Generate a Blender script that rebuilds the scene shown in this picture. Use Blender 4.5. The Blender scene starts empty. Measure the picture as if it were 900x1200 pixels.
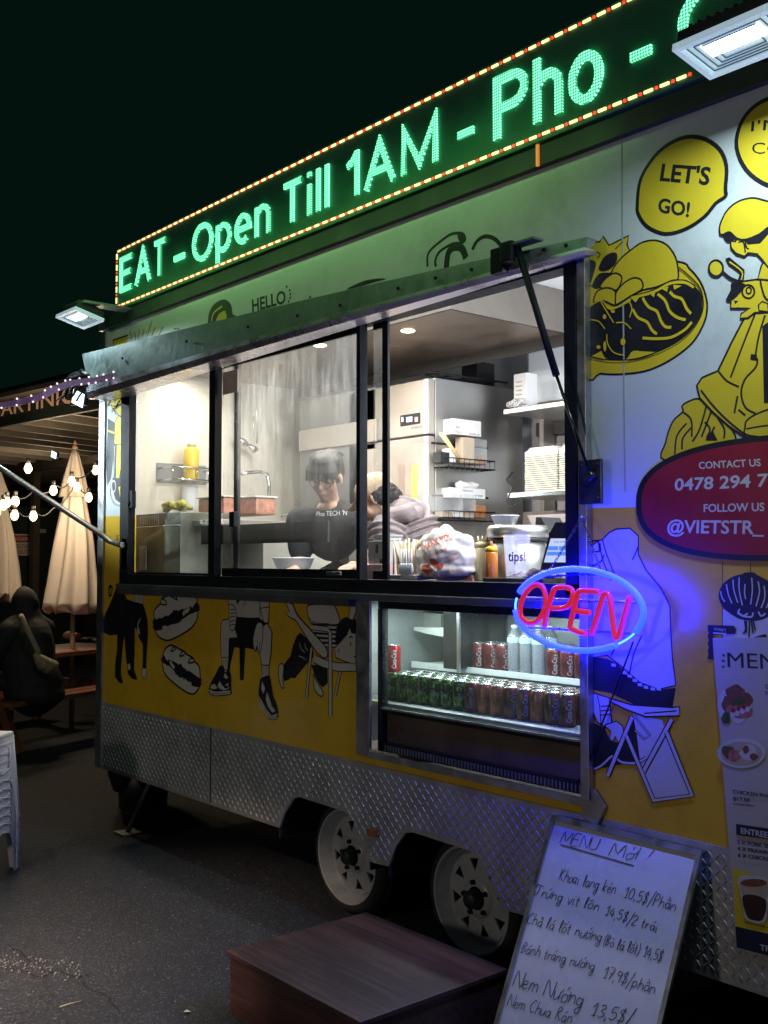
import bpy, bmesh, math, random
from mathutils import Vector as V, Matrix, Euler, noise
from mathutils.geometry import tessellate_polygon
random.seed(7)
R_ = math.radians
sc = bpy.context.scene
COL = sc.collection

# ------------------------------------------------------------------ camera
CAM = V((0.0, -2.8, 1.58)); FPX = 1239.3
YAW, PIT = R_(40.09), R_(2.578)
FWD = V((-math.cos(YAW)*math.cos(PIT), math.sin(YAW)*math.cos(PIT), math.sin(PIT)))
RGT = V((math.sin(YAW), math.cos(YAW), 0.0)); UPV = RGT.cross(FWD)
cam = bpy.data.cameras.new("camera"); camo = bpy.data.objects.new("camera", cam); COL.objects.link(camo)
camo.location = CAM
camo.rotation_euler = Matrix((RGT, UPV, -FWD)).transposed().to_euler()
cam.sensor_fit = 'HORIZONTAL'; cam.sensor_width = 36.0; cam.lens = 36.0*FPX/900.0
cam.clip_start = 0.05; cam.clip_end = 500
sc.camera = camo
sc.view_settings.view_transform = 'Standard'; sc.view_settings.look = 'None'
sc.view_settings.exposure = 0.0; sc.view_settings.gamma = 1.0
sc.cycles.use_denoising = True
sc.cycles.max_bounces = 8; sc.cycles.transparent_max_bounces = 16
sc.cycles.sample_clamp_indirect = 4.0
sc.cycles.caustics_reflective = False; sc.cycles.caustics_refractive = False

# ------------------------------------------------------------------ world: night sky with a dull green city glow
wd = bpy.data.worlds.new("World"); sc.world = wd; wd.use_nodes = True
bgn = wd.node_tree.nodes['Background']
bgn.inputs['Color'].default_value = (0.10, 0.48, 0.32, 1); bgn.inputs['Strength'].default_value = 0.012

def area_light(name, loc, target, power, color, sx, sy, spread=180):
    l = bpy.data.lights.new(name, 'AREA'); l.energy = power; l.color = color
    l.shape = 'RECTANGLE'; l.size = sx; l.size_y = sy; l.spread = R_(spread)
    o = bpy.data.objects.new(name, l); COL.objects.link(o); o.location = loc
    o.rotation_euler = (V(target)-V(loc)).to_track_quat('-Z', 'Y').to_euler()
    return o
at_ground_target = (-4.05, -1.45, 0.0)
# stall lamps implied behind the photographer, plus one added fill at the left
area_light('yard_and_fill_light', (-3.4, -8.0, 2.3), (-4.2, -0.1, 0.9), 42, (1.0, 0.88, 0.78), 0.5, 0.5)
area_light('yard_and_fill_light', (-3.0, -4.4, 3.4), at_ground_target, 16, (1.0, 0.76, 0.58), 0.12, 0.12, 30)
area_light('yard_and_fill_light', (-8.5, -3.2, 3.2), (-5.85, 0.0, 2.15), 3.8, (0.78, 0.95, 1.0), 0.2, 0.2, 14)  # added fill, narrow beam on the left corner strip, no fitting
area_light('yard_and_fill_light', (2.6, -6.0, 4.5), (-2.0, 0.0, 0.6), 5.0, (0.80, 0.80, 1.0), 0.5, 0.5)

# ------------------------------------------------------------------ unprojecting photo points onto real planes
def ray(px, py): return FWD + RGT*((px-450)/FPX) - UPV*((py-600)/FPX)
def at_y(px, py, y=0.0):
    d = ray(px, py); return CAM + d*((y-CAM.y)/d.y)
def at_z(px, py, z=0.0):
    d = ray(px, py); return CAM + d*((z-CAM.z)/d.z)
def at_x(px, py, x):
    d = ray(px, py); return CAM + d*((x-CAM.x)/d.x)
def at_p(px, py, p0, n):
    d = ray(px, py); return CAM + d*((V(p0)-CAM).dot(n)/d.dot(n))

# ------------------------------------------------------------------ materials
MATS = {}
def new_mat(name):
    m = bpy.data.materials.new(name); m.use_nodes = True
    nt = m.node_tree; b = nt.nodes['Principled BSDF']; return m, nt, b
def nd(nt, t, **kw):
    n = nt.nodes.new(t)
    for k, v in kw.items(): setattr(n, k, v)
    return n
def M(name, col, rough=0.5, metal=0.0, var=0.12, vscale=6.0, bump=0.0, bscale=60.0, emit=None, es=0.0, trans=0.0, coat=0.0, rvar=0.12, spec=0.5, alpha=1.0, sss=0.0, aniso=None, dirt=0.0):
    if name in MATS: return MATS[name]
    m, nt, b = new_mat(name); L = nt.links.new
    tc = nd(nt, 'ShaderNodeTexCoord')
    n1 = nd(nt, 'ShaderNodeTexNoise'); n1.inputs['Scale'].default_value = vscale; n1.inputs['Detail'].default_value = 6; n1.inputs['Roughness'].default_value = 0.65
    mp = nd(nt, 'ShaderNodeMapping'); L(tc.outputs['Object'], mp.inputs[0]); L(mp.outputs[0], n1.inputs['Vector'])
    if aniso: mp.inputs['Scale'].default_value = aniso
    rmp = nd(nt, 'ShaderNodeMapRange'); rmp.inputs['From Min'].default_value = 0.3; rmp.inputs['From Max'].default_value = 0.7
    L(n1.outputs[0], rmp.inputs[0])
    mx = nd(nt, 'ShaderNodeMix', data_type='RGBA')
    c = V(col[:3]); mx.inputs[6].default_value = (*(c*(1-var)), 1); mx.inputs[7].default_value = (*[min(1, x) for x in c*(1+var*0.7)], 1)
    L(rmp.outputs[0], mx.inputs[0])
    colout = mx.outputs[2]
    if dirt > 0:
        n3 = nd(nt, 'ShaderNodeTexNoise'); n3.inputs['Scale'].default_value = 2.3; n3.inputs['Detail'].default_value = 9; n3.inputs['Roughness'].default_value = 0.75
        L(tc.outputs['Object'], n3.inputs['Vector'])
        r3 = nd(nt, 'ShaderNodeMapRange'); r3.inputs['From Min'].default_value = 0.5; r3.inputs['From Max'].default_value = 0.75; r3.inputs['To Max'].default_value = dirt
        L(n3.outputs[0], r3.inputs[0])
        m3 = nd(nt, 'ShaderNodeMix', data_type='RGBA'); m3.inputs[7].default_value = (0.06, 0.05, 0.04, 1)
        L(r3.outputs[0], m3.inputs[0]); L(colout, m3.inputs[6]); colout = m3.outputs[2]
    L(colout, b.inputs['Base Color'])
    r2 = nd(nt, 'ShaderNodeMapRange'); r2.inputs['To Min'].default_value = max(0.02, rough-rvar); r2.inputs['To Max'].default_value = min(1, rough+rvar)
    r2.inputs['From Min'].default_value = 0.3; r2.inputs['From Max'].default_value = 0.7
    L(n1.outputs[0], r2.inputs[0]); L(r2.outputs[0], b.inputs['Roughness'])
    b.inputs['Metallic'].default_value = metal; b.inputs['Specular IOR Level'].default_value = spec
    b.inputs['Transmission Weight'].default_value = trans; b.inputs['Coat Weight'].default_value = coat
    b.inputs['Alpha'].default_value = alpha
    if sss: b.inputs['Subsurface Weight'].default_value = sss; b.inputs['Subsurface Radius'].default_value = (0.02, 0.008, 0.004)
    if emit: b.inputs['Emission Color'].default_value = (*emit, 1); b.inputs['Emission Strength'].default_value = es
    if bump > 0:
        n2 = nd(nt, 'ShaderNodeTexNoise'); n2.inputs['Scale'].default_value = bscale; n2.inputs['Detail'].default_value = 5
        L(mp.outputs[0], n2.inputs['Vector'])
        bp = nd(nt, 'ShaderNodeBump'); bp.inputs['Strength'].default_value = min(1, bump); bp.inputs['Distance'].default_value = 0.01
        L(n2.outputs[0], bp.inputs['Height']); L(bp.outputs[0], b.inputs['Normal'])
    MATS[name] = m; return m
def MEmit(name, col, s, base=(0.3, 0.3, 0.3)):
    return M(name, base, rough=0.4, var=0.0, emit=col, es=s)

white_vinyl = M('white_vinyl_wrap', (0.62, 0.66, 0.67), 0.38, var=0.10, vscale=1.6, bump=0.10, bscale=5, dirt=0.30, coat=0.1)
yellow_vinyl = M('yellow_vinyl_wrap', (0.80, 0.49, 0.03), 0.34, var=0.12, vscale=1.6, bump=0.10, bscale=5, dirt=0.35, coat=0.2)
p_black = M('print_black', (0.012, 0.013, 0.02), 0.42, var=0.25, bump=0.02)
p_white = M('print_white', (0.62, 0.60, 0.52), 0.4, var=0.06, dirt=0.1)
p_yellow = M('print_yellow', (0.74, 0.55, 0.03), 0.38, var=0.06, dirt=0.06)
p_red = M('print_red', (0.32, 0.012, 0.03), 0.4, var=0.1)
alu = M('brushed_aluminium', (0.52, 0.53, 0.54), 0.42, metal=1.0, var=0.12, vscale=14, bump=0.08, bscale=40, dirt=0.25)
plate = M('tread_plate', (0.50, 0.49, 0.48), 0.5, metal=0.55, var=0.2, vscale=5, bump=0.15, bscale=90, dirt=0.5)
galv = M('galvanised_steel', (0.24, 0.29, 0.29), 0.55, metal=0.75, var=0.25, vscale=18, bump=0.1, bscale=30, dirt=0.35)
steel = M('stainless_steel', (0.55, 0.55, 0.54), 0.34, metal=1.0, var=0.1, vscale=3, bump=0.06, bscale=25, aniso=(1, 1, 0.1), rvar=0.1)
steel_w = M('stainless_steel_matt', (0.44, 0.40, 0.36), 0.5, metal=0.6, var=0.12, vscale=3, bump=0.04, dirt=0.1)
blackf = M('black_powder_coat', (0.010, 0.011, 0.015), 0.55, var=0.3, bump=0.03, spec=0.2)
blackp = M('black_plastic', (0.015, 0.015, 0.017), 0.45, var=0.3)
rubber = M('tyre_rubber', (0.02, 0.02, 0.021), 0.8, var=0.35, bump=0.2, bscale=50, dirt=0.3)
rimm = M('white_rim_paint', (0.44, 0.46, 0.48), 0.4, var=0.15, bump=0.08, bscale=30, dirt=0.6)
cream = M('cream_wall_panel', (0.72, 0.66, 0.56), 0.35, var=0.05, vscale=2)
ceilw = M('white_ceiling_panel', (0.78, 0.80, 0.82), 0.4, var=0.04)
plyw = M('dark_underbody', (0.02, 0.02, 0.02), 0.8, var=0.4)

# ------------------------------------------------------------------ mesh builder
class MB:
    def __init__(s): s.v = []; s.f = []; s.mi = []; s.cur = 0; s.sm = []
    def slot(s, i): s.cur = i; return s
    def face(s, idx, smooth=False): s.f.append(tuple(idx)); s.mi.append(s.cur); s.sm.append(smooth)
    def add(s, vs, fs, smooth=False):
        b = len(s.v); s.v += [V(p) for p in vs]
        for f in fs: s.face([b+i for i in f], smooth)
        return s
    def box(s, a, b, ch=0.0):
        x0, y0, z0 = a; x1, y1, z1 = b
        if x1 < x0: x0, x1 = x1, x0
        if y1 < y0: y0, y1 = y1, y0
        if z1 < z0: z0, z1 = z1, z0
        if ch <= 0:
            return s.add([(x0,y0,z0),(x1,y0,z0),(x1,y1,z0),(x0,y1,z0),(x0,y0,z1),(x1,y0,z1),(x1,y1,z1),(x0,y1,z1)],
                     [(0,3,2,1),(4,5,6,7),(0,1,5,4),(1,2,6,5),(2,3,7,6),(3,0,4,7)])
        bm = bmesh.new(); bmesh.ops.create_cube(bm, size=1.0)
        for v in bm.verts: v.co = V(((x0+x1)/2+v.co.x*(x1-x0), (y0+y1)/2+v.co.y*(y1-y0), (z0+z1)/2+v.co.z*(z1-z0)))
        bmesh.ops.bevel(bm, geom=bm.edges[:], offset=ch, segments=2, affect='EDGES', profile=0.6)
        s.from_bm(bm); return s
    def from_bm(s, bm, smooth=False):
        bm.verts.index_update()
        s.add([v.co.copy() for v in bm.verts], [[v.index for v in f.verts] for f in bm.faces], smooth); bm.free()
    def obox(s, c, u, v, w):   # oriented box: centre and three half vectors
        c, u, v, w = V(c), V(u), V(v), V(w)
        vs = [c-u-v-w, c+u-v-w, c+u+v-w, c-u+v-w, c-u-v+w, c+u-v+w, c+u+v+w, c-u+v+w]
        return s.add(vs, [(0,3,2,1),(4,5,6,7),(0,1,5,4),(1,2,6,5),(2,3,7,6),(3,0,4,7)])
    def rod(s, p0, p1, r0, r1=None, n=12, caps=True, smooth=True):
        p0, p1 = V(p0), V(p1); r1 = r0 if r1 is None else r1
        d = (p1-p0).normalized(); a = d.orthogonal().normalized(); b = d.cross(a)
        vs = []
        for p, r in ((p0, r0), (p1, r1)):
            for i in range(n):
                t = 2*math.pi*i/n; vs.append(p+a*math.cos(t)*r+b*math.sin(t)*r)
        fs = [(i, (i+1) % n, n+(i+1) % n, n+i) for i in range(n)]
        base = len(s.v); s.add(vs, fs, smooth)
        if caps: s.face([base+i for i in reversed(range(n))]); s.face([base+n+i for i in range(n)])
        return s
    def tube(s, pts, r, n=8, closed=False, caps=True):
        pts = [V(p) for p in pts]; N = len(pts); rs = r if isinstance(r, (list, tuple)) else [r]*N
        base = len(s.v); prev = None
        for i, p in enumerate(pts):
            if closed: d = pts[(i+1) % N]-pts[i-1]
            else: d = pts[min(i+1, N-1)]-pts[max(i-1, 0)]
            d.normalize()
            a = d.orthogonal().normalized() if prev is None else (prev-d*prev.dot(d)).normalized()
            prev = a; b = d.cross(a)
            for k in range(n):
                t = 2*math.pi*k/n; s.v.append(p+(a*math.cos(t)+b*math.sin(t))*rs[i])
        for i in range(N if closed else N-1):
            j = (i+1) % N
            for k in range(n):
                s.face((base+i*n+k, base+i*n+(k+1) % n, base+j*n+(k+1) % n, base+j*n+k), True)
        if not closed and caps:
            s.face([base+k for k in reversed(range(n))]); s.face([base+(N-1)*n+k for k in range(n)])
        return s
    def lathe(s, prof, c, n=24, axis=(0,0,1), wob=None, smooth=True, up=None, cap=True):
        ax = V(axis).normalized(); a = V(up).normalized() if up else ax.orthogonal().normalized(); b = ax.cross(a); c = V(c)
        base = len(s.v)
        for j, (r, h) in enumerate(prof):
            for i in range(n):
                t = 2*math.pi*i/n; rr = r*(wob(t, h, j) if wob else 1)
                s.v.append(c+ax*h+(a*math.cos(t)+b*math.sin(t))*rr)
        for j in range(len(prof)-1):
            for i in range(n):
                s.face((base+j*n+i, base+j*n+(i+1) % n, base+(j+1)*n+(i+1) % n, base+(j+1)*n+i), smooth)
        if cap and prof[0][0] > 1e-6: s.face([base+i for i in reversed(range(n))])
        if cap and prof[-1][0] > 1e-6: s.face([base+(len(prof)-1)*n+i for i in range(n)])
        return s
    def ball(s, c, r, rot=None, seg=16, rings=10):
        bm = bmesh.new(); bmesh.ops.create_uvsphere(bm, u_segments=seg, v_segments=rings, radius=1.0)
        rv = V(r) if isinstance(r, (tuple, list, V)) else V((r, r, r)); m = rot.to_3x3() if rot is not None else Matrix.Identity(3)
        for v in bm.verts: v.co = V(c)+m@V((v.co.x*rv.x, v.co.y*rv.y, v.co.z*rv.z))
        s.from_bm(bm, True); return s
    def prism(s, pts3, ext):   # planar polygon extruded by a vector (concave allowed)
        pts3 = [V(p) for p in pts3]; n = len(pts3); ext = V(ext)
        tri = tessellate_polygon([pts3]); b = len(s.v)
        s.v += pts3+[p+ext for p in pts3]
        for t in tri: s.face([b+t[0], b+t[1], b+t[2]]); s.face([b+n+t[2], b+n+t[1], b+n+t[0]])
        for i in range(n): j = (i+1) % n; s.face((b+i, b+j, b+n+j, b+n+i))
        return s
    def flat(s, pts3):
        pts3 = [V(p) for p in pts3]; tri = tessellate_polygon([pts3]); b = len(s.v); s.v += pts3
        for t in tri: s.face([b+i for i in t])
        return s
    def xf(s, m):
        s.v = [m@p for p in s.v]; return s
    def merge(s, o):
        b = len(s.v); s.v += o.v
        for f, mi, sm in zip(o.f, o.mi, o.sm): s.f.append(tuple(b+i for i in f)); s.mi.append(mi); s.sm.append(sm)
        return s

def wloc(o):
    p = V((0, 0, 0))
    while o is not None: p = p+o.location; o = o.parent
    return p
def build(name, mb, mats, parent=None, fixn=True, tag=None):
    me = bpy.data.meshes.new(name); off = wloc(parent) if parent else V((0, 0, 0))
    me.from_pydata([p-off for p in mb.v], [], mb.f)
    if not isinstance(mats, (list, tuple)): mats = [mats]
    for m in mats: me.materials.append(m)
    me.polygons.foreach_set('material_index', mb.mi); me.polygons.foreach_set('use_smooth', mb.sm)
    me.update()
    if fixn:
        bm = bmesh.new(); bm.from_mesh(me); bmesh.ops.recalc_face_normals(bm, faces=bm.faces); bm.to_mesh(me); bm.free()
    o = bpy.data.objects.new(name, me); COL.objects.link(o)
    if parent: o.parent = parent
    return o
def label(o, lab, cat, group=None):
    o['label'] = lab; o['category'] = cat
    if group: o['group'] = group
    return o
def thing(name, loc, lab, cat, group=None):
    o = bpy.data.objects.new(name, None); o.empty_display_size = 0.1; COL.objects.link(o); o.location = loc
    return label(o, lab, cat, group)
def struct(o): o['kind'] = 'structure'; return o
def stuff(o): o['kind'] = 'stuff'; return o
def dup(root, loc, rz=None, lab=None, group=None):
    r = root.copy(); COL.objects.link(r); r.location = loc
    if rz is not None: r.rotation_euler = (0, 0, rz)
    if lab: r['label'] = lab
    if group: r['group'] = group
    for ch in list(root.children):
        c = ch.copy(); COL.objects.link(c); c.parent = r
        for g in list(ch.children):
            d = g.copy(); COL.objects.link(d); d.parent = c
    return r
ORD = ['first', 'second', 'third', 'fourth', 'fifth', 'sixth', 'seventh', 'eighth', 'ninth', 'tenth', 'eleventh', 'twelfth', 'thirteenth', 'fourteenth', 'fifteenth', 'sixteenth', 'seventeenth', 'eighteenth']
def fuse(name, mb, mats, parent=None, voxel=0.006, it=4, noise_amp=0.0, nscale=20.0, tag=None, ribs=None):
    me = bpy.data.meshes.new(name+'_src'); me.from_pydata([tuple(p) for p in mb.v], [], mb.f); me.update()
    o = bpy.data.objects.new('tmp', me); COL.objects.link(o)
    md = o.modifiers.new('r', 'REMESH'); md.mode = 'VOXEL'; md.voxel_size = voxel; md.use_smooth_shade = True
    if it:
        ms = o.modifiers.new('s', 'SMOOTH'); ms.iterations = it; ms.factor = 0.5
    dg = bpy.context.evaluated_depsgraph_get(); dg.update()
    ev = o.evaluated_get(dg).to_mesh()
    vs = [v.co.copy() for v in ev.vertices]; ns = [v.normal.copy() for v in ev.vertices]; fs = [tuple(p.vertices) for p in ev.polygons]
    bpy.data.objects.remove(o)
    m2 = MB()
    for p, n in zip(vs, ns):
        if noise_amp: p = p+n*noise_amp*noise.noise(p*nscale)
        if ribs: p = p+n*ribs(p)
        m2.v.append(p)
    for f in fs: m2.face(f, True)
    return build(name, m2, mats, parent, fixn=False)

# text as a flat mesh, mapped by an affine frame: O = left end of the baseline, U = whole width, W_ = cap height
_fc = {}
def text_pts(s, bold=0.0, res=3):
    k = (s, bold, res)
    if k in _fc: return _fc[k]
    cu = bpy.data.curves.new('t', 'FONT'); cu.body = s; cu.size = 1.0; cu.offset = bold; cu.resolution_u = res
    o = bpy.data.objects.new('t', cu); COL.objects.link(o)
    dg = bpy.context.evaluated_depsgraph_get(); dg.update()
    me = o.evaluated_get(dg).to_mesh()
    vs = [(v.co.x, v.co.y) for v in me.vertices]; fs = [tuple(p.vertices) for p in me.polygons]
    bpy.data.objects.remove(o); bpy.data.curves.remove(cu)
    x0 = min(v[0] for v in vs); x1 = max(v[0] for v in vs)
    _fc[k] = ([((x-x0)/(x1-x0), y/0.682) for x, y in vs], fs); return _fc[k]
def text_into(mb, s, O, U, W_, bold=0.0, off=(0, 0, 0), shear=0.0):
    O, U, W_ = V(O), V(U), V(W_)
    if bold > 0 and 'M' in s:      # the font's M breaks when fattened: print it three times, hair's breadths apart
        nn = U.cross(W_).normalized()*.00006
        for k in (-1, 0, 1): text_into(mb, s, O+U.normalized()*W_.length*bold*.9*k+nn*k, U, W_, 0.0, off, shear)
        return mb
    vs, fs = text_pts(s, bold)
    mb.add([O+U*(x)+W_*y+W_.length*U.normalized()*shear*y+V(off) for x, y in vs], fs)
    return mb
def text_px(mb, s, lb, rb, lt, y=-0.003, bold=0.01, shear=0.0, plane=None):
    f = (lambda p: at_y(p[0], p[1], y)) if plane is None else (lambda p: at_p(p[0], p[1], *plane))
    O = f(lb); return text_into(mb, s, O, f(rb)-O, f(lt)-O, bold, shear=shear)

def smooth_pts(pts, closed=True, k=4):
    out = []; n = len(pts)
    rng = range(n) if closed else range(n-1)
    for i in rng:
        g = (lambda j: pts[j % n]) if closed else (lambda j: pts[max(0, min(n-1, j))])
        p0, p1, p2, p3 = g(i-1), g(i), g(i+1), g(i+2)
        for t in [q/k for q in range(k)]:
            out.append(tuple(0.5*((2*p1[a])+(-p0[a]+p2[a])*t+(2*p0[a]-5*p1[a]+4*p2[a]-p3[a])*t*t+(-p0[a]+3*p1[a]-3*p2[a]+p3[a])*t**3) for a in (0, 1)))
    if not closed: out.append(tuple(pts[-1]))
    return out
class Mural:
    """flat print on the wall: photo points are put on the wall plane, inks are layered 0.08 mm apart"""
    def __init__(s, name, zoom=(0, 0, 1), base=0.0004, y0=0.0):
        s.mb = MB(); s.name = name; s.z = zoom; s.base = base; s.lay = 0; s.y0 = y0
    def w(s, p, lay): return at_y(s.z[0]+p[0]/s.z[2], s.z[1]+p[1]/s.z[2], s.y0-(s.base+0.00008*lay))
    def fill(s, pts, ink, sm=True, outline=0.0, closed_line=True, lay=None):
        if lay is None: s.lay += 1; lay = s.lay
        q = smooth_pts(pts) if sm else pts
        s.mb.slot(ink).flat([s.w(p, lay) for p in q])
        if outline: s.line(pts+[pts[0]] if not sm else pts, outline, 0, sm, closed=sm)
        return s
    def line(s, pts, wd_, ink=0, sm=True, closed=False):
        s.lay += 1; q = smooth_pts(pts, closed) if sm else list(pts)
        if closed: q.append(q[0])
        P = [s.w(p, s.lay) for p in q]; n = len(P); L = []; Rr = []
        for i, p in enumerate(P):
            if closed and i in (0, n-1): d = P[1]-P[n-2]
            else: d = P[min(i+1, n-1)]-P[max(i-1, 0)]
            d = V((d.x, 0, d.z))
            if d.length < 1e-9: d = V((1, 0, 0))
            d.normalize(); nn = V((-d.z, 0, d.x))*(wd_/2); L.append(p+nn); Rr.append(p-nn)
        s.mb.slot(ink); b = len(s.mb.v); s.mb.v += L+Rr
        for i in range(n-1): s.mb.face((b+i, b+i+1, b+n+i+1, b+n+i))
        return s
    def text(s, t, lb, rb, lt, ink=0, bold=0.012, shear=0.0):
        s.lay += 1; s.mb.slot(ink); z = s.z; f = lambda p: (z[0]+p[0]/z[2], z[1]+p[1]/z[2])
        text_px(s.mb, t, f(lb), f(rb), f(lt), s.y0-(s.base+0.00008*s.lay), bold, shear); return s
    def done(s, parent):
        return build(s.name, s.mb, [p_black, p_white, p_yellow, p_red], parent, fixn=False)
def circ(cx, cy, rx, ry, n=12): return [(cx+rx*math.cos(2*math.pi*i/n), cy+ry*math.sin(2*math.pi*i/n)) for i in range(n)]

# ================================================================== GROUND
def ground_mat():
    m, nt, b = new_mat('asphalt'); L = nt.links.new
    tc = nd(nt, 'ShaderNodeTexCoord')
    def noi(sc_, det=8, ro=0.7):
        n = nd(nt, 'ShaderNodeTexNoise'); n.inputs['Scale'].default_value = sc_; n.inputs['Detail'].default_value = det; n.inputs['Roughness'].default_value = ro; L(tc.outputs['Object'], n.inputs['Vector']); return n
    big = noi(0.7); fine = noi(90, 8, 0.9); vor = nd(nt, 'ShaderNodeTexVoronoi'); vor.inputs['Scale'].default_value = 130; L(tc.outputs['Object'], vor.inputs['Vector'])
    r = nd(nt, 'ShaderNodeValToRGB'); r.color_ramp.elements[0].position = 0.3; r.color_ramp.elements[0].color = (0.004, 0.005, 0.009, 1); r.color_ramp.elements[1].position = 0.75; r.color_ramp.elements[1].color = (0.034, 0.039, 0.055, 1)
    mxf = nd(nt, 'ShaderNodeMix', data_type='FLOAT'); mxf.inputs[0].default_value = 0.75; L(big.outputs[0], mxf.inputs[2]); L(fine.outputs[0], mxf.inputs[3]); L(mxf.outputs[0], r.inputs[0])
    cr = nd(nt, 'ShaderNodeTexVoronoi', feature='DISTANCE_TO_EDGE'); cr.inputs['Scale'].default_value = 0.55
    wr = noi(3.0); vm = nd(nt, 'ShaderNodeVectorMath', operation='ADD'); vs = nd(nt, 'ShaderNodeVectorMath', operation='SCALE'); vs.inputs['Scale'].default_value = 0.35
    L(wr.outputs['Color'], vs.inputs[0]); L(tc.outputs['Object'], vm.inputs[0]); L(vs.outputs[0], vm.inputs[1]); L(vm.outputs[0], cr.inputs['Vector'])
    cm = nd(nt, 'ShaderNodeMapRange'); cm.inputs['From Max'].default_value = 0.0015; L(cr.outputs[0], cm.inputs[0])
    mx = nd(nt, 'ShaderNodeMix', data_type='RGBA'); mx.inputs[6].default_value = (0.022, 0.022, 0.024, 1); L(cm.outputs[0], mx.inputs[0]); L(r.outputs[0], mx.inputs[7])
    v2 = nd(nt, 'ShaderNodeTexVoronoi'); v2.inputs['Scale'].default_value = 150; L(tc.outputs['Object'], v2.inputs['Vector']); gt = nd(nt, 'ShaderNodeSeparateColor'); L(v2.outputs['Color'], gt.inputs[0])
    sr = nd(nt, 'ShaderNodeMapRange'); sr.inputs['From Min'].default_value = 0.78; sr.inputs['From Max'].default_value = 1.0; sr.inputs['To Max'].default_value = 0.75; L(gt.outputs[0], sr.inputs[0])
    sm = nd(nt, 'ShaderNodeMix', data_type='RGBA'); sm.inputs[7].default_value = (0.10, 0.10, 0.115, 1); L(sr.outputs[0], sm.inputs[0]); L(mx.outputs[2], sm.inputs[6]); L(sm.outputs[2], b.inputs['Base Color'])
    b.inputs['Roughness'].default_value = 0.75
    ad = nd(nt, 'ShaderNodeMath', operation='ADD'); fb2 = noi(260, 4, .8); mu = nd(nt, 'ShaderNodeMath', operation='MULTIPLY'); mu.inputs[1].default_value = 0.8
    va = nd(nt, 'ShaderNodeMath', operation='ADD'); L(vor.outputs['Distance'], va.inputs[0]); L(fb2.outputs[0], va.inputs[1]); L(va.outputs[0], mu.inputs[0]); L(mu.outputs[0], ad.inputs[0]); L(cm.outputs[0], ad.inputs[1])
    bp = nd(nt, 'ShaderNodeBump'); bp.inputs['Strength'].default_value = 1.0; bp.inputs['Distance'].default_value = 0.005; L(ad.outputs[0], bp.inputs['Height']); L(bp.outputs[0], b.inputs['Normal'])
    return m
g = MB().add([(-120, -120, 0), (120, -120, 0), (120, 120, 0), (-120, 120, 0)], [(0, 1, 2, 3)])
struct(build('ground', g, ground_mat()))
# loose chips of stone along the crack, nobody could count them
mb = MB()
for i in range(420):
    if i < 110: px = random.uniform(0, 95); p = at_z(px, 1128+px*0.10+random.gauss(0, 7))
    else: p = at_z(random.uniform(-10, 330), random.uniform(1000, 1215))
    s_ = random.uniform(0.0015, 0.005) if i < 110 else random.uniform(0.0012, 0.003)
    mb.ball((p.x, p.y, s_*0.5), (s_*random.uniform(.8, 1.6), s_*random.uniform(.8, 1.6), s_), seg=5, rings=3)
stuff(build('gravel', mb, M('gravel_chips', (0.17, 0.16, 0.15), 0.8, var=0.5, vscale=40)))
# the long crack and two short ones
mb = MB()
for (n, fx_) in ((70, lambda t: (-10+118*t, 1128+22*t+5*math.sin(5*t)+3*math.sin(17*t))), (30, lambda t: (8+30*t, 1106+22*t+2*math.sin(9*t))), (26, lambda t: (96+45*t, 1150+34*t+3*math.sin(8*t)))):
    pts = [at_z(fx_(i/n)[0]+random.uniform(-.8, .8), fx_(i/n)[1]+random.uniform(-1.2, 1.2)) for i in range(n+1)]; ws = [0.0015+.006*abs(noise.noise(V((i*.35, n, 0)))) for i in range(n+1)]; ws[0] = ws[-1] = .0004
    b0 = len(mb.v)
    for i, p in enumerate(pts): d = (pts[min(i+1, n)]-pts[max(i-1, 0)]).normalized(); nn = V((-d.y, d.x, 0))*ws[i]; mb.v += [V((p.x, p.y, .004))+nn, V((p.x, p.y, .004))-nn]
    for i in range(n): mb.face((b0+2*i, b0+2*i+1, b0+2*i+3, b0+2*i+2))
struct(build('ground_crack', mb, M('crack_shadow', (0.01, 0.01, 0.01), 1.0)))
# scattered litter: two paper scraps and a twig
lt = at_z(215, 1188, .0); label(build('paper_scrap', MB().add([(lt.x, lt.y, .006), (lt.x+.02, lt.y+.006, .012), (lt.x+.016, lt.y+.022, .005), (lt.x-.004, lt.y+.015, .010)], [(0, 1, 2, 3)]), M('scrap_paper', (.5, .5, .48), .7), None), 'tiny white paper scrap on the asphalt left of the step box', 'litter')
tw0, tw1 = at_z(70, 1180, .006), at_z(96, 1173, .006); label(build('dry_twig', MB().tube([tw0, tw0.lerp(tw1, .4)+V((0, .006, .002)), tw1], .0022, 5), M('dry_stalk', (.32, .27, .18), .8), None), 'thin dry stalk lying on the asphalt at the bottom left', 'twig')

# ================================================================== FOOD TRAILER
XL, XR = -5.985, -0.35; YB = 2.12; ZT = 2.965
T = thing('food_trailer', (-3.3, 1.0, 0), 'white and yellow food trailer with cartoon murals, serving window open', 'food trailer')
WX0, WX1, WZ0, WZ1 = -5.60, -2.275, 1.462, 2.655          # serving window opening
FX0, FX1, FZ0, FZ1 = -3.40, -2.285, 0.79, 1.434           # drinks cabinet opening
def zsp(x): return 1.84-(x+5.98)*0.0235                    # where the yellow wrap meets the white
def strip(mb, x0, x1, lo, hi, y0=0.0, y1=0.04):
    z = [lo(x0) if callable(lo) else lo, lo(x1) if callable(lo) else lo, hi(x1) if callable(hi) else hi, hi(x0) if callable(hi) else hi]
    mb.prism([(x0, y0, z[0]), (x1, y0, z[1]), (x1, y0, z[2]), (x0, y0, z[3])], (0, y1-y0, 0))
up = MB(); lo = MB()
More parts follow.
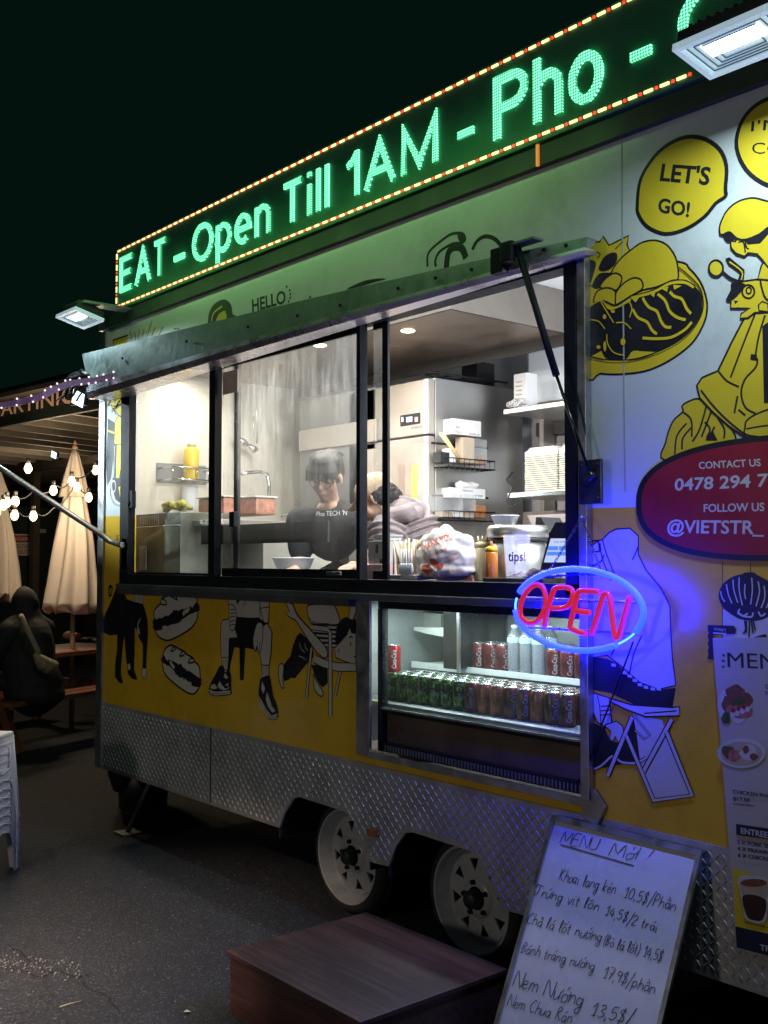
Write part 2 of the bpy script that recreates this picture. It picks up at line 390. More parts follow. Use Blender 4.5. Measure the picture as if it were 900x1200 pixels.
strip(up, XL, WX0, zsp, ZT); strip(up, WX0, WX1, WZ1, ZT); strip(up, WX1, XR, zsp, ZT)
strip(lo, XL, WX0, 0.735, zsp); strip(lo, WX1, XR, 0.735, zsp); strip(lo, WX0, FX0-0.094, 0.735, WZ0)
strip(lo, FX0-0.094, WX1, 0.735, FZ0-.03)
strip(lo, WX0, WX1, WZ0-.03, WZ0)
build('upper_wall_panel', up, white_vinyl, T); build('lower_wall_panel', lo, yellow_vinyl, T)
# panel seams
for px, z0, z1 in ((731, 1.8, 2.95),):
    x = at_y(px, 400, 0).x
    build('panel_seam', MB().box((x-0.003, -0.0012, z0), (x+0.003, 0.01, z1)), M('seam_sealant', (0.4, 0.42, 0.42), 0.5), T)
# shell
build('end_wall', MB().box((XL, 0.041, .33), (XL+.04, YB, ZT)).box((XR-.04, 0.041, .33), (XR, YB, ZT)), white_vinyl, T)
build('end_wall_lining', MB().box((XL+.042, 0.042, .63), (XL+.05, YB-.042, 2.93)), cream, T)
build('back_wall', MB().box((XL+.001, YB-.04, .33), (XR, YB+.003, ZT)), white_vinyl, T)
build('back_wall_lining', MB().box((XL+.052, YB-.05, .63), (XR-.05, YB-.042, 2.93)), M('grey_wall_lining', (0.56, 0.57, 0.60), 0.35, var=0.05, vscale=2), T)
build('roof', MB().box((XL-.02, -.02, ZT+.002), (XR+.02, YB+.02, ZT+.06)), alu, T)
build('ceiling', MB().box((XL+.052, .042, 2.932), (XR-.05, YB-.052, 2.955)), ceilw, T)
build('floor', MB().box((XL+.052, .042, .58), (XR-.05, YB-.052, .625)), M('vinyl_floor', (0.2, 0.2, 0.2), 0.5), T)
build('chassis', MB().box((XL+.05, .3, .36), (XR-.05, .42, .575)).box((XL+.05, 1.7, .36), (XR-.05, 1.82, .575)).box((XL+.3, .43, .4), (XL+.4, 1.69, .5)).box((-4.6, .43, .4), (-4.5, 1.69, .5)).box((-1.6, .43, .4), (-1.5, 1.69, .5)), plyw, T)
# corner trim and parapet below the sign
build('corner_trim', MB().box((XL-.006, -.012, .345), (XL+.062, -.0005, 2.958)).box((XL-.012, -.012, .345), (XL-.0065, .07, 2.958)), alu, T)
build('parapet', MB().box((-5.86, -.030, 2.962), (XR, -.001, 3.035)), M('dark_green_fascia', (0.03, 0.055, 0.04), 0.5, var=0.2, dirt=0.2), T)
mb = MB()
for i in range(9):
    p = at_y(790+12*i, 133-4.4*i, 0); mb.rod((p.x, -.003, p.z), (p.x, .0, p.z), .004, n=8)
build('rivet_row', mb, blackf, T)

# ---- tread plate skirt with two wheel arches
def P(px, py, y=0.0): p = at_y(px, py, y); return V((p.x, y, p.z))
arch1 = [(328, 970), (333, 954), (345, 935), (352, 934), (405, 951), (413, 957), (421, 977), (428, 1005), (438, 1011)]
arch2 = [(456, 1015), (464, 993), (476, 976), (484, 975), (552, 997), (562, 1004), (578, 1031), (590, 1066), (607, 1070)]
bottom = [V((XL+.05, 0, .345))]+[P(*a) for a in arch1]+[P(*a) for a in arch2]+[V((XR, 0, .352))]
Y0 = -.004
poly = [V((p.x, Y0, p.z)) for p in bottom]+[V((XR, Y0, .734)), V((XL+.05, Y0, .734))]
sk = build('tread_plate_skirt', MB().prism(poly, (0, .012, 0)), plate, T)
def inside(x, z):
    c = False; n = len(poly)
    for i in range(n):
        a, b_ = poly[i], poly[i-1]
        if (a.z > z) != (b_.z > z) and x < (b_.x-a.x)*(z-a.z)/(b_.z-a.z)+a.x: c = not c
    return c
mb = MB(); pitch = .0235; nx = int((XR-XL)/pitch); k = 0
for i in range(nx):
    for j in range(18):
        x = XL+.06+i*pitch; z = .352+j*pitch
        an = R_(48) if (i+j) % 2 else R_(-48)
        dx, dz = math.cos(an)*.0128, math.sin(an)*.0128
        if not all(inside(x+s*dx*1.3, z+s*dz*1.3) for s in (-1, 0, 1)) or z > .722: continue
        wx, wz = -math.sin(an)*.0026, math.cos(an)*.0026
        mb.add([(x-dx, Y0, z-dz), (x-wx, Y0, z-wz), (x+dx, Y0, z+dz), (x+wx, Y0, z+wz), (x-dx*.5, Y0-.0028, z-dz*.5), (x+dx*.5, Y0-.0028, z+dz*.5)],
               [(0, 1, 4), (1, 5, 4), (1, 2, 5), (2, 3, 5), (3, 4, 5), (3, 0, 4)])
stuff(build('tread_bar', mb, M('tread_bar_wear', (0.55, 0.54, 0.52), 0.45, metal=0.6, var=0.25, dirt=.3), T))
x = at_y(248, 880).x
build('skirt_joint', MB().box((x-.002, -.008, .36), (x+.002, -.004, .73)), blackf, T)
# wheel wells and wheels
for (pa, pb, c) in ((-4.09, -3.42, 0), (-3.31, -2.60, 0)):
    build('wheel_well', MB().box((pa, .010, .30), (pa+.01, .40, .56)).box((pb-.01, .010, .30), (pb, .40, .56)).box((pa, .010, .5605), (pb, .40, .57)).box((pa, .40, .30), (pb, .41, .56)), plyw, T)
def make_wheel(cx, cz):
    w = bpy.data.objects.new('wheel', None); COL.objects.link(w); w.parent = T; w.location = V((cx, .15, cz))-T.location
    c = V((cx, .15, cz)); A = (0, 1, 0)
    prof = [(.205, 0), (.218, -.006), (.236, .002), (.249, .02), (.253, .04), (.253, .17), (.248, .19), (.235, .205), (.2, .2)]
    tb = MB().lathe(prof, c, 48, A, cap=False)
    for i in range(48):     # tread blocks
        t = 2*math.pi*i/48
        for q in (.065, .11, .155):
            rr = V((math.cos(t), 0, math.sin(t))); tt = V((-math.sin(t), 0, math.cos(t)))
            tb.obox(c+rr*.2545+V((0, q, 0)), rr*.003, tt*.014, V((0, .018, 0)))
    build('tyre', tb, rubber, w)
    rb = MB().lathe([(.206, .004), (.209, -.004), (.204, -.009), (.198, -.004), (.196, .02), (.186, .026), (.182, .05), (.172, .056)], c, 48, A, cap=False)
    N = 8; yv = .052
    def pt(r, a, dy=0): return c+V((r*math.cos(a), yv+dy, r*math.sin(a)))
    for i in range(N):
        t = 2*math.pi*i/N+.2; h = math.pi/N; q = 2*math.pi/N*.21
        r2, r1 = .173, .078
        Aa, B_, C_ = pt(r2, t-h), pt(r2, t), pt(r2, t+h); D, E_, F_ = pt(r1, t-h, -.012), pt(r1, t, -.012), pt(r1, t+h, -.012)
        Pp, Q, S = pt(.098, t, -.008), pt(.150, t-q, -.004), pt(.150, t+q, -.004)
        rb.add([Aa, B_, C_, D, E_, F_, Pp, Q, S], [(3, 6, 7, 0), (3, 4, 6), (0, 7, 8, 2, 1), (5, 2, 8, 6), (4, 5, 6)])
        d = V((0, .01, 0)); rb.add([Pp, Q, S, Pp+d, Q+d, S+d], [(0, 1, 4, 3), (1, 2, 5, 4), (2, 0, 3, 5)])
    rb.lathe([(.079, .040), (.070, .030), (.045, .028)], c, 32, A, cap=False)
    build('rim', rb, rimm, w)
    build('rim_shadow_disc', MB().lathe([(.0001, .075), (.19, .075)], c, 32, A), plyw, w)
    hb = MB().lathe([(.038, .045), (.036, -.006), (.028, -.016), (.0001, -.018)], c, 24, A)
    build('hub_cap', hb, M('dark_green_hub', (0.012, 0.025, 0.024), 0.5, var=0.3), w)
    for i in range(5):
        t = 2*math.pi*i/5+.5; p = c+V((.062*math.cos(t), .03, .062*math.sin(t)))
        build('wheel_nut', MB().rod(p, p-V((0, .016, 0)), .0095, n=6, smooth=False), blackf, w)
    return w
make_wheel(-3.762, .257); make_wheel(-2.980, .257)
build('axle', MB().rod((-3.762, .36, .26), (-3.762, 1.8, .26), .03).rod((-2.98, .36, .26), (-2.98, 1.8, .26), .03), plyw, T)
# orange side marker on the skirt, glowing sliver imitating an amber reflection on the parapet
p = at_y(440, 975)
build('side_marker', MB().box((p.x-.028, -.026, p.z-.016), (p.x+.028, -.008, p.z+.016), .005), M('amber_lens', (0.35, 0.10, 0.03), 0.25, coat=0.5), T)
p = at_y(638, 183)
build('amber_reflection', MB().box((p.x-.006, -.040, p.z-.045), (p.x+.006, -.031, p.z+.035), .002), MEmit('amber_glow', (1.0, 0.33, 0.04), 0.55), T)
# stabiliser leg
a, b_ = at_y(184, 922, .12), at_y(163, 961, .12)
build('stabiliser_leg', MB().rod((a.x, .12, a.z+.12), (b_.x, .05, .012), .014).box((b_.x-.06, -.01, .0), (b_.x+.06, .11, .012)), M('dirty_steel', (0.35, 0.33, 0.28), 0.6, metal=0.6, var=0.3, dirt=0.5), T)

# ---- window frame (black) : outer frame, mullions, sliding sashes with panes
def glass_mat(name, smear, tint=(0.9, 0.93, 0.93)):
    m = bpy.data.materials.new(name); m.use_nodes = True; nt = m.node_tree; L = nt.links.new
    for n in list(nt.nodes): nt.nodes.remove(n)
    out = nd(nt, 'ShaderNodeOutputMaterial'); tr = nd(nt, 'ShaderNodeBsdfTransparent'); tr.inputs[0].default_value = (*tint, 1)
    gl = nd(nt, 'ShaderNodeBsdfGlossy'); gl.inputs['Roughness'].default_value = 0.03; gl.inputs['Color'].default_value = (.8, .8, .8, 1)
    lw = nd(nt, 'ShaderNodeLayerWeight'); lw.inputs[0].default_value = 0.5; pw5 = nd(nt, 'ShaderNodeMath', operation='POWER'); pw5.inputs[1].default_value = 5.0; L(lw.outputs['Facing'], pw5.inputs[0])
    fr = nd(nt, 'ShaderNodeMath', operation='MULTIPLY_ADD'); fr.inputs[1].default_value = 0.9; fr.inputs[2].default_value = 0.035; L(pw5.outputs[0], fr.inputs[0])
    m1 = nd(nt, 'ShaderNodeMixShader'); L(fr.outputs[0], m1.inputs[0]); L(tr.outputs[0], m1.inputs[1]); L(gl.outputs[0], m1.inputs[2])
    # greasy wipe marks and condensation: thin scattering film
    tc = nd(nt, 'ShaderNodeTexCoord'); mp = nd(nt, 'ShaderNodeMapping'); mp.inputs['Scale'].default_value = (5, 1, 1.1); L(tc.outputs['Object'], mp.inputs[0])
    n1 = nd(nt, 'ShaderNodeTexNoise'); n1.inputs['Scale'].default_value = 3; n1.inputs['Detail'].default_value = 9; n1.inputs['Roughness'].default_value = 0.72; n1.inputs['Distortion'].default_value = 0.5; L(mp.outputs[0], n1.inputs['Vector'])
    n2 = nd(nt, 'ShaderNodeTexNoise'); n2.inputs['Scale'].default_value = 2.2; n2.inputs['Detail'].default_value = 3; L(tc.outputs['Object'], n2.inputs['Vector'])
    mp3 = nd(nt, 'ShaderNodeMapping'); mp3.inputs['Rotation'].default_value = (0, R_(12), 0); mp3.inputs['Scale'].default_value = (30, 1, .9); L(tc.outputs['Object'], mp3.inputs[0])
    n3 = nd(nt, 'ShaderNodeTexNoise'); n3.inputs['Scale'].default_value = 2; n3.inputs['Detail'].default_value = 6; n3.inputs['Distortion'].default_value = 0.3; L(mp3.outputs[0], n3.inputs['Vector'])
    r1 = nd(nt, 'ShaderNodeMapRange'); r1.inputs['From Min'].default_value = .36; r1.inputs['From Max'].default_value = .75; L(n1.outputs[0], r1.inputs[0])
    r3 = nd(nt, 'ShaderNodeMapRange'); r3.inputs['From Min'].default_value = .5; r3.inputs['From Max'].default_value = .8; r3.inputs['To Max'].default_value = .6; L(n3.outputs[0], r3.inputs[0])
    r2 = nd(nt, 'ShaderNodeMapRange'); r2.inputs['From Min'].default_value = .35; r2.inputs['From Max'].default_value = .65; r2.inputs['To Min'].default_value = .15; L(n2.outputs[0], r2.inputs[0])
    ad = nd(nt, 'ShaderNodeMath', operation='ADD'); L(r1.outputs[0], ad.inputs[0]); L(r3.outputs[0], ad.inputs[1])
    mu = nd(nt, 'ShaderNodeMath', operation='MULTIPLY'); L(ad.outputs[0], mu.inputs[0]); L(r2.outputs[0], mu.inputs[1])
    mv = nd(nt, 'ShaderNodeMath', operation='MULTIPLY_ADD'); mv.inputs[1].default_value = smear; mv.inputs[2].default_value = smear*0.22; L(mu.outputs[0], mv.inputs[0])
    spz = nd(nt, 'ShaderNodeSeparateXYZ'); L(tc.outputs['Object'], spz.inputs[0]); rz = nd(nt, 'ShaderNodeMapRange'); rz.inputs['From Min'].default_value = .25; rz.inputs['From Max'].default_value = .75; rz.inputs['To Min'].default_value = .35; rz.inputs['To Max'].default_value = 1.5; L(spz.outputs['Z'], rz.inputs[0])
    mz = nd(nt, 'ShaderNodeMath', operation='MULTIPLY'); L(mv.outputs[0], mz.inputs[0]); L(rz.outputs[0], mz.inputs[1])
    tl = nd(nt, 'ShaderNodeBsdfTranslucent'); tl.inputs[0].default_value = (.9, .9, .88, 1)
    m2 = nd(nt, 'ShaderNodeMixShader'); L(mz.outputs[0], m2.inputs[0]); L(m1.outputs[0], m2.inputs[1]); L(tl.outputs[0], m2.inputs[2])
    L(m2.outputs[0], out.inputs[0]); return m
g_clean = glass_mat('window_glass', 0.05); g_smear = glass_mat('smeared_window_glass', 0.14)
YF = -.035
W = bpy.data.objects.new('serving_window', None); COL.objects.link(W); W.parent = T; W.location = V((-3.9, 0, 1.46))-T.location
fx0 = -5.655; ftop = 2.655
fr = MB().box((fx0, YF, WZ0-.02), (fx0+.105, .008, ftop)).box((-2.335, YF, WZ0), (-2.285, .045, ftop)) \
    .box((fx0+.1055, YF, 2.575), (-2.3355, .045, ftop)).box((fx0+.1055, YF, WZ0-.02), (-2.285, .045, 1.497))
build('frame', fr, blackf, W)
build('frame_lip', MB().box((-2.283, -.030, .79), (-2.248, -.0005, 2.66), .002), alu, W)
xs = lambda px: at_y(px, 560, 0).x
for (a, b_, yy) in ((244.5, 259.5, -.036), (417.5, 430.5, -.036)):
    build('mullion', MB().box((at_y(a, 560, yy).x, yy, 1.4975), (at_y(b_, 560, .004).x, .004, 2.5745)), blackf, W)
build('mullion', MB().box((at_y(276, 560, .03).x, .02, 1.4975), (at_y(281.5, 560, .03).x, .032, 2.5745)), blackf, W)
build('mullion', MB().box((at_y(450, 560, .03).x, .02, 1.4975), (at_y(456.5, 560, .03).x, .032, 2.5745)), blackf, W)
def sash(xa, xb, y, pm, rail=.03, bot=1.4975):
    o = build('sash_rail', MB().box((xa, y-.006, bot), (xb, y+.006, bot+rail)), blackf, W); build('sash_rail', MB().box((xa, y-.006, 2.5745-rail*.6), (xb, y+.006, 2.5745)), blackf, W)
    build('pane', MB().box((xa, y-.002, bot+rail), (xb, y+.002, 2.5745-rail*.6)), pm, o); return o
sash(fx0+.106, xs(244.5)-.001, .012, g_clean, .012); sash(xs(259.5)+.001, xs(417.5)-.001, .012, g_smear, .04)
sash(xs(430.5)+.001, at_y(450, 560, .03).x-.001, .035, g_clean, .035)
# tan sticker and latch at the top of the sliding sash, latch lower down
a, b_ = at_y(263, 437, .005), at_y(280, 459, .005)
build('window_label', MB().box((a.x, -.004, b_.z), (b_.x, .004, a.z)), M('kraft_label', (0.70, 0.60, 0.48), 0.6, var=0.2), W)
a = at_y(275, 609, .0); build('latch', MB().box((a.x-.035, -.012, a.z-.035), (a.x+.012, .012, a.z+.04), .004), blackp, W)
a = at_y(397, 672, -.02); build('latch', MB().box((a.x-.05, -.05, a.z-.008), (a.x+.05, -.041, a.z+.008), .002), alu, W)
a = at_y(600, 686, -.02)
# black teeth of the gasket over the left pane
mb = MB()
for i in range(22):
    x = -5.50+i*.034; mb.box((x, -.046, 2.60), (x+.018, YF-.001, 2.622))
build('vent_slots', mb, blackp, W)
# sill : wide grey ledge below the window
build('sill', MB().box((-5.66, -.055, 1.412), (-2.284, -.002, 1.4415), .004).box((-5.66, -.045, 1.385), (FX0-.1, -.002, 1.4115)), M('grey_sill', (0.16, 0.17, 0.18), 0.45, metal=0.6, var=0.2), T)
# inner bench behind the window
build('service_counter', MB().box((-5.55, .052, 1.462), (-2.30, .42, 1.495), .004), steel, T)
# dark steel upstand seen behind the left panes
a, b_ = at_y(237, 617, .07), at_y(385, 635, .07)
build('heat_shield', MB().box((a.x, .065, b_.z), (b_.x, .075, a.z)), M('dark_oiled_steel', (0.012, 0.020, 0.017), 0.5), T)

# ---- open hatch edge above the window: folded steel channel that tapers to the right
def loft(mb, secs):
    n = len(secs[0])
    for s in secs: mb.v += [V(p) for p in s]
    b0 = len(mb.v)-n*len(secs)
    for i in range(len(secs)-1):
        for k in range(n): mb.face((b0+i*n+k, b0+i*n+(k+1) % n, b0+(i+1)*n+(k+1) % n, b0+(i+1)*n+k))
    mb.face([b0+k for k in range(n)]); mb.face([b0+(len(secs)-1)*n+k for k in range(n)])
A_ = thing('awning_hatch', (-4, 0, 2.6), 'long folded steel hatch edge with screws above the serving window', 'awning')
hy = lambda t: -.20*(1-t)+(-.075)*t
top = MB(); trim = MB(); secs = []; ts = []
for i in range(25):
    t = i/24; px = 96+(688-96)*t; y = hy(t)
    pt_ = at_y(px, 415+(277.5-415)*t-3.0*math.sin(math.pi*t), y)
    hb = 39-26*t
    pl = at_y(px+8*(1-t), 415+(277.5-415)*t+hb-3.0*math.sin(math.pi*t), y-.012)
    x = pt_.x
    secs.append([(x, y, pt_.z), (pl.x, y-.012, pl.z), (pl.x, y+.002, pl.z), (x+.002, y+.05, pt_.z-.004), (x, y+.05, pt_.z)])
    hc = 14-5*t
    pm = at_y(px+8*(1-t), 415+(277.5-415)*t+hb+hc-3.0*math.sin(math.pi*t), y-.006)
    ts.append([(pl.x, y-.026, pl.z), (pl.x, y-.030, (pl.z+pm.z)/2), (pm.x, y-.012, pm.z), (pm.x, -.037, pm.z+.01), (pl.x, -.037, pl.z)])
loft(top, secs); loft(trim, ts)
build('hatch_channel', top, galv, A_)
build('trim_strip', trim, M('polished_trim', (0.62, 0.58, 0.66), 0.3, metal=0.8, var=0.1, bump=0.1, bscale=14), A_)
for px, py in ((144, 420), (219, 400), (291, 383), (349, 370), (399, 358), (467, 338), (511, 326), (553, 316), (638, 293), (664, 288)):
    t = (px-96)/592; p = at_y(px, py, hy(t)-.012)
    build('screw', MB().rod(p, p+V((0, -.006, 0)), .007, n=8), blackf, A_)
# torn cloth and wires hanging off the left end
mb = MB(); base = at_y(100, 440, -.22)
for i in range(10):
    p0 = base+V((random.uniform(-.12, .05), random.uniform(-.05, .05), random.uniform(-.02, .05)))
    pts = [p0+V((-.05*k+random.uniform(-.02, .02), 0, -.02*k+random.uniform(-.02, .02))) for k in range(6)]
    mb.tube(pts, .006, 6)
mb.ball(base+V((-.09, 0, 0)), (.13, .05, .035)); build('cable_tangle', mb, blackp, A_)
# gas strut with its two brackets
S = thing('gas_strut', at_y(695, 575, -.05), 'black gas strut holding up the hatch, right end of the window', 'strut')
s0, s1, s2 = at_y(607, 292, -.13), at_y(652, 440, -.10), at_y(692, 558, -.06)
build('strut_body', MB().rod(s0, s1, .0125), blackf, S); build('strut_rod', MB().rod(s1, s2, .0055), M('strut_chrome', (0.05, 0.05, 0.055), 0.2, metal=0.8), S)
bb = MB(); q = at_y(598, 300, -.125); bb.box((q.x-.075, -.15, q.z-.055), (q.x-.015, -.11, q.z+.035), .006).box((q.x-.02, -.16, q.z-.03), (q.x+.035, -.13, q.z+.045), .01)
build('upper_bracket', bb, blackf, S)
q = at_y(612, 284, -.14); build('bracket_plate', MB().box((q.x-.07, -.15, q.z-.002), (q.x+.06, -.10, q.z+.006)), galv, S)
q0, q1 = at_y(680, 540, -.035), at_y(707, 590, -.035)
lb = MB().box((q0.x, -.045, q1.z), (q1.x, -.034, q0.z), .002)
for sx, sz in ((.15, .12), (.85, .12), (.15, .88), (.85, .88)):
    x = q0.x+(q1.x-q0.x)*sx; z = q1.z+(q0.z-q1.z)*sz; lb.rod((x, -.052, z), (x, -.045, z), .006, n=8)
lb.rod((s2.x, -.075, s2.z), (s2.x, -.045, s2.z), .016)
build('lower_bracket', lb, M('smoky_plate', (0.06, 0.06, 0.08), 0.3, metal=0.5), S)
# left support pole on its wall bracket
S = thing('support_pole', at_y(142, 640, -.02), 'bare steel pole slanting out from the bracket at the left window corner', 'pole')
p0 = at_x(-40, 522, -5.72); p1 = at_y(141, 641, -.05)
pp = [p0.lerp(p1, t) for t in (0, .3, .6, .86)]+[p1+V((-.04, -.05, .035)), p1+V((0, 0, .012)), p1+V((.03, 0, .012))]
build('tube', MB().tube(pp, .016, 12), M('steel_tube', (0.5, 0.48, 0.42), 0.38, metal=0.9, var=0.2, dirt=0.3), S)
build('bracket', MB().box((p1.x-.02, -.035, p1.z-.13), (p1.x+.055, -.004, p1.z+.05), .004).box((p1.x+.03, -.03, p1.z+.22), (p1.x+.10, -.005, p1.z+.32), .004).rod((p1.x+.06, -.04, p1.z+.25), (p1.x+.06, -.01, p1.z+.25), .014), blackf, S)

# ---- metal edge strips round the drinks cabinet opening
build('cabinet_surround', MB().box((FX0-.094, -.012, .765), (FX0-.004, -.0005, 1.4105), .002).box((FX0-.0035, -.012, .762), (-2.284, -.0005, .789), .002), alu, T)
q = at_y(700, 946); 
build('corner_cleat', MB().prism([(q.x-.05, -.02, q.z-.03), (q.x+.01, -.02, q.z-.06), (q.x+.045, -.02, q.z+.01), (q.x, -.02, q.z+.06), (q.x-.045, -.02, q.z+.05)], (0, .012, 0)), alu, T)

# ================================================================== MURALS (flat print on the wrap)
# food plate
m = Mural('mural_rice_plate', (680, 260, 5.625))
m.fill([(55,200),(200,230),(640,262),(720,310),(790,395),(830,500),(835,590),(810,680),(745,790),(640,880),(520,950),(400,990),(250,1005),(130,1000),(55,985)], 2, True, .007)
m.fill([(58,590),(140,515),(200,580),(330,520),(340,490),(480,450),(600,400),(690,390),(760,430),(798,480),(803,580),(770,660),(700,740),(600,810),(480,860),(350,850),(300,905),(180,905),(140,870),(58,870)], 0)
m.fill([(60,180),(60,140),(130,130),(150,95),(190,155),(240,130),(320,90),(308,150),(325,190),(260,250),(200,340),(130,430),(60,420)], 2, False, .006)
for p in ([(120,310),(150,240),(200,205),(240,208),(240,260),(200,310),(150,328)], [(60,262),(98,262),(100,300),(62,410)], [(78,425),(120,345),(190,335),(225,345),(130,435)]): m.fill(p, 0)
m.line([(60,180),(130,210),(110,240)], .004); m.line([(280,130),(230,180)], .004)
m.fill([(205,340),(260,250),(340,180),(410,135),(490,122),(560,145),(610,200),(638,270),(645,372),(600,388),(500,430),(410,450),(330,490),(230,550),(225,450)], 2, True, .006)
m.fill([(130,430),(170,370),(230,338),(272,362),(265,410),(235,450),(180,440)], 2, True, .006)
m.fill([(228,548),(230,480),(280,410),(350,370),(402,385),(408,440),(330,490)], 2, True, .006)
m.fill([(90,530),(110,460),(170,435),(228,455),(230,520),(225,550),(150,520)], 2, True, .006)
m.line([(335,500),(480,462),(590,405),(690,398),(750,430)], .010, 2); m.line([(335,488),(480,450),(590,393),(690,385),(760,425)], .004, 0)
for p in ([(345,575),(380,630),(440,660),(470,710),(505,740)], [(410,500),(450,560),(505,590),(530,650),(560,690),(600,695)], [(510,475),(560,520),(590,590),(640,630),(695,645)], [(590,460),(620,490),(670,510),(700,570),(730,605)], [(410,765),(500,770),(600,760),(690,710),(735,660)]): m.line(p, .009, 2)
for p in ([(60,645),(120,655),(162,705)], [(235,665),(290,665),(335,705)], [(175,740),(180,800),(220,860),(290,880)], [(320,520),(340,570),(325,630)], [(135,525),(180,600),(220,665)], [(60,560),(140,518),(200,578),(330,520)]): m.line(p, .004, 2)
for p in ([(335,500),(390,495),(365,532)], [(455,470),(495,463),(485,498)], [(535,440),(580,425),(572,462)], [(612,415),(670,420),(620,447)], [(350,850),(495,858),(400,895),(315,905)], [(75,885),(140,850),(160,905)]): m.fill(p, 2, False)
m.fill(circ(282,790,16,24), 2); m.fill(circ(215,590,14,10), 2); m.fill(circ(160,625,12,16), 2); m.fill(circ(162,820,10,34), 2); m.fill(circ(120,825,14,12), 2)
m.line([(60,885),(180,910),(350,905),(500,860),(640,790),(740,700),(803,590),(808,500),(780,420),(700,340),(650,300)], .004, 0)
m.done(T)
# speech bubbles
m = Mural('mural_speech_bubble', (640, 100, 2.857))
m.fill([(305,400),(318,310),(375,225),(450,178),(520,176),(578,212),(603,270),(600,345),(600,372),(568,395),(530,440),(470,480),(400,498),(340,475),(310,435)], 2, True, .013)
m.text("LET'S", (380,318), (545,333), (388,264), 0, .03); m.text("GO!", (373,423), (478,440), (378,378), 0, .03); m.done(T)
m = Mural('mural_speech_bubble', (450, 0, 2.0))
m.fill([(826,345),(836,290),(865,252),(905,230),(960,222),(1010,250),(1030,310),(1010,390),(960,440),(900,435),(850,400)], 2, True, .013)
m.text("I'M", (860,308), (930,303), (862,284), 0, .01); m.text("CO", (862,360), (935,362), (863,334), 0, .0); m.done(T)
# scooter rider
m = Mural('mural_scooter_rider', (740, 220, 3.75))
m.fill([(150,1200),(150,1120),(180,1030),(225,985),(222,960),(250,940),(300,930),(360,990),(430,1050),(460,1110),(440,1200)], 2, True, .006)
for p in ([(190,1170),(200,1090),(242,1035)], [(222,1150),(226,1100),(262,1055)], [(225,985),(262,1020),(265,1095)], [(330,955),(300,1060),(268,1115)], [(352,980),(308,1095)], [(322,1030),(345,1060),(330,1100)], [(378,1010),(408,1060),(406,1100)], [(340,1100),(365,1050)]): m.line(p, .006)
m.fill([(325,1110),(355,1062),(378,1110)], 0, False)
m.fill([(495,575),(440,680),(380,805),(310,835),(287,870),(300,925),(360,990),(430,1050),(500,1098),(700,1110),(760,1000),(760,540),(560,545)], 2, False, .007)
for p in ([(545,550),(490,690),(435,835)], [(587,560),(560,650),(545,735)], [(383,808),(420,850),(472,875)], [(525,748),(552,752),(545,790),(500,840),(482,900),(500,965),(545,992)], [(305,890),(360,960),(430,1030),(505,1090)], [(466,915),(452,990)], [(470,975),(500,1000)]): m.line(p, .006)
m.fill([(525,730),(552,735),(550,760),(522,755)], 0, False)
m.fill([(575,610),(600,590),(760,590),(760,950),(582,945)], 0, False)
m.fill([(500,1050),(510,1020),(560,990),(640,965),(760,950),(760,1090),(520,1090)], 2, True, .006); m.line([(505,1060),(600,1045),(760,1042)], .005)
m.fill([(437,500),(418,492),(440,450),(485,412),(560,402),(640,410),(640,545),(540,550),(512,572),(476,575),(482,553),(522,530),(470,530),(435,530)], 2, False, .006)
m.fill([(415,492),(450,445),(485,420),(500,432),(462,480),(430,502)], 0); m.fill([(450,495),(470,498),(455,512)], 0, False)
m.line(circ(513,457,27,29), .006, 0, True, True); m.line(circ(515,452,11,14), .005, 0, True, True)
m.fill([(558,515),(575,500),(600,510),(600,545),(560,540)], 2, False, .005)
m.fill([(570,400),(620,398),(680,420),(680,500),(600,495),(575,450)], 2, True, .006)
m.fill([(412,312),(430,305),(497,360),(492,415),(460,430),(435,440),(437,420),(468,405),(476,375),(425,338)], 0, False); m.line([(430,325),(485,368),(482,405)], .004, 2)
m.line([(398,368),(430,395),(468,412)], .009); m.fill(circ(371,354,31,35), 2, True, .007)
m.fill([(570,345),(600,290),(620,200),(760,170),(760,420),(640,410),(555,402)], 2, False, .006)
m.fill([(437,265),(435,238),(450,225),(520,235),(560,230),(600,200),(680,190),(680,330),(600,350),(575,318),(552,292),(512,287),(495,302),(460,290)], 2, False, .006)
for p in ([(470,240),(492,240),(500,285)], [(500,235),(505,262),(515,270)], [(438,232),(458,236),(455,225)]): m.line(p, .005)
m.fill([(500,232),(560,208),(610,165),(640,165),(600,205),(565,245),(510,250)], 0, False)
m.fill([(393,200),(428,190),(460,220),(440,240),(415,235)], 0, False)
m.fill([(388,200),(390,160),(420,100),(470,60),(530,45),(580,55),(640,75),(670,130),(640,165),(600,175),(560,205),(500,228),(462,222),(430,195),(402,206)], 2, True, .006)
m.done(T)
# red contact oval
m = Mural('mural_contact_oval', (740, 500, 4.6125), base=0.0042)
def sup(a, b, n=2.5, cx=-1.600, cz=1.757, k=64, y=0):
    out = []
    for i in range(k):
        t = 2*math.pi*i/k; c, s = math.cos(t), math.sin(t)
        out.append((cx+a*math.copysign(abs(c)**(2/n), c), y, cz+b*math.copysign(abs(s)**(2/n), s)))
    return out
m.mb.slot(0).flat(sup(.468, .181, y=-.0042)); m.mb.slot(3).flat(sup(.447, .164, y=-.0043)); m.lay = 2
m.text('CONTACT US', (365,228), (700,212), (362,192), 1, .02); m.text('0478 294 7', (232,345), (737,322), (235,283), 1, .02)
m.text('FOLLOW US', (390,461), (719,455), (390,420), 1, .02); m.text('@VIETSTR_', (192,572), (715,580), (195,507), 1, .02); m.done(T)
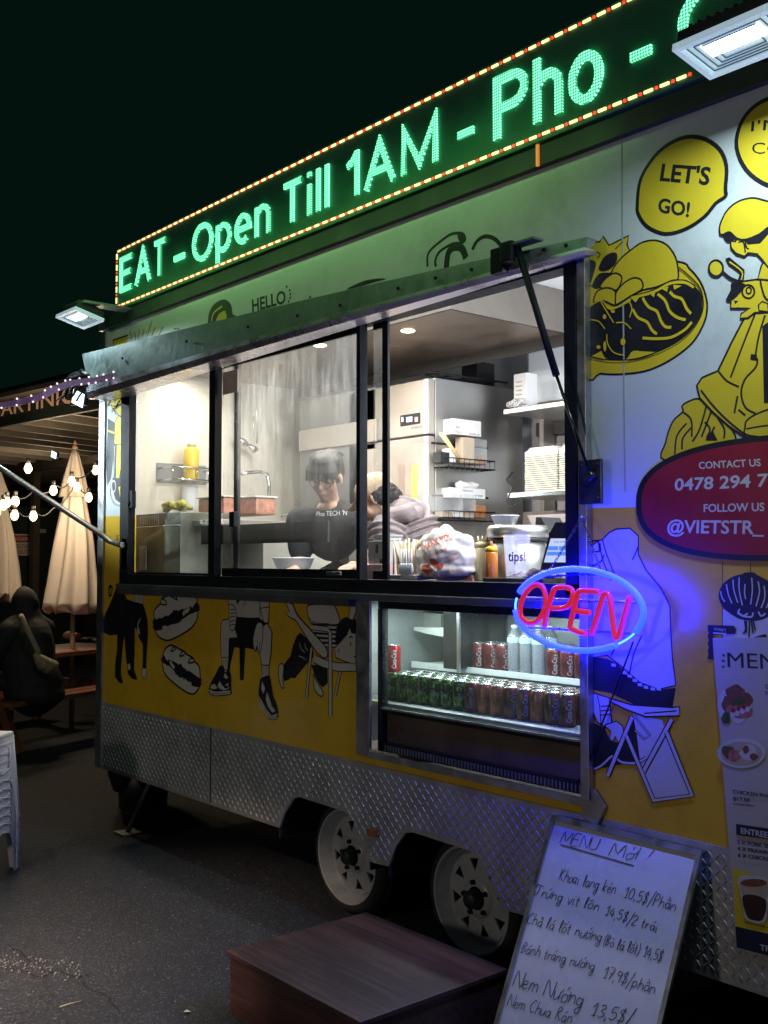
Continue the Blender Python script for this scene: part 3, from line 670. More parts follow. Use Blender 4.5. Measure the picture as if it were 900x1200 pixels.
# lantern, white panel, stamp
m = Mural('mural_lantern', (820, 650, 4.8))
m.fill([(130,305),(200,345),(380,350),(460,330),(460,520),(130,480)], 1, False)
m.line([(127,40),(127,480)], .0025, 0, False); m.line([(285,40),(285,105)], .0025, 0, False)
m.fill([(105,230),(118,185),(145,150),(190,122),(240,108),(255,100),(305,100),(320,112),(370,138),(430,180),(455,230),(440,290),(390,345),(340,368),(290,372),(220,360),(150,315),(118,275)], 0)
for p in ([(150,165),(160,220),(182,275)], [(187,140),(192,200),(214,270)], [(222,128),(222,200),(240,285)], [(255,165),(252,210),(258,250)], [(292,130),(296,200),(286,280)], [(328,150),(336,210),(316,290)], [(362,175),(366,240),(345,300)], [(395,190),(398,240),(375,300)], [(117,205),(125,240),(142,265)]): m.line(p, .004, 1)
for p in ([(215,320),(240,345),(270,330)], [(240,345),(290,350),(300,325)], [(330,320),(345,345),(370,330)], [(225,305),(215,330),(240,340)]): m.line(p, .005, 1)
for p in ([(252,370),(258,420),(244,445)], [(262,372),(262,440)], [(280,372),(276,472)], [(300,368),(312,425)], [(290,372),(300,440)]): m.line(p, .005, 0)
m.fill([(45,395),(190,400),(205,420),(200,445),(75,450),(75,590),(42,585),(50,560),(44,540),(52,520),(44,500),(52,480),(44,460),(52,440),(44,420)], 0, False)
m.text('STREET', (80,425), (150,432), (80,412), 1, .01); m.line([(75,440),(150,445)], .004, 1); m.fill([(300,465),(370,445),(384,470),(384,476)], 0, False); m.done(T)
# seated customer on the folding stool, right of the cabinet (photo points)
m = Mural('mural_stool_sitter')
Lx = 693
m.fill([(Lx,640),(698,636),(706,632),(714,624),(722,620),(738,619),(748,628),(748,650),(757,668),(775,690),(785,710),(786,740),(788,772),(792,803),(772,808),(750,800),(732,784),(712,768),(Lx,770)], 1, False, .005)
m.fill([(Lx,770),(700,770),(712,772),(722,777),(735,790),(755,803),(775,808),(792,806),(788,830),(785,832),(755,832),(740,824),(715,812),(Lx,808)], 0, False)
for p in ([(706,632),(711,650),(722,678)], [(703,636),(706,655),(716,680)], [(748,640),(744,650),(741,656)], [(Lx,634),(702,633)], [(Lx,647),(703,646)], [(701,634),(703,646)], [(752,745),(743,765),(737,792)], [(Lx,664),(704,658),(708,650)], [(716,768),(720,760)]): m.line(p, .005)
for (x, y) in ((719,779),(732,788),(738,792),(744,797),(750,802),(757,805),(765,807),(772,807)): m.fill([(x-2.6,y-1.6),(x+2.6,y-1.0),(x+2.6,y+2.4),(x-2.6,y+1.6)], 1, False)
m.fill([(Lx,811),(702,814),(714,818),(717,850),(708,852),(700,846),(Lx,830)], 1, False, .005)
for p in ([(700,815),(703,830),(704,848)], [(704,828),(714,827)], [(704,833),(715,832)], [(704,838),(715,837)]): m.line(p, .004)
m.fill([(742,836),(776,844),(781,860),(808,930),(769,938),(752,898),(744,862)], 1, False)
m.fill([(Lx,846),(708,853),(715,868),(724,870),(729,858),(742,838),(746,860),(750,892),(726,896),(Lx,903)], 0, False)
m.fill([(708,850),(722,845),(729,850),(732,862),(725,870),(721,863),(718,869),(714,865),(716,857)], 1, False, .004)
m.line([(Lx,903),(705,897),(718,886),(728,893),(745,894),(757,888)], .012, 0); m.line([(Lx,903),(705,897),(718,886),(728,893),(745,894),(757,888)], .007, 1)
for a_ in ([(743,838),(762,862),(755,866),(744,856)],): m.line(a_, .009, 0, False); m.line(a_, .004, 1, False)
for a_ in ([(741,840),(712,909)], [(787,843),(754,904)], [(734,862),(766,938),(811,932),(781,858)]):
    m.line(a_, .020, 0, False); m.line(a_, .012, 1, False)
m.fill([(714,818),(740,826),(788,829),(796,828),(796,839),(757,840),(735,832),(714,822)], 1, False, .005)
m.line([(755,836),(793,833)], .004); m.done(T)
# two filled rolls
m = Mural('mural_sandwich', (170, 680, 8.575))
m.fill([(90,370),(95,300),(148,240),(170,180),(240,150),(290,108),(380,95),(480,105),(515,170),(525,230),(530,330),(510,420),(440,500),(300,580),(220,605),(140,570),(105,500)], 1, True, .010)
for p in ([(148,240),(215,245),(205,205),(170,185)], [(240,150),(300,185),(322,198),(310,160),(280,118)], [(350,98),(400,150),(425,160),(415,125),(390,97)]): m.line(p, .009)
m.fill([(65,400),(80,405),(100,378),(110,395),(150,375),(160,385),(215,350),(230,362),(275,320),(285,290),(300,305),(320,295),(330,310),(380,282),(385,295),(450,260),(470,268),(515,222),(540,240),(538,258),(558,262),(542,280),(555,292),(535,310),(460,340),(430,365),(370,400),(340,430),(250,450),(180,490),(150,505),(100,505),(85,495),(75,460),(85,445),(68,430),(80,420)], 0, False)
for p in ([(175,485),(205,475),(225,490),(250,480),(245,462)], [(262,465),(310,465),(350,440)], [(372,412),(400,400),(440,370),(465,355)], [(380,345),(400,320),(430,300),(440,270)], [(465,265),(480,240),(490,200)]): m.line(p, .022, 1)
m.done(T)
m = Mural('mural_sandwich', (170, 680, 8.575))
m.fill([(190,720),(210,680),(260,652),(310,670),(340,690),(400,720),(420,745),(480,780),(500,820),(540,860),(553,950),(550,1060),(500,1135),(440,1135),(350,1080),(240,990),(190,920),(175,830)], 1, True, .010)
for p in ([(258,715),(275,680),(300,668)], [(258,715),(290,705),(315,675)], [(345,765),(370,720),(395,715)], [(345,765),(385,755),(405,722)], [(432,828),(455,790),(485,785)], [(432,828),(470,830),(492,815)]): m.line(p, .009)
m.fill([(158,790),(175,770),(170,752),(200,765),(250,800),(300,820),(340,850),(360,835),(375,868),(430,915),(445,910),(520,965),(550,985),(572,1000),(558,1020),(570,1040),(545,1075),(500,1070),(450,1050),(400,1010),(330,970),(290,930),(240,870),(200,840),(175,825)], 0, False)
for p in ([(205,735),(215,780),(235,795)], [(250,815),(270,850),(295,880)], [(230,870),(265,900),(300,945)], [(315,960),(345,995),(385,995)], [(395,1000),(430,1035),(465,1040)]): m.line(p, .018, 1)
m.done(T)
# dark figure at the corner
m = Mural('mural_bag_carrier', (110, 680, 8.575))
m.fill([(398,72),(490,76),(492,240),(400,225)], 1, False, .006)
for x in (420, 445, 468): m.line([(x,80),(x,215)], .005, 0, False)
m.fill([(80,480),(95,400),(115,330),(160,240),(215,100),(228,30),(300,25),(290,90),(330,190),(400,215),(490,235),(512,290),(540,400),(545,520),(538,640),(530,760),(525,885),(488,880),(492,760),(490,640),(455,585),(430,500),(410,470),(410,600),(410,700),(403,900),(432,975),(430,1000),(385,992),(342,940),(325,800),(312,650),(308,560),(300,600),(285,720),(275,850),(272,950),(292,1020),(285,1038),(255,1030),(212,970),(212,850),(232,700),(235,545),(160,555),(95,525)], 0, False)
m.fill([(145,70),(170,45),(188,75),(180,150),(150,165)], 0)
for y in (85, 105, 125): m.line([(152,y+10),(180,y)], .006, 2, False)
m.fill([(472,378),(445,420),(438,470),(438,520),(455,545),(463,530),(455,490),(445,455)], 1)
m.fill([(488,880),(526,885),(532,950),(520,1005),(508,965),(500,1005),(495,960),(480,970)], 1, False, .005)
m.fill([(335,845),(362,835),(370,890),(350,905)], 1, False)
m.fill([(515,78),(598,84),(578,155),(560,125)], 0, False); m.done(T)
# seated figure with high-top shoes
m = Mural('mural_seated_man', (240, 680, 4.7368))
m.fill([(165,315),(245,340),(325,310),(322,378),(225,376),(216,550),(210,556),(195,552),(192,376),(165,372),(142,470),(135,540),(120,520),(122,430),(138,325)], 0, False)
m.fill([(135,68),(358,75),(357,150),(352,240),(300,215),(170,205),(165,150),(130,135)], 1, False, .006)
m.fill([(168,205),(240,208),(300,206),(335,238),(325,390),(270,385),(225,375),(165,372),(145,372),(140,320),(178,318),(165,270),(165,230)], 0, False)
m.fill([(88,250),(100,220),(140,213),(165,262),(182,318),(135,322),(132,428),(92,430),(86,350)], 1, False, .006)
m.fill([(135,135),(168,150),(175,200),(170,250),(158,278),(140,268),(135,200)], 1, True, .005)
for y in (165, 185, 205, 228, 250): m.line([(140,y),(168,y-5)], .005)
m.fill([(172,70),(208,72),(190,120),(178,135)], 0, False); m.line([(255,78),(230,110),(215,145)], .004); m.line([(305,75),(305,205)], .005, 0, False); m.line([(308,155),(355,150)], .006, 0, False)
m.fill([(92,428),(132,428),(125,500),(97,482)], 1, False, .005); m.line([(105,432),(105,478)], .003, 0, False); m.line([(118,432),(117,480)], .003, 0, False)
m.fill([(22,600),(35,565),(60,520),(82,478),(102,475),(112,510),(142,512),(146,600),(142,635),(60,643),(28,632)], 0, True)
m.fill([(23,606),(60,620),(142,612),(141,632),(60,640),(30,630)], 1, False); m.line([(25,618),(60,630),(141,624)], .003)
m.fill([(82,560),(100,590),(130,570),(135,600),(105,612),(80,600),(70,585)], 1, False); m.fill([(38,580),(55,575),(70,600),(45,605),(28,598)], 1, False); m.fill([(112,515),(130,540),(118,548),(105,535)], 1, False)
m.fill([(102,575),(125,588),(138,570),(128,600),(108,600)], 0, False)
m.fill([(325,250),(345,240),(372,285),(368,400),(356,472),(316,470),(303,390),(318,320)], 1, False, .006)
m.fill([(308,155),(357,150),(352,235),(330,240)], 1, False, .005); m.fill([(300,225),(345,235),(330,250),(310,245)], 0, False)
m.fill([(272,300),(290,240),(312,235),(322,260),(320,340),(308,395),(296,402),(288,365),(280,395),(268,350)], 1, True, .005)
m.line([(292,330),(296,395)], .004); m.line([(306,340),(303,395)], .004)
m.fill([(315,470),(356,475),(354,535),(318,545)], 1, False, .005)
for x in (325, 335, 345): m.line([(x,478),(x,525)], .003, 0, False)
m.fill([(305,560),(318,540),(356,530),(368,580),(378,640),(398,690),(406,740),(398,768),(370,776),(340,755),(310,690),(298,640)], 0, True)
m.fill([(297,640),(312,660),(340,715),(370,752),(404,738),(400,765),(375,774),(345,762),(312,705)], 1, False); m.line([(300,655),(340,730),(370,762),(402,752)], .003)
m.fill([(318,560),(335,600),(325,630),(312,600)], 1, False); m.fill([(345,620),(360,660),(372,700),(392,725),(375,735),(350,700),(338,660)], 1, False); m.done(T)
# figure tumbling over a chair
m = Mural('mural_chair_figure', (240, 680, 4.7368))
m.fill([(530,290),(580,335),(605,400),(600,430),(565,465),(520,520),(500,545),(475,540),(470,550),(440,560),(430,480),(475,420),(490,360),(510,310)], 0, False)
for p in ([(525,345),(535,380),(555,400)], [(555,350),(560,375),(572,388)], [(522,420),(545,430),(555,440)]): m.line(p, .004, 1)
m.fill([(410,480),(425,462),(438,480),(433,550),(440,595),(425,592),(410,540)], 1, True, .006)
m.fill([(590,470),(680,470),(682,570),(655,595),(640,580),(618,545)], 0, False)
m.fill([(603,520),(615,550),(655,618),(652,642),(635,638),(608,600)], 1, True, .006)
m.fill([(568,150),(600,134),(690,135),(720,142),(750,225),(738,245),(690,248),(600,242),(578,215)], 1, True, .006); m.line([(575,205),(610,235),(690,242)], .004)
for y in (255, 280, 305, 330, 355): m.line([(600,y),(730,y+8)], .020, 0, False); m.line([(600,y),(730,y+8)], .010, 1, False)
for a_, w_ in (([(592,375),(575,530),(564,655)], .020), ([(752,500),(738,570),(724,640)], .018), ([(608,435),(660,462),(740,482),(838,482)], .040), ([(590,260),(680,272),(695,290),(697,500),(697,755)], .026)):
    m.line(a_, w_, 0, False); m.line(a_, w_-.008, 1, False)
m.fill([(745,350),(790,300),(800,265),(838,290),(838,466),(780,452),(728,430),(718,380)], 1, False, .005)
m.fill([(725,350),(728,290),(735,250),(765,212),(800,205),(838,222),(838,290),(812,292),(808,262),(788,300),(765,320),(748,350)], 0, True)
for p in ([(800,320),(812,312),(822,320)], [(806,345),(812,352),(808,362)], [(745,380),(742,400)], [(828,425),(838,423)]): m.line(p, .006)
m.fill([(450,110),(462,108),(475,128),(488,130),(505,180),(530,215),(600,290),(660,355),(682,395),(680,425),(660,432),(620,400),(560,310),(505,222),(470,205),(448,185),(470,172),(455,140)], 1, False, .006)
m.fill([(795,120),(805,112),(812,130),(820,112),(838,112),(838,180),(822,222),(797,212),(805,160)], 1, False, .005); m.done(T)
# porter with conical hat at the far left
m = Mural('mural_hat_porter', (110, 420, 4.0))
m.fill([(66,282),(96,300),(98,400),(82,560),(62,600),(58,500)], 0, False)
m.fill([(95,395),(149,395),(149,640),(125,680),(100,660),(85,600)], 0, False)
m.fill([(85,220),(100,245),(120,270),(149,255),(149,190)], 2, True, .006); m.fill([(98,300),(115,268),(149,285),(149,405),(96,400)], 2, False, .006)
m.fill([(108,405),(140,405),(118,560),(104,560)], 2, False); m.fill([(115,605),(148,580),(148,660),(125,665)], 2, False)
m.fill([(68,218),(85,150),(100,98),(112,92),(149,98),(149,180),(130,212),(102,226)], 2, False, .007)
for x, y in ((82,222),(98,224),(112,220),(126,212),(140,196)): m.line([(112,96),(x,y)], .003, 0, False)
m.line([(128,215),(138,238),(130,250)], .006); m.line([(96,245),(102,262)], .006); m.line([(64,338),(96,350)], .012, 2); m.line([(64,346),(96,358)], .004, 0)
m.line([(82,570),(76,630),(95,680),(128,692)], .010, 0); m.line([(82,570),(76,630),(95,680),(128,692)], .004, 1); m.line(circ(92,600,10,26), .009, 1, True, True)
m.line([(98,410),(92,560)], .006, 1); m.line([(112,860),(108,835),(118,830)], .004); m.done(T)
# bits of lettering and heads above the hatch
m = Mural('mural_greeting', (220, 300, 3.6))
m.text('HELLO', (272,236), (414,197), (270,186), 0, .03)
for p in ([(420,125),(416,135)], [(433,142),(427,148)], [(436,160),(430,162)], [(435,176),(429,176)], [(428,194),(424,190)]): m.line(p, .012, 0, False)
m.fill([(86,300),(90,240),(115,200),(155,183),(182,205),(190,245),(205,252),(190,262),(160,268),(158,232),(132,245),(118,275),(112,300)], 0)
m.fill([(118,300),(122,268),(135,245),(155,232),(165,260),(150,275),(160,300)], 2); m.line([(100,275),(110,240),(145,212)], .010, 2)
m.fill([(670,140),(740,106),(800,95),(838,97),(790,110),(730,128)], 0); m.fill([(510,180),(515,165),(522,175)], 0, False); m.done(T)
m = Mural('mural_raised_hands', (450, 0, 2.0))
m.line([(102,625),(102,600),(112,583),(140,560),(160,548),(184,548),(190,562),(180,570),(160,572),(130,590),(120,612),(122,625)], .012, 0); m.fill([(172,550),(188,552),(190,565),(178,568)], 0)
m.line([(207,585),(218,565),(238,554),(262,562),(285,590)], .016, 0); m.line([(146,628),(150,595),(163,580),(182,582),(192,605)], .030, 0); m.done(T)
m = Mural('mural_fish_fan', (60, 250, 4.5))
m.fill([(260,690),(290,640),(370,630),(470,590),(590,588),(560,640),(400,660),(255,720)], 1, False)
m.fill([(325,670),(405,642),(395,688),(332,705)], 2, False, .010)
for p in ([(415,620),(425,665)], [(440,625),(445,668)], [(465,610),(460,665)], [(490,610),(480,655)], [(530,570),(505,650)], [(550,600),(530,645)], [(590,600),(568,640)]): m.line(p, .007, 0, False)
for q in ([(340,700),(350,670)], [(355,695),(375,660)], [(372,690),(395,650)]): m.line(q, .004, 0, False)
m.fill([(645,604),(675,604),(675,614),(645,614)], 0, False); m.done(T)

# ================================================================== LED SIGN
SG = thing('led_sign', (-3.75, -.03, 3.0), 'long scrolling LED sign with green letters and yellow dashed border on the roof edge', 'LED sign')
SX0, SX1, SZ0, SZ1, SY = -5.72, -1.80, 3.036, 3.40, -.05
build('cabinet', MB().box((SX0, SY, SZ0), (-1.28, .06, SZ1), .004), M('led_panel_green', (0.03, 0.22, 0.11), 0.5, var=0.3, vscale=3), SG)  # panel coloured green to carry the glow around the letters
def led_mat(name, col, s, pitch=.0105, floor=.12):
    m, nt, b = new_mat(name); L = nt.links.new
    for n in list(nt.nodes): nt.nodes.remove(n)
    out = nd(nt, 'ShaderNodeOutputMaterial'); em = nd(nt, 'ShaderNodeEmission'); em.inputs[0].default_value = (*col, 1)
    tc = nd(nt, 'ShaderNodeTexCoord'); sp = nd(nt, 'ShaderNodeSeparateXYZ'); L(tc.outputs['Object'], sp.inputs[0])
    ps = []
    for ax in ('X', 'Z'):
        a = nd(nt, 'ShaderNodeMath', operation='PINGPONG'); a.inputs[1].default_value = pitch/2; L(sp.outputs[ax], a.inputs[0])
        c = nd(nt, 'ShaderNodeMapRange'); c.inputs['From Min'].default_value = 0; c.inputs['From Max'].default_value = pitch/2; c.inputs['To Min'].default_value = 1.0; c.inputs['To Max'].default_value = 0.0; L(a.outputs[0], c.inputs[0]); ps.append(c)
    mu = nd(nt, 'ShaderNodeMath', operation='MULTIPLY'); L(ps[0].outputs[0], mu.inputs[0]); L(ps[1].outputs[0], mu.inputs[1])
    mr = nd(nt, 'ShaderNodeMapRange'); mr.inputs['From Min'].default_value = .1; mr.inputs['From Max'].default_value = .5; mr.inputs['To Min'].default_value = s*floor; mr.inputs['To Max'].default_value = s; L(mu.outputs[0], mr.inputs[0])
    L(mr.outputs[0], em.inputs[1]); L(em.outputs[0], out.inputs[0]); return m
led_g = led_mat('green_led_dots', (0.17, 1.0, 0.45), 3.4)
yl = SY-.010
def arc(cx, cy, rx, ry, a0, a1, n=14): return [(cx+rx*math.cos(R_(a0+(a1-a0)*i/n)), cy+ry*math.sin(R_(a0+(a1-a0)*i/n))) for i in range(n+1)]
LG = {'E': (.56, [(.56,1),(0,1),(0,0),(.56,0)], [(0,.53),(.50,.53)]), 'A': (.66, [(0,-.06),(.33,1.0),(.66,-.06)], [(.13,.33),(.53,.33)]), 'T': (.50, [(0,1),(.50,1)], [(.25,1),(.25,-.06)]),
 'O': (.68, arc(.34,.5,.34,.5,90,450,28)), 'p': (.44, [(0,.78),(0,-.36)], arc(.20,.36,.24,.36,170,-170,20)), 'e': (.46, [(.0,.36)]+arc(.23,.36,.23,.36,0,310,22)),
 'n': (.40, [(0,-.06),(0,.78)], [(0,.5)]+arc(.20,.48,.20,.24,150,0,8)+[(.40,-.06)]), 'i': (.0, [(0,-.06),(0,.76)], [(0,.94),(0,1.08)]), 'l': (.0, [(0,-.06),(0,1.06)]),
 '1': (.24, [(.24,-.06),(.24,1.06)], [(.24,1.0),(.14,.84),(0,.74)]), 'M': (.70, [(0,-.06),(0,1),(.35,.08),(.70,1),(.70,-.06)]), 'P': (.54, [(0,-.06),(0,1)]+arc(.30,.74,.24,.26,90,-90,10)+[(0,.48)]),
 'h': (.40, [(0,-.06),(0,1.06)], [(0,.5)]+arc(.20,.48,.20,.24,150,0,8)+[(.40,-.06)]), 'o': (.46, arc(.23,.36,.23,.36,90,450,22)), 'C': (.62, arc(.34,.5,.34,.5,50,310,20))}
def word(s, x0, x1, zb, zt, th=.138, gap=.24):
    h = zt-zb; tot = sum(LG[c][0] for c in s)+gap*(len(s)-1); sxx = (x1-x0-th*h)/tot; X = x0+th*h/2; w = th*h/2
    for c in s:
        g = LG[c]; mb = MB()
        for si, pl_ in enumerate(g[1:]):
            P_ = [V((X+a*sxx, yl-.0004*si, zb+w+b*(h-2*w))) for a, b in pl_]; n = len(P_); Ls, Rs = [], []
            for i, p in enumerate(P_):
                closed = (P_[0]-P_[-1]).length < 1e-6
                d0 = (p-P_[i-1]) if i else ((P_[0]-P_[-2]) if closed else P_[1]-p)
                d1 = (P_[i+1]-p) if i < n-1 else ((P_[1]-p) if closed else p-P_[i-1])
                d0.normalize(); d1.normalize(); t = (d0+d1)
                t = t.normalized() if t.length > 1e-4 else d0
                nn = V((-t.z, 0, t.x)); k = max(.45, abs(nn.dot(V((-d0.z, 0, d0.x))))); Ls.append(p+nn*w/k); Rs.append(p-nn*w/k)
            b0 = len(mb.v); e = V((0, .009, 0)); mb.v += Ls+Rs+[q+e for q in Ls]+[q+e for q in Rs]
            for i in range(n-1):
                mb.face((b0+i, b0+i+1, b0+n+i+1, b0+n+i)); mb.face((b0+i, b0+i+1, b0+2*n+i+1, b0+2*n+i)); mb.face((b0+n+i, b0+n+i+1, b0+3*n+i+1, b0+3*n+i))
        build('letter', mb, led_g, SG, fixn=False); X += (g[0]+gap)*sxx
sx = lambda px: at_y(px, 200, yl).x
ZB, ZC = 3.108, 3.325
def zpx(px, py): return at_y(px, py, yl).z
word('EAT', sx(141), sx(195), at_y(143, 342, yl).z, at_y(145, 300, yl).z)
zb = at_y(330, 266, yl).z; zc = at_y(335, 214, yl).z
word('Open', sx(225.5), sx(316), zb, zc); word('Till', sx(330), sx(384.5), zb, zc); word('1AM', sx(404), sx(512), zb, zc)
zb2 = at_y(585, 163, yl).z; zc2 = at_y(585, 88, yl).z
word('Pho', sx(578), sx(707), zb2, zc2)
word('C', sx(796), sx(905), zb2, zc2)
for a, b_ in ((204, 216), (536, 554), (739, 764)):
    zm = {204: at_y(210, 301, yl).z, 536: at_y(545, 155.5, yl).z, 739: at_y(751, 62, yl).z}[a]; h = .015
    build('dash', MB().box((sx(a), yl, zm-h), (sx(b_), SY-.0005, zm+h)), led_g, SG)
led_y = MEmit('yellow_border_led', (1.0, 0.74, 0.30), 1.9); led_r = MEmit('red_border_led', (1.0, 0.05, 0.01), 1.3)
md = None; mr_ = None
zt_, zb_ = 3.381, 3.057; xa, xb = SX0+.03, SX1-.01; n = 64; st = (xb-xa)/n
def shared(name, proto, mat, loc, rot=0):
    o = bpy.data.objects.new(name, proto); COL.objects.link(o); o.parent = SG; o.location = V(loc)-SG.location; o.rotation_euler = (0, rot, 0); return o
pm = build('border_led', MB().box((-st*.28, -.006, -.0048), (st*.28, 0, .0048), .002), led_y).data; bpy.data.objects.remove(bpy.data.objects['border_led'])
pr = build('red_led', MB().box((-st*.07, -.006, -.0045), (st*.07, 0, .0045)), led_r).data; bpy.data.objects.remove(bpy.data.objects['red_led'])
for i in range(n):
    for z in (zt_, zb_):
        shared('border_led', pm, None, (xa+(i+.4)*st, SY-.0005, z)); shared('red_led', pr, None, (xa+(i+.9)*st, SY-.0005, z))
for i in range(5):
    z = zb_+(i+.5)*(zt_-zb_)/5
    shared('border_led', pm, None, (xa-.004, SY-.0005, z+.004), R_(90)); shared('red_led', pr, None, (xa-.004, SY-.0005, z-.028), R_(90))
# added lamp ahead of the sign, standing in for its spill on the wall
area_light('led_sign_spill_fill', (-4.0, -.34, 3.12), (-4.0, 0.02, 2.55), 2.9, (0.40, 1.0, 0.30), 3.4, 0.06)

# ================================================================== FLOODLIGHTS
fl_glass = M('floodlight_lens', (0.7, 0.8, 0.85), 0.25, var=0.0, emit=(0.62, 0.86, 1.0), es=0.42)
def floodlight(c, u, v, hw, hh, lab, power, name='floodlight', lens_s=1.0):
    c, u, v = V(c), V(u).normalized(), V(v).normalized(); n = u.cross(v).normalized()   # n points out of the lens
    F = thing(name, c, lab, 'floodlight', 'floodlights on the trailer roof edge')
    hs = MB().obox(c-n*.030, u*hw, v*hh, n*.022)
    for i in range(9): hs.obox(c-n*.060+u*(hw*(-.8+.2*i)), u*.004, v*hh*.85, n*.010)
    build('housing', hs, M('floodlight_casting', (0.05, 0.055, 0.06), 0.45, metal=0.3), F)
    bz = MB()
    for s in (-1, 1): bz.obox(c+u*s*hw*1.0-n*.004, u*.008, v*(hh+.008), n*.010); bz.obox(c+v*s*hh-n*.004, u*(hw-.0085), v*.008, n*.010)
    build('bezel', bz, fl_glass, F)
    build('lens', MB().obox(c-n*.006, u*(hw-.009), v*(hh-.009), n*.001), M('floodlight_reflector', (0.75, 0.82, 0.85), 0.2, metal=0.3, emit=(0.55, 0.82, 0.95), es=0.5), F)
    for k in range(1, 5):       # stepped reflector ribs
        rb = MB(); a, b_ = hw*(1-.14*k), hh*(1-.14*k)
        for s in (-1, 1): rb.obox(c+u*s*a-n*.003, u*.0012, v*b_, n*.0015); rb.obox(c+v*s*b_-n*.003, u*a, v*.0012, n*.0015)
        build('reflector_step', rb, M('reflector_line', (0.15, 0.2, 0.25), 0.3, metal=0.5), F)
    build('led_array', MB().obox(c-n*.0035+v*hh*.22, u*hw*.62, v*hh*.36, n*.0012), MEmit('cool_white_led', (0.80, 0.95, 1.0), 6.0*lens_s), F)
    l = bpy.data.lights.new('floodlight_beam', 'AREA'); l.energy = power; l.color = (0.72, 0.95, 1.0); l.shape = 'RECTANGLE'; l.size = hw*1.6; l.size_y = hh*1.2
    lo_ = bpy.data.objects.new('floodlight_beam', l); COL.objects.link(lo_); lo_.location = c+n*.012; lo_.rotation_euler = n.to_track_quat('-Z', 'Y').to_euler()
    return F
# right: hangs over the wall, lens facing down and back to the wall; corners from the photo on a tilted plane
def quad_light(corners, y_near, y_far): pass
cR = V((-1.485, -.33, 2.935)); uR = V((1, 0, 0)); nR = V((0, -.147, -.99)).normalized(); vR = nR.cross(uR)
FR = floodlight(cR, uR, vR, .135, .082, 'large floodlight above the speech bubbles at the right end of the sign', 12)
for q in (-.10, .10): build('bracket', MB().tube([cR+V((q, .03, .06)), cR+V((q, .20, .08)), V((cR.x+q, -.035, cR.z+.09))], .009, 8), blackf, FR)
tb = MB(); o_ = V((-1.60, -.262, 2.945)); text_into(tb, 'Solar', o_, V((.085, 0, .0)), V((0, .004, .018)), .0); 
build('lens_brand_text', tb, M('grey_print', (0.10, 0.11, 0.12), 0.5), FR)
cL = V((-5.69, -.28, 2.952)); uL = V((1, 0, 0)); nL = V((0, -.25, -.97)).normalized(); vL = nL.cross(uL)
FL = floodlight(cL, uL, vL, .125, .081, 'small floodlight on the left roof corner beside the LED sign', 6, lens_s=.7)
build('bracket', MB().box((cL.x+.06, -.32, cL.z+.062), (cL.x+.15, -.031, cL.z+.076)), M('green_lit_bracket', (0.3, 0.32, 0.3), 0.4, metal=0.4), FL)

# ================================================================== NEON OPEN SIGN
yN = -.13
N_ = thing('neon_open_sign', at_y(680, 715, yN), 'glowing neon OPEN sign, red letters inside a blue oval tube', 'neon sign')
blue = MEmit('blue_neon', (0.03, 0.20, 1.0), 5.5); blue2 = MEmit('blue_neon_core', (0.00035, 0.0013, 1.0), 120); redn = M('red_neon', (0.6, 0.05, 0.1), 0.3, var=0.1, emit=(1.0, 0.025, 0.08), es=0.45, coat=0.3)
Nx = lambda px, py, d=0: at_y(px, py, yN+d)
def ell(a0, a1, n=40):
    # oval through the photo's outline: centre 680,716
    out = []
    c = at_y(679.5, 716, yN)
    L_ = at_y(604, 716, yN).x; Rr_ = at_y(754, 716, yN).x; a = (Rr_-L_)/2; cx = (Rr_+L_)/2; zt = at_y(683, 667.5, yN).z; zb = at_y(680, 763, yN).z; b = (zt-zb)/2; cz = (zt+zb)/2+.002
    for i in range(n+1):
        t = R_(a0+(a1-a0)*i/n); out.append(V((cx+a*math.cos(t), yN, cz+b*math.sin(t))))
    return out
build('oval_tube', MB().tube(ell(158, -28), .0102, 10), blue2, N_)
build('oval_tube', MB().tube(ell(185, 308), .0102, 10), blue2, N_)
cl = MB().tube(ell(167, 184, 10), .0035, 8).tube(ell(-50, -30, 8), .003, 8)
build('tube_end', cl, blue, N_)
def nt_(pts, name): 
    q = smooth_pts([(p[0], p[1]) for p in pts], False, 4)
    return build(name, MB().tube([Nx(*p) for p in q], .0092, 10), redn, N_)
T2 = lambda l: [(580+x/3.6, 640+y/3.6) for x, y in l]
nt_(T2([(140,325),(175,318),(205,280),(215,230),(205,180),(180,163),(150,175),(120,215),(107,260),(112,300),(140,325)]), 'letter_o')
nt_(T2([(208,340),(222,270),(245,195),(258,176),(300,174),(325,185),(328,215),(310,250),(280,262),(240,262)]), 'letter_p')
nt_(T2([(440,192),(400,188),(365,188),(350,200),(335,260),(318,330),(325,350),(360,365),(385,368)]), 'letter_e'); nt_(T2([(345,272),(380,278),(402,280)]), 'letter_e_bar')
nt_(T2([(408,375),(430,300),(455,215),(470,198),(485,220),(495,300),(505,375),(512,388),(525,375),(545,300),(570,210)]), 'letter_n')
# clear backing bars and transformer
cc = ell(0, 360, 4)
bk = MB(); pL, pR = Nx(612, 700, .03), Nx(745, 706, .03)
bk.rod(pL, pR, .004); bk.rod(Nx(618, 735, .03), Nx(738, 742, .03), .004)
for px, py in ((630, 702), (690, 705), (735, 720), (655, 737), (612, 712)): bk.rod(Nx(px, py, .03), Nx(px, py, .004), .004)
build('tube_support', bk, M('clear_acrylic', (0.3, 0.3, 0.35), 0.2, spec=.6), N_)
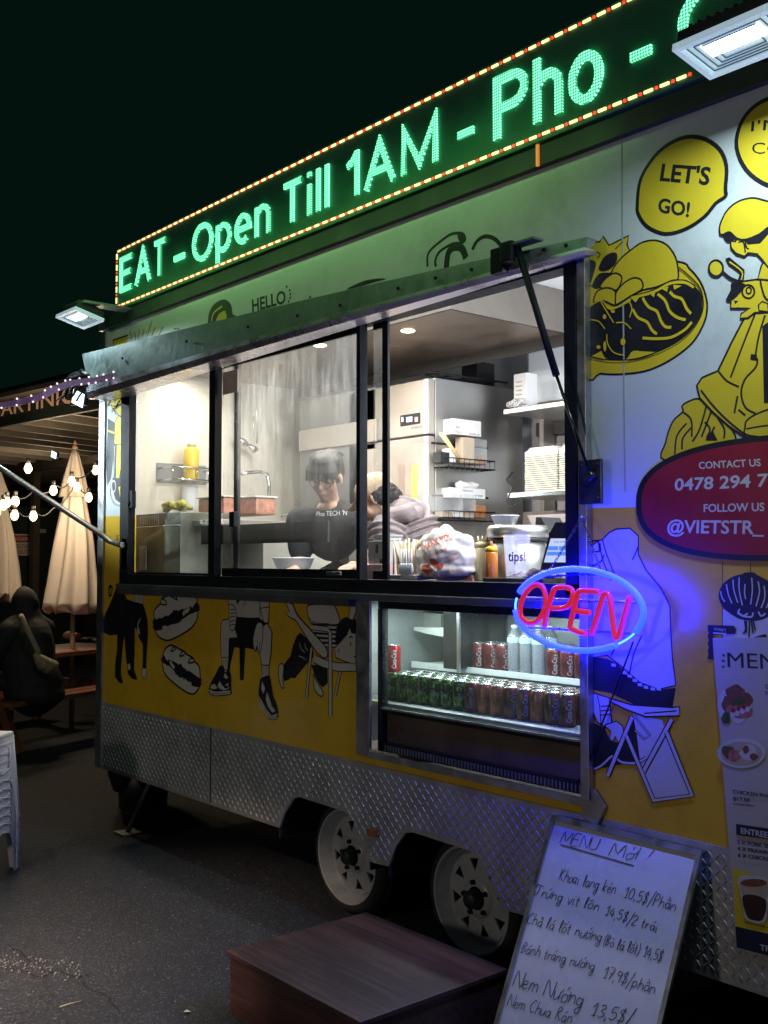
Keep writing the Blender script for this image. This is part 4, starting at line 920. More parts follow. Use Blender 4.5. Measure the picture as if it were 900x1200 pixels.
# hanging chain
ch = MB(); a, h_, b_ = Nx(640, 676, .0), at_y(682, 606, -.05), Nx(705, 672, .0)
def chain(p, q):
    n = int((q-p).length/.011)
    for i in range(n):
        c = p.lerp(q, (i+.5)/n); d = (q-p).normalized(); o2 = d.cross(V((0, 1, 0))) if i % 2 else V((0, 1, 0)); o2.normalize()
        ch.tube([c+d*.008*math.cos(t)+o2*.004*math.sin(t) for t in [k*math.pi/3 for k in range(6)]], .0013, 4, closed=True)
chain(a, h_); chain(h_, b_); chain(a, b_)
build('hanging_chain', ch, M('neon_chain', (0.1, 0.1, 0.12), 0.3, metal=0.8), N_)
build('hook', MB().rod((h_.x, -.06, h_.z), (h_.x, -.031, h_.z), .004), alu, N_)
pw = [at_y(735, 755, -.10), at_y(728, 790, -.02), at_y(697, 870, -.02), at_y(692, 905, -.02), at_y(680, 915, -.02)]
build('power_cord', MB().tube([at_y(742, 752, -.10)]+pw[1:3]+[at_y(689, 900, -.02), at_y(676, 918, -.02)], .003, 6), blackp, N_)

# ================================================================== DRINKS CABINET behind the lower opening
CX0, CX1 = FX0+.01, FX1-.004
D = thing('drinks_cabinet', (-2.85, .3, .80), 'low glass-fronted drinks fridge set into the trailer side under the window', 'drinks fridge')
gx = M('cabinet_galvanised_liner', (0.50, 0.53, 0.52), 0.45, metal=0.5, var=0.2, dirt=0.15)
drk = M('cabinet_black_trim', (0.01, 0.011, 0.013), 0.35)
build('liner', MB().box((CX0-.25, .62, .78), (CX1, .63, 1.43)).box((CX0-.26, .0455, .78), (CX0-.25, .62, 1.43)).box((CX1+.001, .0455, .78), (CX1+.011, .62, 1.43)).box((CX0-.25, .0455, 1.432), (CX1, .62, 1.44)), gx, D)
build('front_frame', MB().box((CX0, .02, 1.378), (CX1, .05, 1.43), .004).box((CX0, .02, .80), (CX0+.03, .05, 1.3775)).box((CX0+.0305, .02, .95), (CX1, .05, .975)).box((CX0, .02, .792), (CX1, .05, .83)), drk, D)
build('kick_panel', MB().box((CX0+.031, .046, .8305), (CX1, .055, .9495)), M('brown_kick_panel', (0.13, 0.10, 0.08), 0.35, var=0.3, coat=0.3), D)
build('chrome_rail', MB().box((CX0+.031, .012, .966), (CX1, .0195, .974)), alu, D)
build('glass_front', MB().box((CX0+.031, .030, .976), (CX1, .034, 1.377)), g_clean, D)
build('light_tube', MB().rod((CX0-.1, .22, 1.405), (CX1-.03, .22, 1.405), .010), MEmit('cabinet_tube', (0.85, 1.0, 0.97), 2.5), D)
area_light('cabinet_tube_light', (-2.95, .22, 1.39), (-2.95, .26, 1.0), 8.0, (0.82, 1.0, 0.95), 1.1, .03)
grill = MB()
for i in range(60):
    x = CX0+.05+i*(CX1-CX0-.07)/60; grill.box((x, .014, .797), (x+.006, .0195, .822))
stuff(build('vent_grille', grill, M('grille_metal', (0.30, 0.30, 0.32), 0.4, metal=0.7), D))
# bright front lip label strip and shelf
build('lower_shelf', MB().box((CX0-.23, .06, .976), (CX1, .45, .984)), gx, D)
Z2 = 1.115
build('upper_shelf', MB().box((-3.22, .37, Z2-.008), (CX1, .60, Z2)).box((-3.22, .362, Z2-.012), (CX1, .3695, Z2+.012)), M('shelf_white_wire', (0.7, 0.72, 0.72), 0.4, var=0.05), D)
a, b_ = at_y(483, 778, .30), at_y(553, 783, .30)
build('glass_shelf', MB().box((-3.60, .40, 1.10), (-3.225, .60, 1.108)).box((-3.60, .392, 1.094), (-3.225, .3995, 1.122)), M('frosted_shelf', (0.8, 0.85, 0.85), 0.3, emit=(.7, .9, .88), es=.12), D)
a = at_y(541, 720, .36); build('divider', MB().box((a.x-.05, .30, 1.12), (a.x+.03, .60, 1.378)), drk, D); build('divider_edge', MB().box((a.x+.031, .30, 1.11), (a.x+.045, .31, 1.378)), alu, D)
# evaporator duct pieces at the left
a, b_ = at_y(485, 735, .40), at_y(531, 753, .40)
du = MB(); du.prism([(a.x, .40, a.z), (b_.x, .40, a.z+.01), (b_.x, .40, b_.z-.01), (b_.x-.06, .40, b_.z+.02), (a.x+.08, .40, b_.z+.03), (a.x, .40, b_.z+.04)], (0, .05, 0))
build('duct_cover', du, M('duct_pale', (0.62, 0.64, 0.62), 0.5, dirt=.2), D)
a, b_ = at_y(474, 717, .5), at_y(508, 740, .5)
build('evaporator_box', MB().box((a.x, .5, b_.z), (b_.x+.05, .61, a.z)).box((a.x-.2, .45, a.z+.02), (b_.x+.1, .61, a.z+.035)), M('evaporator', (0.5, 0.52, 0.5), 0.5, dirt=.2), D)
# small handle bars on the top frame
for px in (462, 579):
    a = at_y(px, 703, .01); build('handle', MB().box((a.x-.045, .004, a.z-.007), (a.x+.045, .0195, a.z+.006), .002), M('beige_handle', (0.5, 0.42, 0.36), 0.4), D)
# cans : body with print, lid
def can_mat(name, c1, c2, sc_, thr=.5, metal=.35):
    m, nt, b = new_mat(name); L = nt.links.new; tc = nd(nt, 'ShaderNodeTexCoord')
    v = nd(nt, 'ShaderNodeTexNoise'); v.inputs['Scale'].default_value = sc_; v.inputs['Detail'].default_value = 3; v.inputs['Distortion'].default_value = 2.5; L(tc.outputs['Object'], v.inputs['Vector'])
    r = nd(nt, 'ShaderNodeMapRange'); r.inputs['From Min'].default_value = thr; r.inputs['From Max'].default_value = thr+.03; L(v.outputs[0], r.inputs[0])
    mx = nd(nt, 'ShaderNodeMix', data_type='RGBA'); mx.inputs[6].default_value = (*c1, 1); mx.inputs[7].default_value = (*c2, 1); L(r.outputs[0], mx.inputs[0]); L(mx.outputs[2], b.inputs['Base Color'])
    b.inputs['Metallic'].default_value = metal; b.inputs['Roughness'].default_value = .3; return m
c_green = can_mat('green_can_print', (0.006, 0.02, 0.008), (0.10, 0.32, 0.02), 26, .52); c_red = can_mat('red_can_print', (0.42, 0.012, 0.015), (0.36, 0.01, 0.012), 20, .6)
c_dark = can_mat('dark_cola_can_print', (0.10, 0.006, 0.008), (0.05, 0.004, 0.005), 20, .55); c_orange = can_mat('amber_can_print', (0.32, 0.075, 0.01), (0.16, 0.03, 0.008), 30, .5)
lidm = M('can_lid', (0.75, 0.77, 0.77), 0.25, metal=0.8, var=0.1); prw = M('can_white_print', (0.75, 0.75, 0.75), 0.4, var=0)
def wrap_text(mb, s, c, r, z0, h, a0, a1, vertical=False, rot=0):
    vs, fs = text_pts(s, .02)
    P_ = []
    for x, y in vs:
        if vertical: zz = z0+x*h; an = a1-(a1-a0)*min(1.3, y)
        else: zz = z0+y*h; an = a0+(a1-a0)*x
        P_.append((c[0]+r*math.cos(an), c[1]+r*math.sin(an), c[2]+zz))
    mb.add(P_, fs)
def can_proto(bm_, txt, vertical, tcol):
    r_ = .0325
    o = thing('drink_can', (0, 0, 0), '', 'drink can')
    build('body', MB().lathe([(.024, .0), (.029, .004), (r_, .010), (r_, .100), (.0285, .110), (.0275, .1125)], (0, 0, 0), 20), bm_, o)
    lb = MB().lathe([(.0276, .1126), (.0280, .1150), (.0262, .1152), (.0250, .1115), (.0001, .1110)], (0, 0, 0), 20); lb.box((-.006, -.012, .1112), (.006, .006, .1128), .001)
    build('lid', lb, lidm, o)
    if txt:
        tm = MB()
        if vertical: wrap_text(tm, txt, (0, 0, 0), r_+.0004, .018, .078, R_(-60), R_(-25), True)
        else: wrap_text(tm, txt, (0, 0, 0), r_+.0004, .045, .022, R_(-85), R_(-20))
        build('print', tm, tcol, o)
    return o
pg = can_proto(c_green, 'Dew', False, M('can_lime_print', (.35, .5, .3), .4)); prd = can_proto(c_red, 'Coca-Cola', True, prw); pdk = can_proto(c_dark, 'Coca-Cola', True, M('can_grey_print', (.35, .3, .3), .4)); po = can_proto(c_orange, None, False, None)
used = set()
def put_can(pr_, loc, lab, group, rz=0):
    if pr_.name in used: o = dup(pr_, loc, rz)
    else: used.add(pr_.name); o = pr_; o.location = loc; o.rotation_euler = (0, 0, rz)
    o['label'] = lab
    if group: o['group'] = group
    elif 'group' in o: del o['group']
    return o
xs0 = at_y(461, 800, .16).x; pitch = .0685
for row in range(3):
    for i in range(15):
        x = xs0+i*pitch+row*.01; y = .16+row*.072
        if x > CX1-.035: continue
        k = i if row == 0 else i+random.choice((-1, 0, 0, 1))
        wh = ORD[i]+' from the left in the '+('front', 'middle', 'rear')[row]+' row of the fridge floor'
        if k < 7: put_can(pg, (x, y, .984), 'green and black can, '+wh, 'green cans in the drinks fridge', random.uniform(-.9, .9))
        elif k in (8, 9, 12): put_can(po, (x, y, .984), 'amber brown can, '+wh, 'amber cans in the drinks fridge', random.uniform(-3, 3))
        else: put_can(pdk, (x, y, .984), 'dark red can, '+wh, 'dark red cans in the bottom row', random.uniform(-.4, .4))
q = at_y(460, 783, .16); put_can(prd, (q.x, .165, 1.100), 'single bright red drink can standing on top of the green cans', None, .1)
xk = at_y(561, 780, .40).x
for row in range(2):
    for i in range(16):
        x = xk+i*.069; y = .405+row*.075
        if x > CX1-.035 or 3 <= i <= 5: continue
        put_can(pdk, (x, y, Z2), 'dark red cola can, place '+ORD[i]+' from the left, '+('front', 'rear')[row]+' row of the upper fridge shelf', 'dark red cans on the upper shelf', random.uniform(-.3, .5))
# water bottles
wm = M('clear_bottle', (0.80, 0.87, 0.95), 0.10, var=0, trans=.75, spec=.8); wl = M('water_label', (.45, .6, .8), .4)
wb = thing('water_bottle', (0, 0, 0), 'clear plastic water bottle on the upper fridge shelf beside the cola cans', 'bottle', 'clear water bottles on the upper shelf')
prof = [(.027, 0), (.030, .006)]
for i in range(7): prof += [(.030, .012+i*.016), (.0275, .020+i*.016)]
prof += [(.030, .128), (.030, .150), (.020, .168), (.012, .178), (.012, .186)]
build('bottle_body', MB().lathe(prof, (0, 0, 0), 18), wm, wb); build('cap', MB().lathe([(.0135, .184), (.0135, .198), (.0001, .198)], (0, 0, 0), 14), M('white_cap', (.7, .75, .8), .4), wb); build('bottle_label', MB().lathe([(.0305, .128), (.0305, .150)], (0, 0, 0), 18, cap=False), wl, wb)
first = True
for row in range(2):
    for i in range(3):
        loc = (xk+(3+i)*.066+.004, .405+row*.07, Z2)
        if first: wb.location = loc; first = False
        else: dup(wb, loc, None, ORD[i]+' clear water bottle from the left, '+('front', 'rear')[row]+' row of the upper fridge shelf')

# ================================================================== WHITEBOARD MENU
tl, tr = at_y(648, 955, -.03), at_y(823, 998, -.03)
dn = V((0, -.29, -.62)).normalized(); ux = V((1, 0, 0)); bn = ux.cross(dn).normalized()
if bn.y > 0: bn = -bn
H_ = tl.z/(-dn.z)-.004; Wd = tr.x-tl.x
B = thing('menu_whiteboard', (tl.x+Wd/2, -.2, 0), 'handwritten whiteboard menu leaning against the trailer under the neon sign', 'whiteboard')
wbm = M('whiteboard_enamel', (0.74, 0.75, 0.82), 0.3, var=0.08, vscale=4, dirt=0.18, coat=0.3)
def bp_(u, v, o=0): return tl+ux*u+dn*v+bn*o
c = bp_(Wd/2, H_/2, -.008); build('board_panel', MB().obox(c, ux*(Wd/2-.006), dn*(H_/2-.006), bn*.006), wbm, B)
fm = MB()
fm.obox(bp_(.007, H_/2), ux*.0075, dn*H_/2, bn*.005); fm.obox(bp_(Wd-.007, H_/2), ux*.0075, dn*H_/2, bn*.005)
fm.obox(bp_(Wd/2, .008), ux*(Wd/2-.0146), dn*.010, bn*.006); fm.obox(bp_(Wd/2, H_-.008), ux*(Wd/2-.0146), dn*.008, bn*.005)
build('board_frame', fm, alu, B)
GL = {
'M':[.8,[(0,0),(.08,1),(.4,.25),(.7,1),(.8,0)]],'E':[.5,[(.5,1),(.05,1),(0,0),(.5,0)],[(.03,.5),(.4,.52)]],'N':[.6,[(0,0),(.05,1),(.55,0),(.6,1)]],'U':[.6,[(0,1),(.05,.2),(.3,0),(.55,.2),(.6,1)]],
'I':[.15,[(.05,0),(.1,1)]],'K':[.55,[(.05,0),(.1,1)],[(.5,1),(.12,.45),(.5,0)]],'h':[.42,[(0,0),(.08,1)],[(.04,.4),(.25,.55),(.38,.4),(.4,0)]],'o':[.4,[(.2,.5),(.02,.3),(.1,0),(.35,.1),(.38,.4),(.2,.5)]],
'a':[.42,[(.35,.45),(.1,.48),(0,.2),(.15,0),(.35,.25),(.36,.5),(.36,.05),(.45,0)]],'i':[.15,[(.05,.5),(.06,.02),(.15,0)],[(.07,.72),(.1,.76)]],'l':[.2,[(.02,.05),(.18,.8),(.12,1),(.04,.8),(.06,.1),(.2,0)]],
'n':[.42,[(0,0),(.03,.5)],[(.03,.35),(.22,.52),(.36,.4),(.4,0)]],'g':[.42,[(.36,.42),(.1,.48),(.02,.2),(.2,.05),(.36,.3),(.37,.5),(.33,-.35),(.12,-.4),(.1,-.2),(.42,.05)]],'k':[.4,[(0,0),(.08,1)],[(.36,.5),(.06,.25),(.38,0)]],
'e':[.36,[(.03,.25),(.3,.32),(.25,.5),(.06,.42),(.03,.1),(.2,0),(.36,.1)]],'1':[.3,[(.0,.65),(.2,1),(.2,0)],[(.05,0),(.32,.02)]],'0':[.45,[(.25,1),(.02,.6),(.1,.05),(.35,.05),(.43,.6),(.25,1)]],',':[.15,[(.08,.08),(.02,-.2)]],
'5':[.42,[(.4,1),(.1,.98),(.06,.55),(.3,.6),(.4,.3),(.2,0),(0,.1)]],'$':[.42,[(.4,.85),(.15,.95),(.05,.7),(.35,.4),(.3,.08),(0,.1)],[(.28,1.15),(.12,-.2)]],'/':[.3,[(.35,1.25),(0,-.35)]],'P':[.45,[(.02,-.1),(.1,1),(.35,.95),(.42,.7),(.3,.5),(.08,.48)]],
'T':[.6,[(0,.7),(.1,1),(.6,.92)],[(.35,.95),(.3,.3),(.15,0),(0,.15),(.1,.3)]],'r':[.3,[(0,0),(.04,.5)],[(.04,.3),(.16,.5),(.3,.48)]],'u':[.42,[(0,.5),(.03,.08),(.2,.02),(.36,.3),(.38,.5),(.38,.02)]],'v':[.36,[(0,.5),(.15,0),(.36,.55)]],'t':[.28,[(.1,.85),(.1,.08),(.25,0)],[(-.02,.52),(.26,.55)]],
'4':[.42,[(.25,1),(.0,.35),(.42,.38)],[(.32,.7),(.28,0)]],'2':[.42,[(.02,.8),(.2,1),(.38,.75),(.02,0),(.42,.04)]],'C':[.5,[(.48,.85),(.3,1),(.02,.5),(.2,0),(.48,.12)]],'(':[.2,[(.2,1.15),(.02,.5),(.18,-.2)]],')':[.2,[(.0,1.15),(.18,.5),(.0,-.2)]],
'B':[.45,[(.02,0),(.08,1),(.38,.85),(.1,.52),(.42,.3),(.02,0)]],'7':[.4,[(.02,1),(.4,.98),(.15,0)],[(.1,.5),(.38,.52)]],'9':[.4,[(.36,.9),(.1,.98),(.03,.65),(.3,.6),(.38,.95),(.3,0)]],'p':[.42,[(.06,.5),(.0,-.45)],[(.05,.4),(.28,.52),(.4,.25),(.2,0),(.04,.1)]],
'm':[.6,[(0,0),(.03,.5)],[(.03,.35),(.18,.52),(.27,.4),(.28,0)],[(.28,.35),(.44,.52),(.55,.4),(.58,0)]],'3':[.4,[(.03,.9),(.25,1),(.35,.75),(.12,.52),(.4,.3),(.2,0),(0,.1)]],'R':[.5,[(.02,0),(.08,1),(.4,.85),(.1,.5),(.48,0)]],'!':[.2,[(.18,1),(.08,.3)],[(.05,.06),(.07,.02)]],' ':[.28]}
ACC = {'ơ':('o',[(.36,.45),(.5,.55),(.48,.72)]),'ớ':('o',[(.36,.45),(.5,.55),(.48,.72)],[(.2,.78),(.32,1.0)]),'é':('e',[(.15,.7),(.3,.9)]),'ầ':('a',[(.05,.65),(.2,.82),(.34,.65)],[(.1,1.05),(.22,.9)]),'ư':('u',[(.38,.5),(.5,.6),(.48,.75)]),'ứ':('u',[(.38,.5),(.5,.6),(.48,.75)],[(.15,.75),(.28,.95)]),'ị':('i',[(.07,-.2),(.09,-.24)]),'ộ':('o',[(.05,.65),(.2,.82),(.34,.65)],[(.2,-.2),(.23,-.24)]),'ố':('o',[(.05,.65),(.2,.82),(.34,.65)],[(.32,.9),(.42,1.05)]),
'á':('a',[(.18,.7),(.33,.92)]),'ả':('a',[(.12,.75),(.25,.9),(.3,.75),(.2,.68)]),'ò':('o',[(.1,.88),(.25,.7)]),'Ớ':('O',),'O':('o',)}
def write(mb, s, p0, p1, caph, wd_=.0030, hgt=None):
    """single-stroke handwriting between two points of the board given in the photo"""
    A_0, A_1 = at_p(*p0, tl, bn), at_p(*p1, tl, bn); u = (A_1-A_0); cap_top = at_p(p0[0]+caph*.12, p0[1]-caph, tl, bn); vv = cap_top-A_0
    vup = -dn*vv.length
    strokes = []; x = 0
    for chh in s:
        acc = ACC.get(chh); g = GL[acc[0]] if acc else GL[chh]; k = 1.0
        jx, jy = random.uniform(-.02, .02), random.uniform(-.05, .05)
        for st_ in list(g[1:])+(list(acc[1:]) if acc else []): strokes.append([(x+a_+jx+b__*.12, b__+jy) for a_, b__ in st_])
        x += g[0]+.11
    tot = x-.11
    for st_ in strokes:
        q = smooth_pts(st_, False, 4) if len(st_) > 2 else st_
        P_ = [A_0+u*(a_/tot)+vup*b__+bn*.0004 for a_, b__ in q]; b0 = len(mb.v); n = len(P_)
        Ls, Rs = [], []
        for i, p in enumerate(P_):
            d = P_[min(i+1, n-1)]-P_[max(i-1, 0)]; d = d.normalized() if d.length > 1e-9 else ux; w = bn.cross(d)*wd_/2; Ls.append(p+w); Rs.append(p-w)
        mb.v += Ls+Rs
        for i in range(n-1): mb.face((b0+i, b0+i+1, b0+n+i+1, b0+n+i))
ink = M('marker_ink', (0.04, 0.04, 0.08), 0.6, var=0.3)
Zb = lambda x, y: (560+x/3.214, 930+y/3.214)
for s, a, b_, h in (('MENU', (308,185), (446,212), 44), ('MớI', (492,232), (600,250), 48), ('!', (628,250), (645,252), 42),
    ('Khoai lang kén', (303,322), (515,378), 44), ('10,5$/Phần', (548,392), (742,442), 42), ('Trứng vịt lộn', (210,382), (452,442), 40), ('14,5$/2 trái', (478,458), (672,522), 38),
    ('Chả lá lốt nướng', (182,488), (462,560), 42), ('(Bò lá lốt) 14,5$', (470,570), (690,632), 40), ('Bánh tráng nướng', (162,598), (436,668), 42), ('17,9$/phần', (470,692), (664,755), 44),
    ('Nem Nướng', (130,722), (390,806), 62), ('13,5$/', (424,836), (572,870), 50), ('Nem Chua Rán', (108,800), (350,868), 48)):
    mb = MB(); write(mb, s, Zb(*a), Zb(*b_), h/3.214, .0024 if h < 50 else .0028); build('handwriting', mb, ink, B, fixn=False)
mb = MB()
for a, b_ in (((312,192), (588,272)),):
    p, q = at_p(*Zb(*a), tl, bn)+bn*.0004, at_p(*Zb(*b_), tl, bn)+bn*.0004; w = dn*.0018; mb.add([p-w, q-w, q+w, p+w], [(0, 1, 2, 3)])
build('underline', mb, ink, B)

# ================================================================== WOODEN STEP BOX
hb_ = .21
K = [at_z(*p, hb_) for p in ((267,1111), (434,1069), (593,1136), (417,1200))]
x0, x1 = (K[0].x+K[1].x)/2, (K[2].x+K[3].x)/2; y0, y1 = (K[0].y+K[3].y)/2, (K[1].y+K[2].y)/2
S = thing('wooden_step_box', ((x0+x1)/2, (y0+y1)/2, 0), 'low red-brown plywood step box on the asphalt in front of the wheels', 'step')
def wood_mat(name, c1, c2, rough=.5, ax=(1, 14, 14)):
    m, nt, b = new_mat(name); L = nt.links.new; tc = nd(nt, 'ShaderNodeTexCoord'); mp = nd(nt, 'ShaderNodeMapping'); mp.inputs['Scale'].default_value = ax; L(tc.outputs['Object'], mp.inputs[0])
    n = nd(nt, 'ShaderNodeTexNoise'); n.inputs['Scale'].default_value = 3; n.inputs['Detail'].default_value = 8; n.inputs['Distortion'].default_value = .6; L(mp.outputs[0], n.inputs['Vector'])
    n2 = nd(nt, 'ShaderNodeTexNoise'); n2.inputs['Scale'].default_value = 4; n2.inputs['Detail'].default_value = 6; L(tc.outputs['Object'], n2.inputs['Vector'])
    r = nd(nt, 'ShaderNodeValToRGB'); r.color_ramp.elements[0].position = .3; r.color_ramp.elements[0].color = (*c1, 1); r.color_ramp.elements[1].position = .7; r.color_ramp.elements[1].color = (*c2, 1); L(n.outputs[0], r.inputs[0])
    mx = nd(nt, 'ShaderNodeMix', data_type='RGBA', blend_type='MULTIPLY'); mx.inputs[0].default_value = .6; L(r.outputs[0], mx.inputs[6]); L(n2.outputs['Fac'], mx.inputs[7]); L(mx.outputs[2], b.inputs['Base Color'])
    rr = nd(nt, 'ShaderNodeMapRange'); rr.inputs['To Min'].default_value = rough-.15; rr.inputs['To Max'].default_value = rough+.2; L(n2.outputs[0], rr.inputs[0]); L(rr.outputs[0], b.inputs['Roughness'])
    bp = nd(nt, 'ShaderNodeBump'); bp.inputs['Strength'].default_value = .35; bp.inputs['Distance'].default_value = .004; L(n.outputs[0], bp.inputs['Height']); L(bp.outputs[0], b.inputs['Normal']); return m
redply = wood_mat('red_brown_ply', (0.05, 0.020, 0.018), (0.145, 0.062, 0.058), .5)
build('top_board', MB().box((x0, y0, hb_-.017), (x1, y1, hb_), .003), redply, S)
build('side_board', MB().box((x0+.012, y0+.012, .0), (x1-.012, y0+.030, hb_-.0175)), redply, S); build('side_board', MB().box((x0+.012, y1-.03, .0), (x1-.012, y1-.012, hb_-.0175)), redply, S)
build('side_board', MB().box((x0+.012, y0+.0305, .0), (x0+.030, y1-.0305, hb_-.0175)), redply, S); build('side_board', MB().box((x1-.03, y0+.0305, .0), (x1-.012, y1-.0305, hb_-.0175)), redply, S)

# ================================================================== STACK OF WHITE PLASTIC STOOLS
pls = M('white_plastic_stool', (0.74, 0.73, 0.80), 0.4, var=0.08, vscale=6, dirt=0.35, bump=.05)
def stool():
    o = thing('plastic_stool', (0, 0, 0), '', 'stool', 'stacked white plastic stools'); Hs = .44; a, b = .135, .165
    tb = MB().box((-a-.006, -a-.006, Hs-.022), (a+.006, a+.006, Hs), .009); build('seat', tb, pls, o)
    for k in range(4):
        rm = Matrix.Rotation(k*math.pi/2, 3, 'Z'); sl = (b-a)/Hs
        def pq(x, z, inset=0): s_ = a+(Hs-z)*sl; return rm@V((x*s_/a, -s_+inset, z))
        m_ = MB()
        # face frame with an inverted-U opening, rounded; legs outside it
        outer = [(-a, Hs-.02), (a, Hs-.02), (a, 0), (a-.038, 0), (a-.045, .16), (a-.06, .20), (0, .215), (-a+.06, .20), (-a+.045, .16), (-a+.038, 0), (-a, 0)]
        # upper window cut as two pieces
        L_ = [(-a, Hs-.02), (-a+.05, Hs-.02), (-a+.05, .30), (-a+.06, .26), (-.0, .245), (0, .215), (-a+.06, .20), (-a+.045, .16), (-a+.038, 0), (-a, 0)]
        for sgn in (1, -1):
            pts = [pq(x*sgn, z) for x, z in L_]; m_.prism(pts, rm@V((0, .004, 0)))
        m_.prism([pq(-a+.05, Hs-.02), pq(a-.05, Hs-.02), pq(a-.05, Hs-.075), pq(.04, Hs-.06), pq(-.04, Hs-.06), pq(-a+.05, Hs-.075)], rm@V((0, .004, 0)))
        rim = [pq(x, z, -.003) for x, z in [(-a+.05, Hs-.075), (-a+.05, .30), (-a+.06, .26), (0, .245), (a-.06, .26), (a-.05, .30), (a-.05, Hs-.075)]]; m_.tube(rim, .004, 6)
        rim = [pq(x, z, -.003) for x, z in [(-a+.038, 0), (-a+.045, .16), (-a+.06, .20), (0, .215), (a-.06, .20), (a-.045, .16), (a-.038, 0)]]; m_.tube(rim, .004, 6)
        m_.tube([pq(a, Hs-.02), pq(a, 0)], .006, 6); build('leg_side', m_, pls, o)
    return o
p_s = stool(); c0 = at_z(-30, 861, .70); rz = math.atan2(RGT.y, RGT.x)-.12
labs = ['topmost white plastic stool of the stack at the left edge, blue tag on its side']+['white plastic stool, '+ORD[k]+' from the top of the stack at the left edge' for k in range(1, 7)]
for k in range(7):
    loc = (c0.x, c0.y, .26-k*.0433)
    if k == 0: p_s.location = loc; p_s.rotation_euler = (0, 0, rz); p_s['label'] = labs[0]
    else: dup(p_s, loc, rz, labs[k])
tg = MB().box((-.075, -.149, .375), (-.0, -.144, .405)); 
o = build('blue_tag', MB().box((.0, -.1475, .385), (.088, -.144, .412)), M('blue_tag', (0.02, 0.04, 0.35), .4), None); o.parent = p_s

# ================================================================== BIN WITH BLACK LINER at the trailer's corner
bb0 = at_z(122, 948, 0)
Bn = thing('rubbish_bin', (bb0.x+.02, bb0.y+.12, 0), 'black bin with a plastic liner hanging over it behind the trailer corner', 'bin')
bx, by = bb0.x+.10, bb0.y+.22
build('bin_body', MB().lathe([(.15, 0), (.17, .30)], (bx, by, 0), 20), blackp, Bn)
lb = MB().lathe([(.175, .12), (.20, .22), (.215, .32), (.20, .46), (.17, .55), (.12, .60), (.03, .62)], (bx-.03, by, 0), 32, wob=lambda t, h, j: 1+.09*math.sin(5*t+3*h)+.06*math.sin(11*t+8*h))
build('bin_liner', lb, M('black_bin_liner', (0.012, 0.012, 0.014), 0.28, var=.3, bump=.5, bscale=30), Bn)

# ================================================================== HANGING MENU BANNER at the right edge
Pp = Mural('menu_banner', (800, 700, 2.4), base=.010)
BN = thing('menu_banner', at_y(880, 900, -.01), 'tall printed menu banner with dish photos hanging on the yellow wall, right edge', 'banner')
paper = M('banner_vinyl', (0.50, 0.47, 0.42), .45, var=.05, dirt=.05); navy = M('banner_navy', (0.012, 0.014, 0.05), .4); bw = M('banner_white_print', (0.6, .6, .6), .4)
mats_b = [navy, bw, p_yellow, p_red, paper, M('dish_brown', (0.20, 0.07, 0.035), .5, var=.5, vscale=60), M('dish_pink', (0.45, 0.16, 0.13), .5, var=.5, vscale=80), M('dish_green', (0.05, 0.11, 0.03), .5, var=.6, vscale=90), M('coffee_brown', (0.05, 0.02, 0.015), .4), M('milk_cream', (0.5, 0.40, 0.27), .4)]
m = Pp; A0 = [(84,115),(152,985),(520,1080),(520,108)]
m.fill(A0, 4, False)
m.fill([(140,760),(190,775),(260,830),(520,900),(520,1080),(152,985)], 2, False)
m.fill([(148,925),(520,1010),(520,1080),(152,985)], 0, False)
m.text('MENU', (127,196), (322,206), (125,155), 0, .01)
for a, b_ in (((112,160),(118,166)), ((110,178),(118,180)), ((111,196),(117,194))): m.line([a, b_], .006, 0, False)
def blob(cx, cy, rx, ry, ink_, seed, n=14):
    random.seed(seed); m.fill([(cx+rx*math.cos(2*math.pi*i/n)*random.uniform(.8, 1.1), cy+ry*math.sin(2*math.pi*i/n)*random.uniform(.8, 1.1)) for i in range(n)], ink_)
blob(150, 300, 52, 55, 1, 3); blob(148, 272, 30, 26, 5, 4); blob(130, 300, 22, 26, 5, 5); blob(172, 290, 25, 26, 5, 6); blob(158, 292, 18, 14, 7, 7); blob(165, 322, 36, 20, 6, 8); blob(135, 315, 14, 12, 6, 9)
for i in range(4): blob(140+i*14, 330-i*5, 7, 9, 1, 20+i, 8)
for i in range(3): blob(142+i*15, 318-i*5, 6, 8, 3, 30+i, 8)
blob(122, 340, 13, 18, 7, 10)
m.fill(circ(165, 438, 68, 42, 20), 1); m.fill(circ(165, 440, 58, 34, 20), 9); blob(130, 435, 20, 20, 5, 11); blob(145, 445, 20, 18, 6, 12); blob(185, 438, 26, 24, 1, 13); blob(178, 428, 10, 12, 5, 14); blob(200, 448, 12, 10, 5, 15); blob(120, 425, 10, 8, 7, 16)
random.seed(11)
m.text('CHICKEN PHO', (142,552), (250,566), (141,541), 0, .015); m.text('$17.50', (142,571), (188,576), (142,561), 0, .02); m.text('1 CHICKEN', (142,584), (200,590), (142,578), 0, .0)
m.fill([(150,637),(520,690),(520,722),(151,668)], 0, False); m.text('ENTREE', (164,664), (240,677), (163,648), 1, .02)
m.text('5 X PORK SPRING ROLL', (154,694), (330,718), (153,683), 0, .01); m.text('4 X PRAWN ROLL', (155,712), (290,731), (154,701), 0, .01); m.text('6 X CHICKEN WING', (156,730), (310,752), (155,719), 0, .01)
m.fill([(156,790),(200,783),(240,790),(250,800),(240,870),(232,912),(200,915),(175,900),(170,870)], 1); m.fill([(163,800),(200,792),(238,802),(232,850),(170,838)], 9); m.fill([(170,838),(233,850),(226,905),(200,908),(180,895)], 8); m.fill(circ(200, 803, 37, 11), 5)
m.text('VIETNAMESE ICED COFFEE', (172,915), (300,945), (172,910), 0, .0); m.text('TRY', (218,992), (262,1001), (217,976), 1, .02)
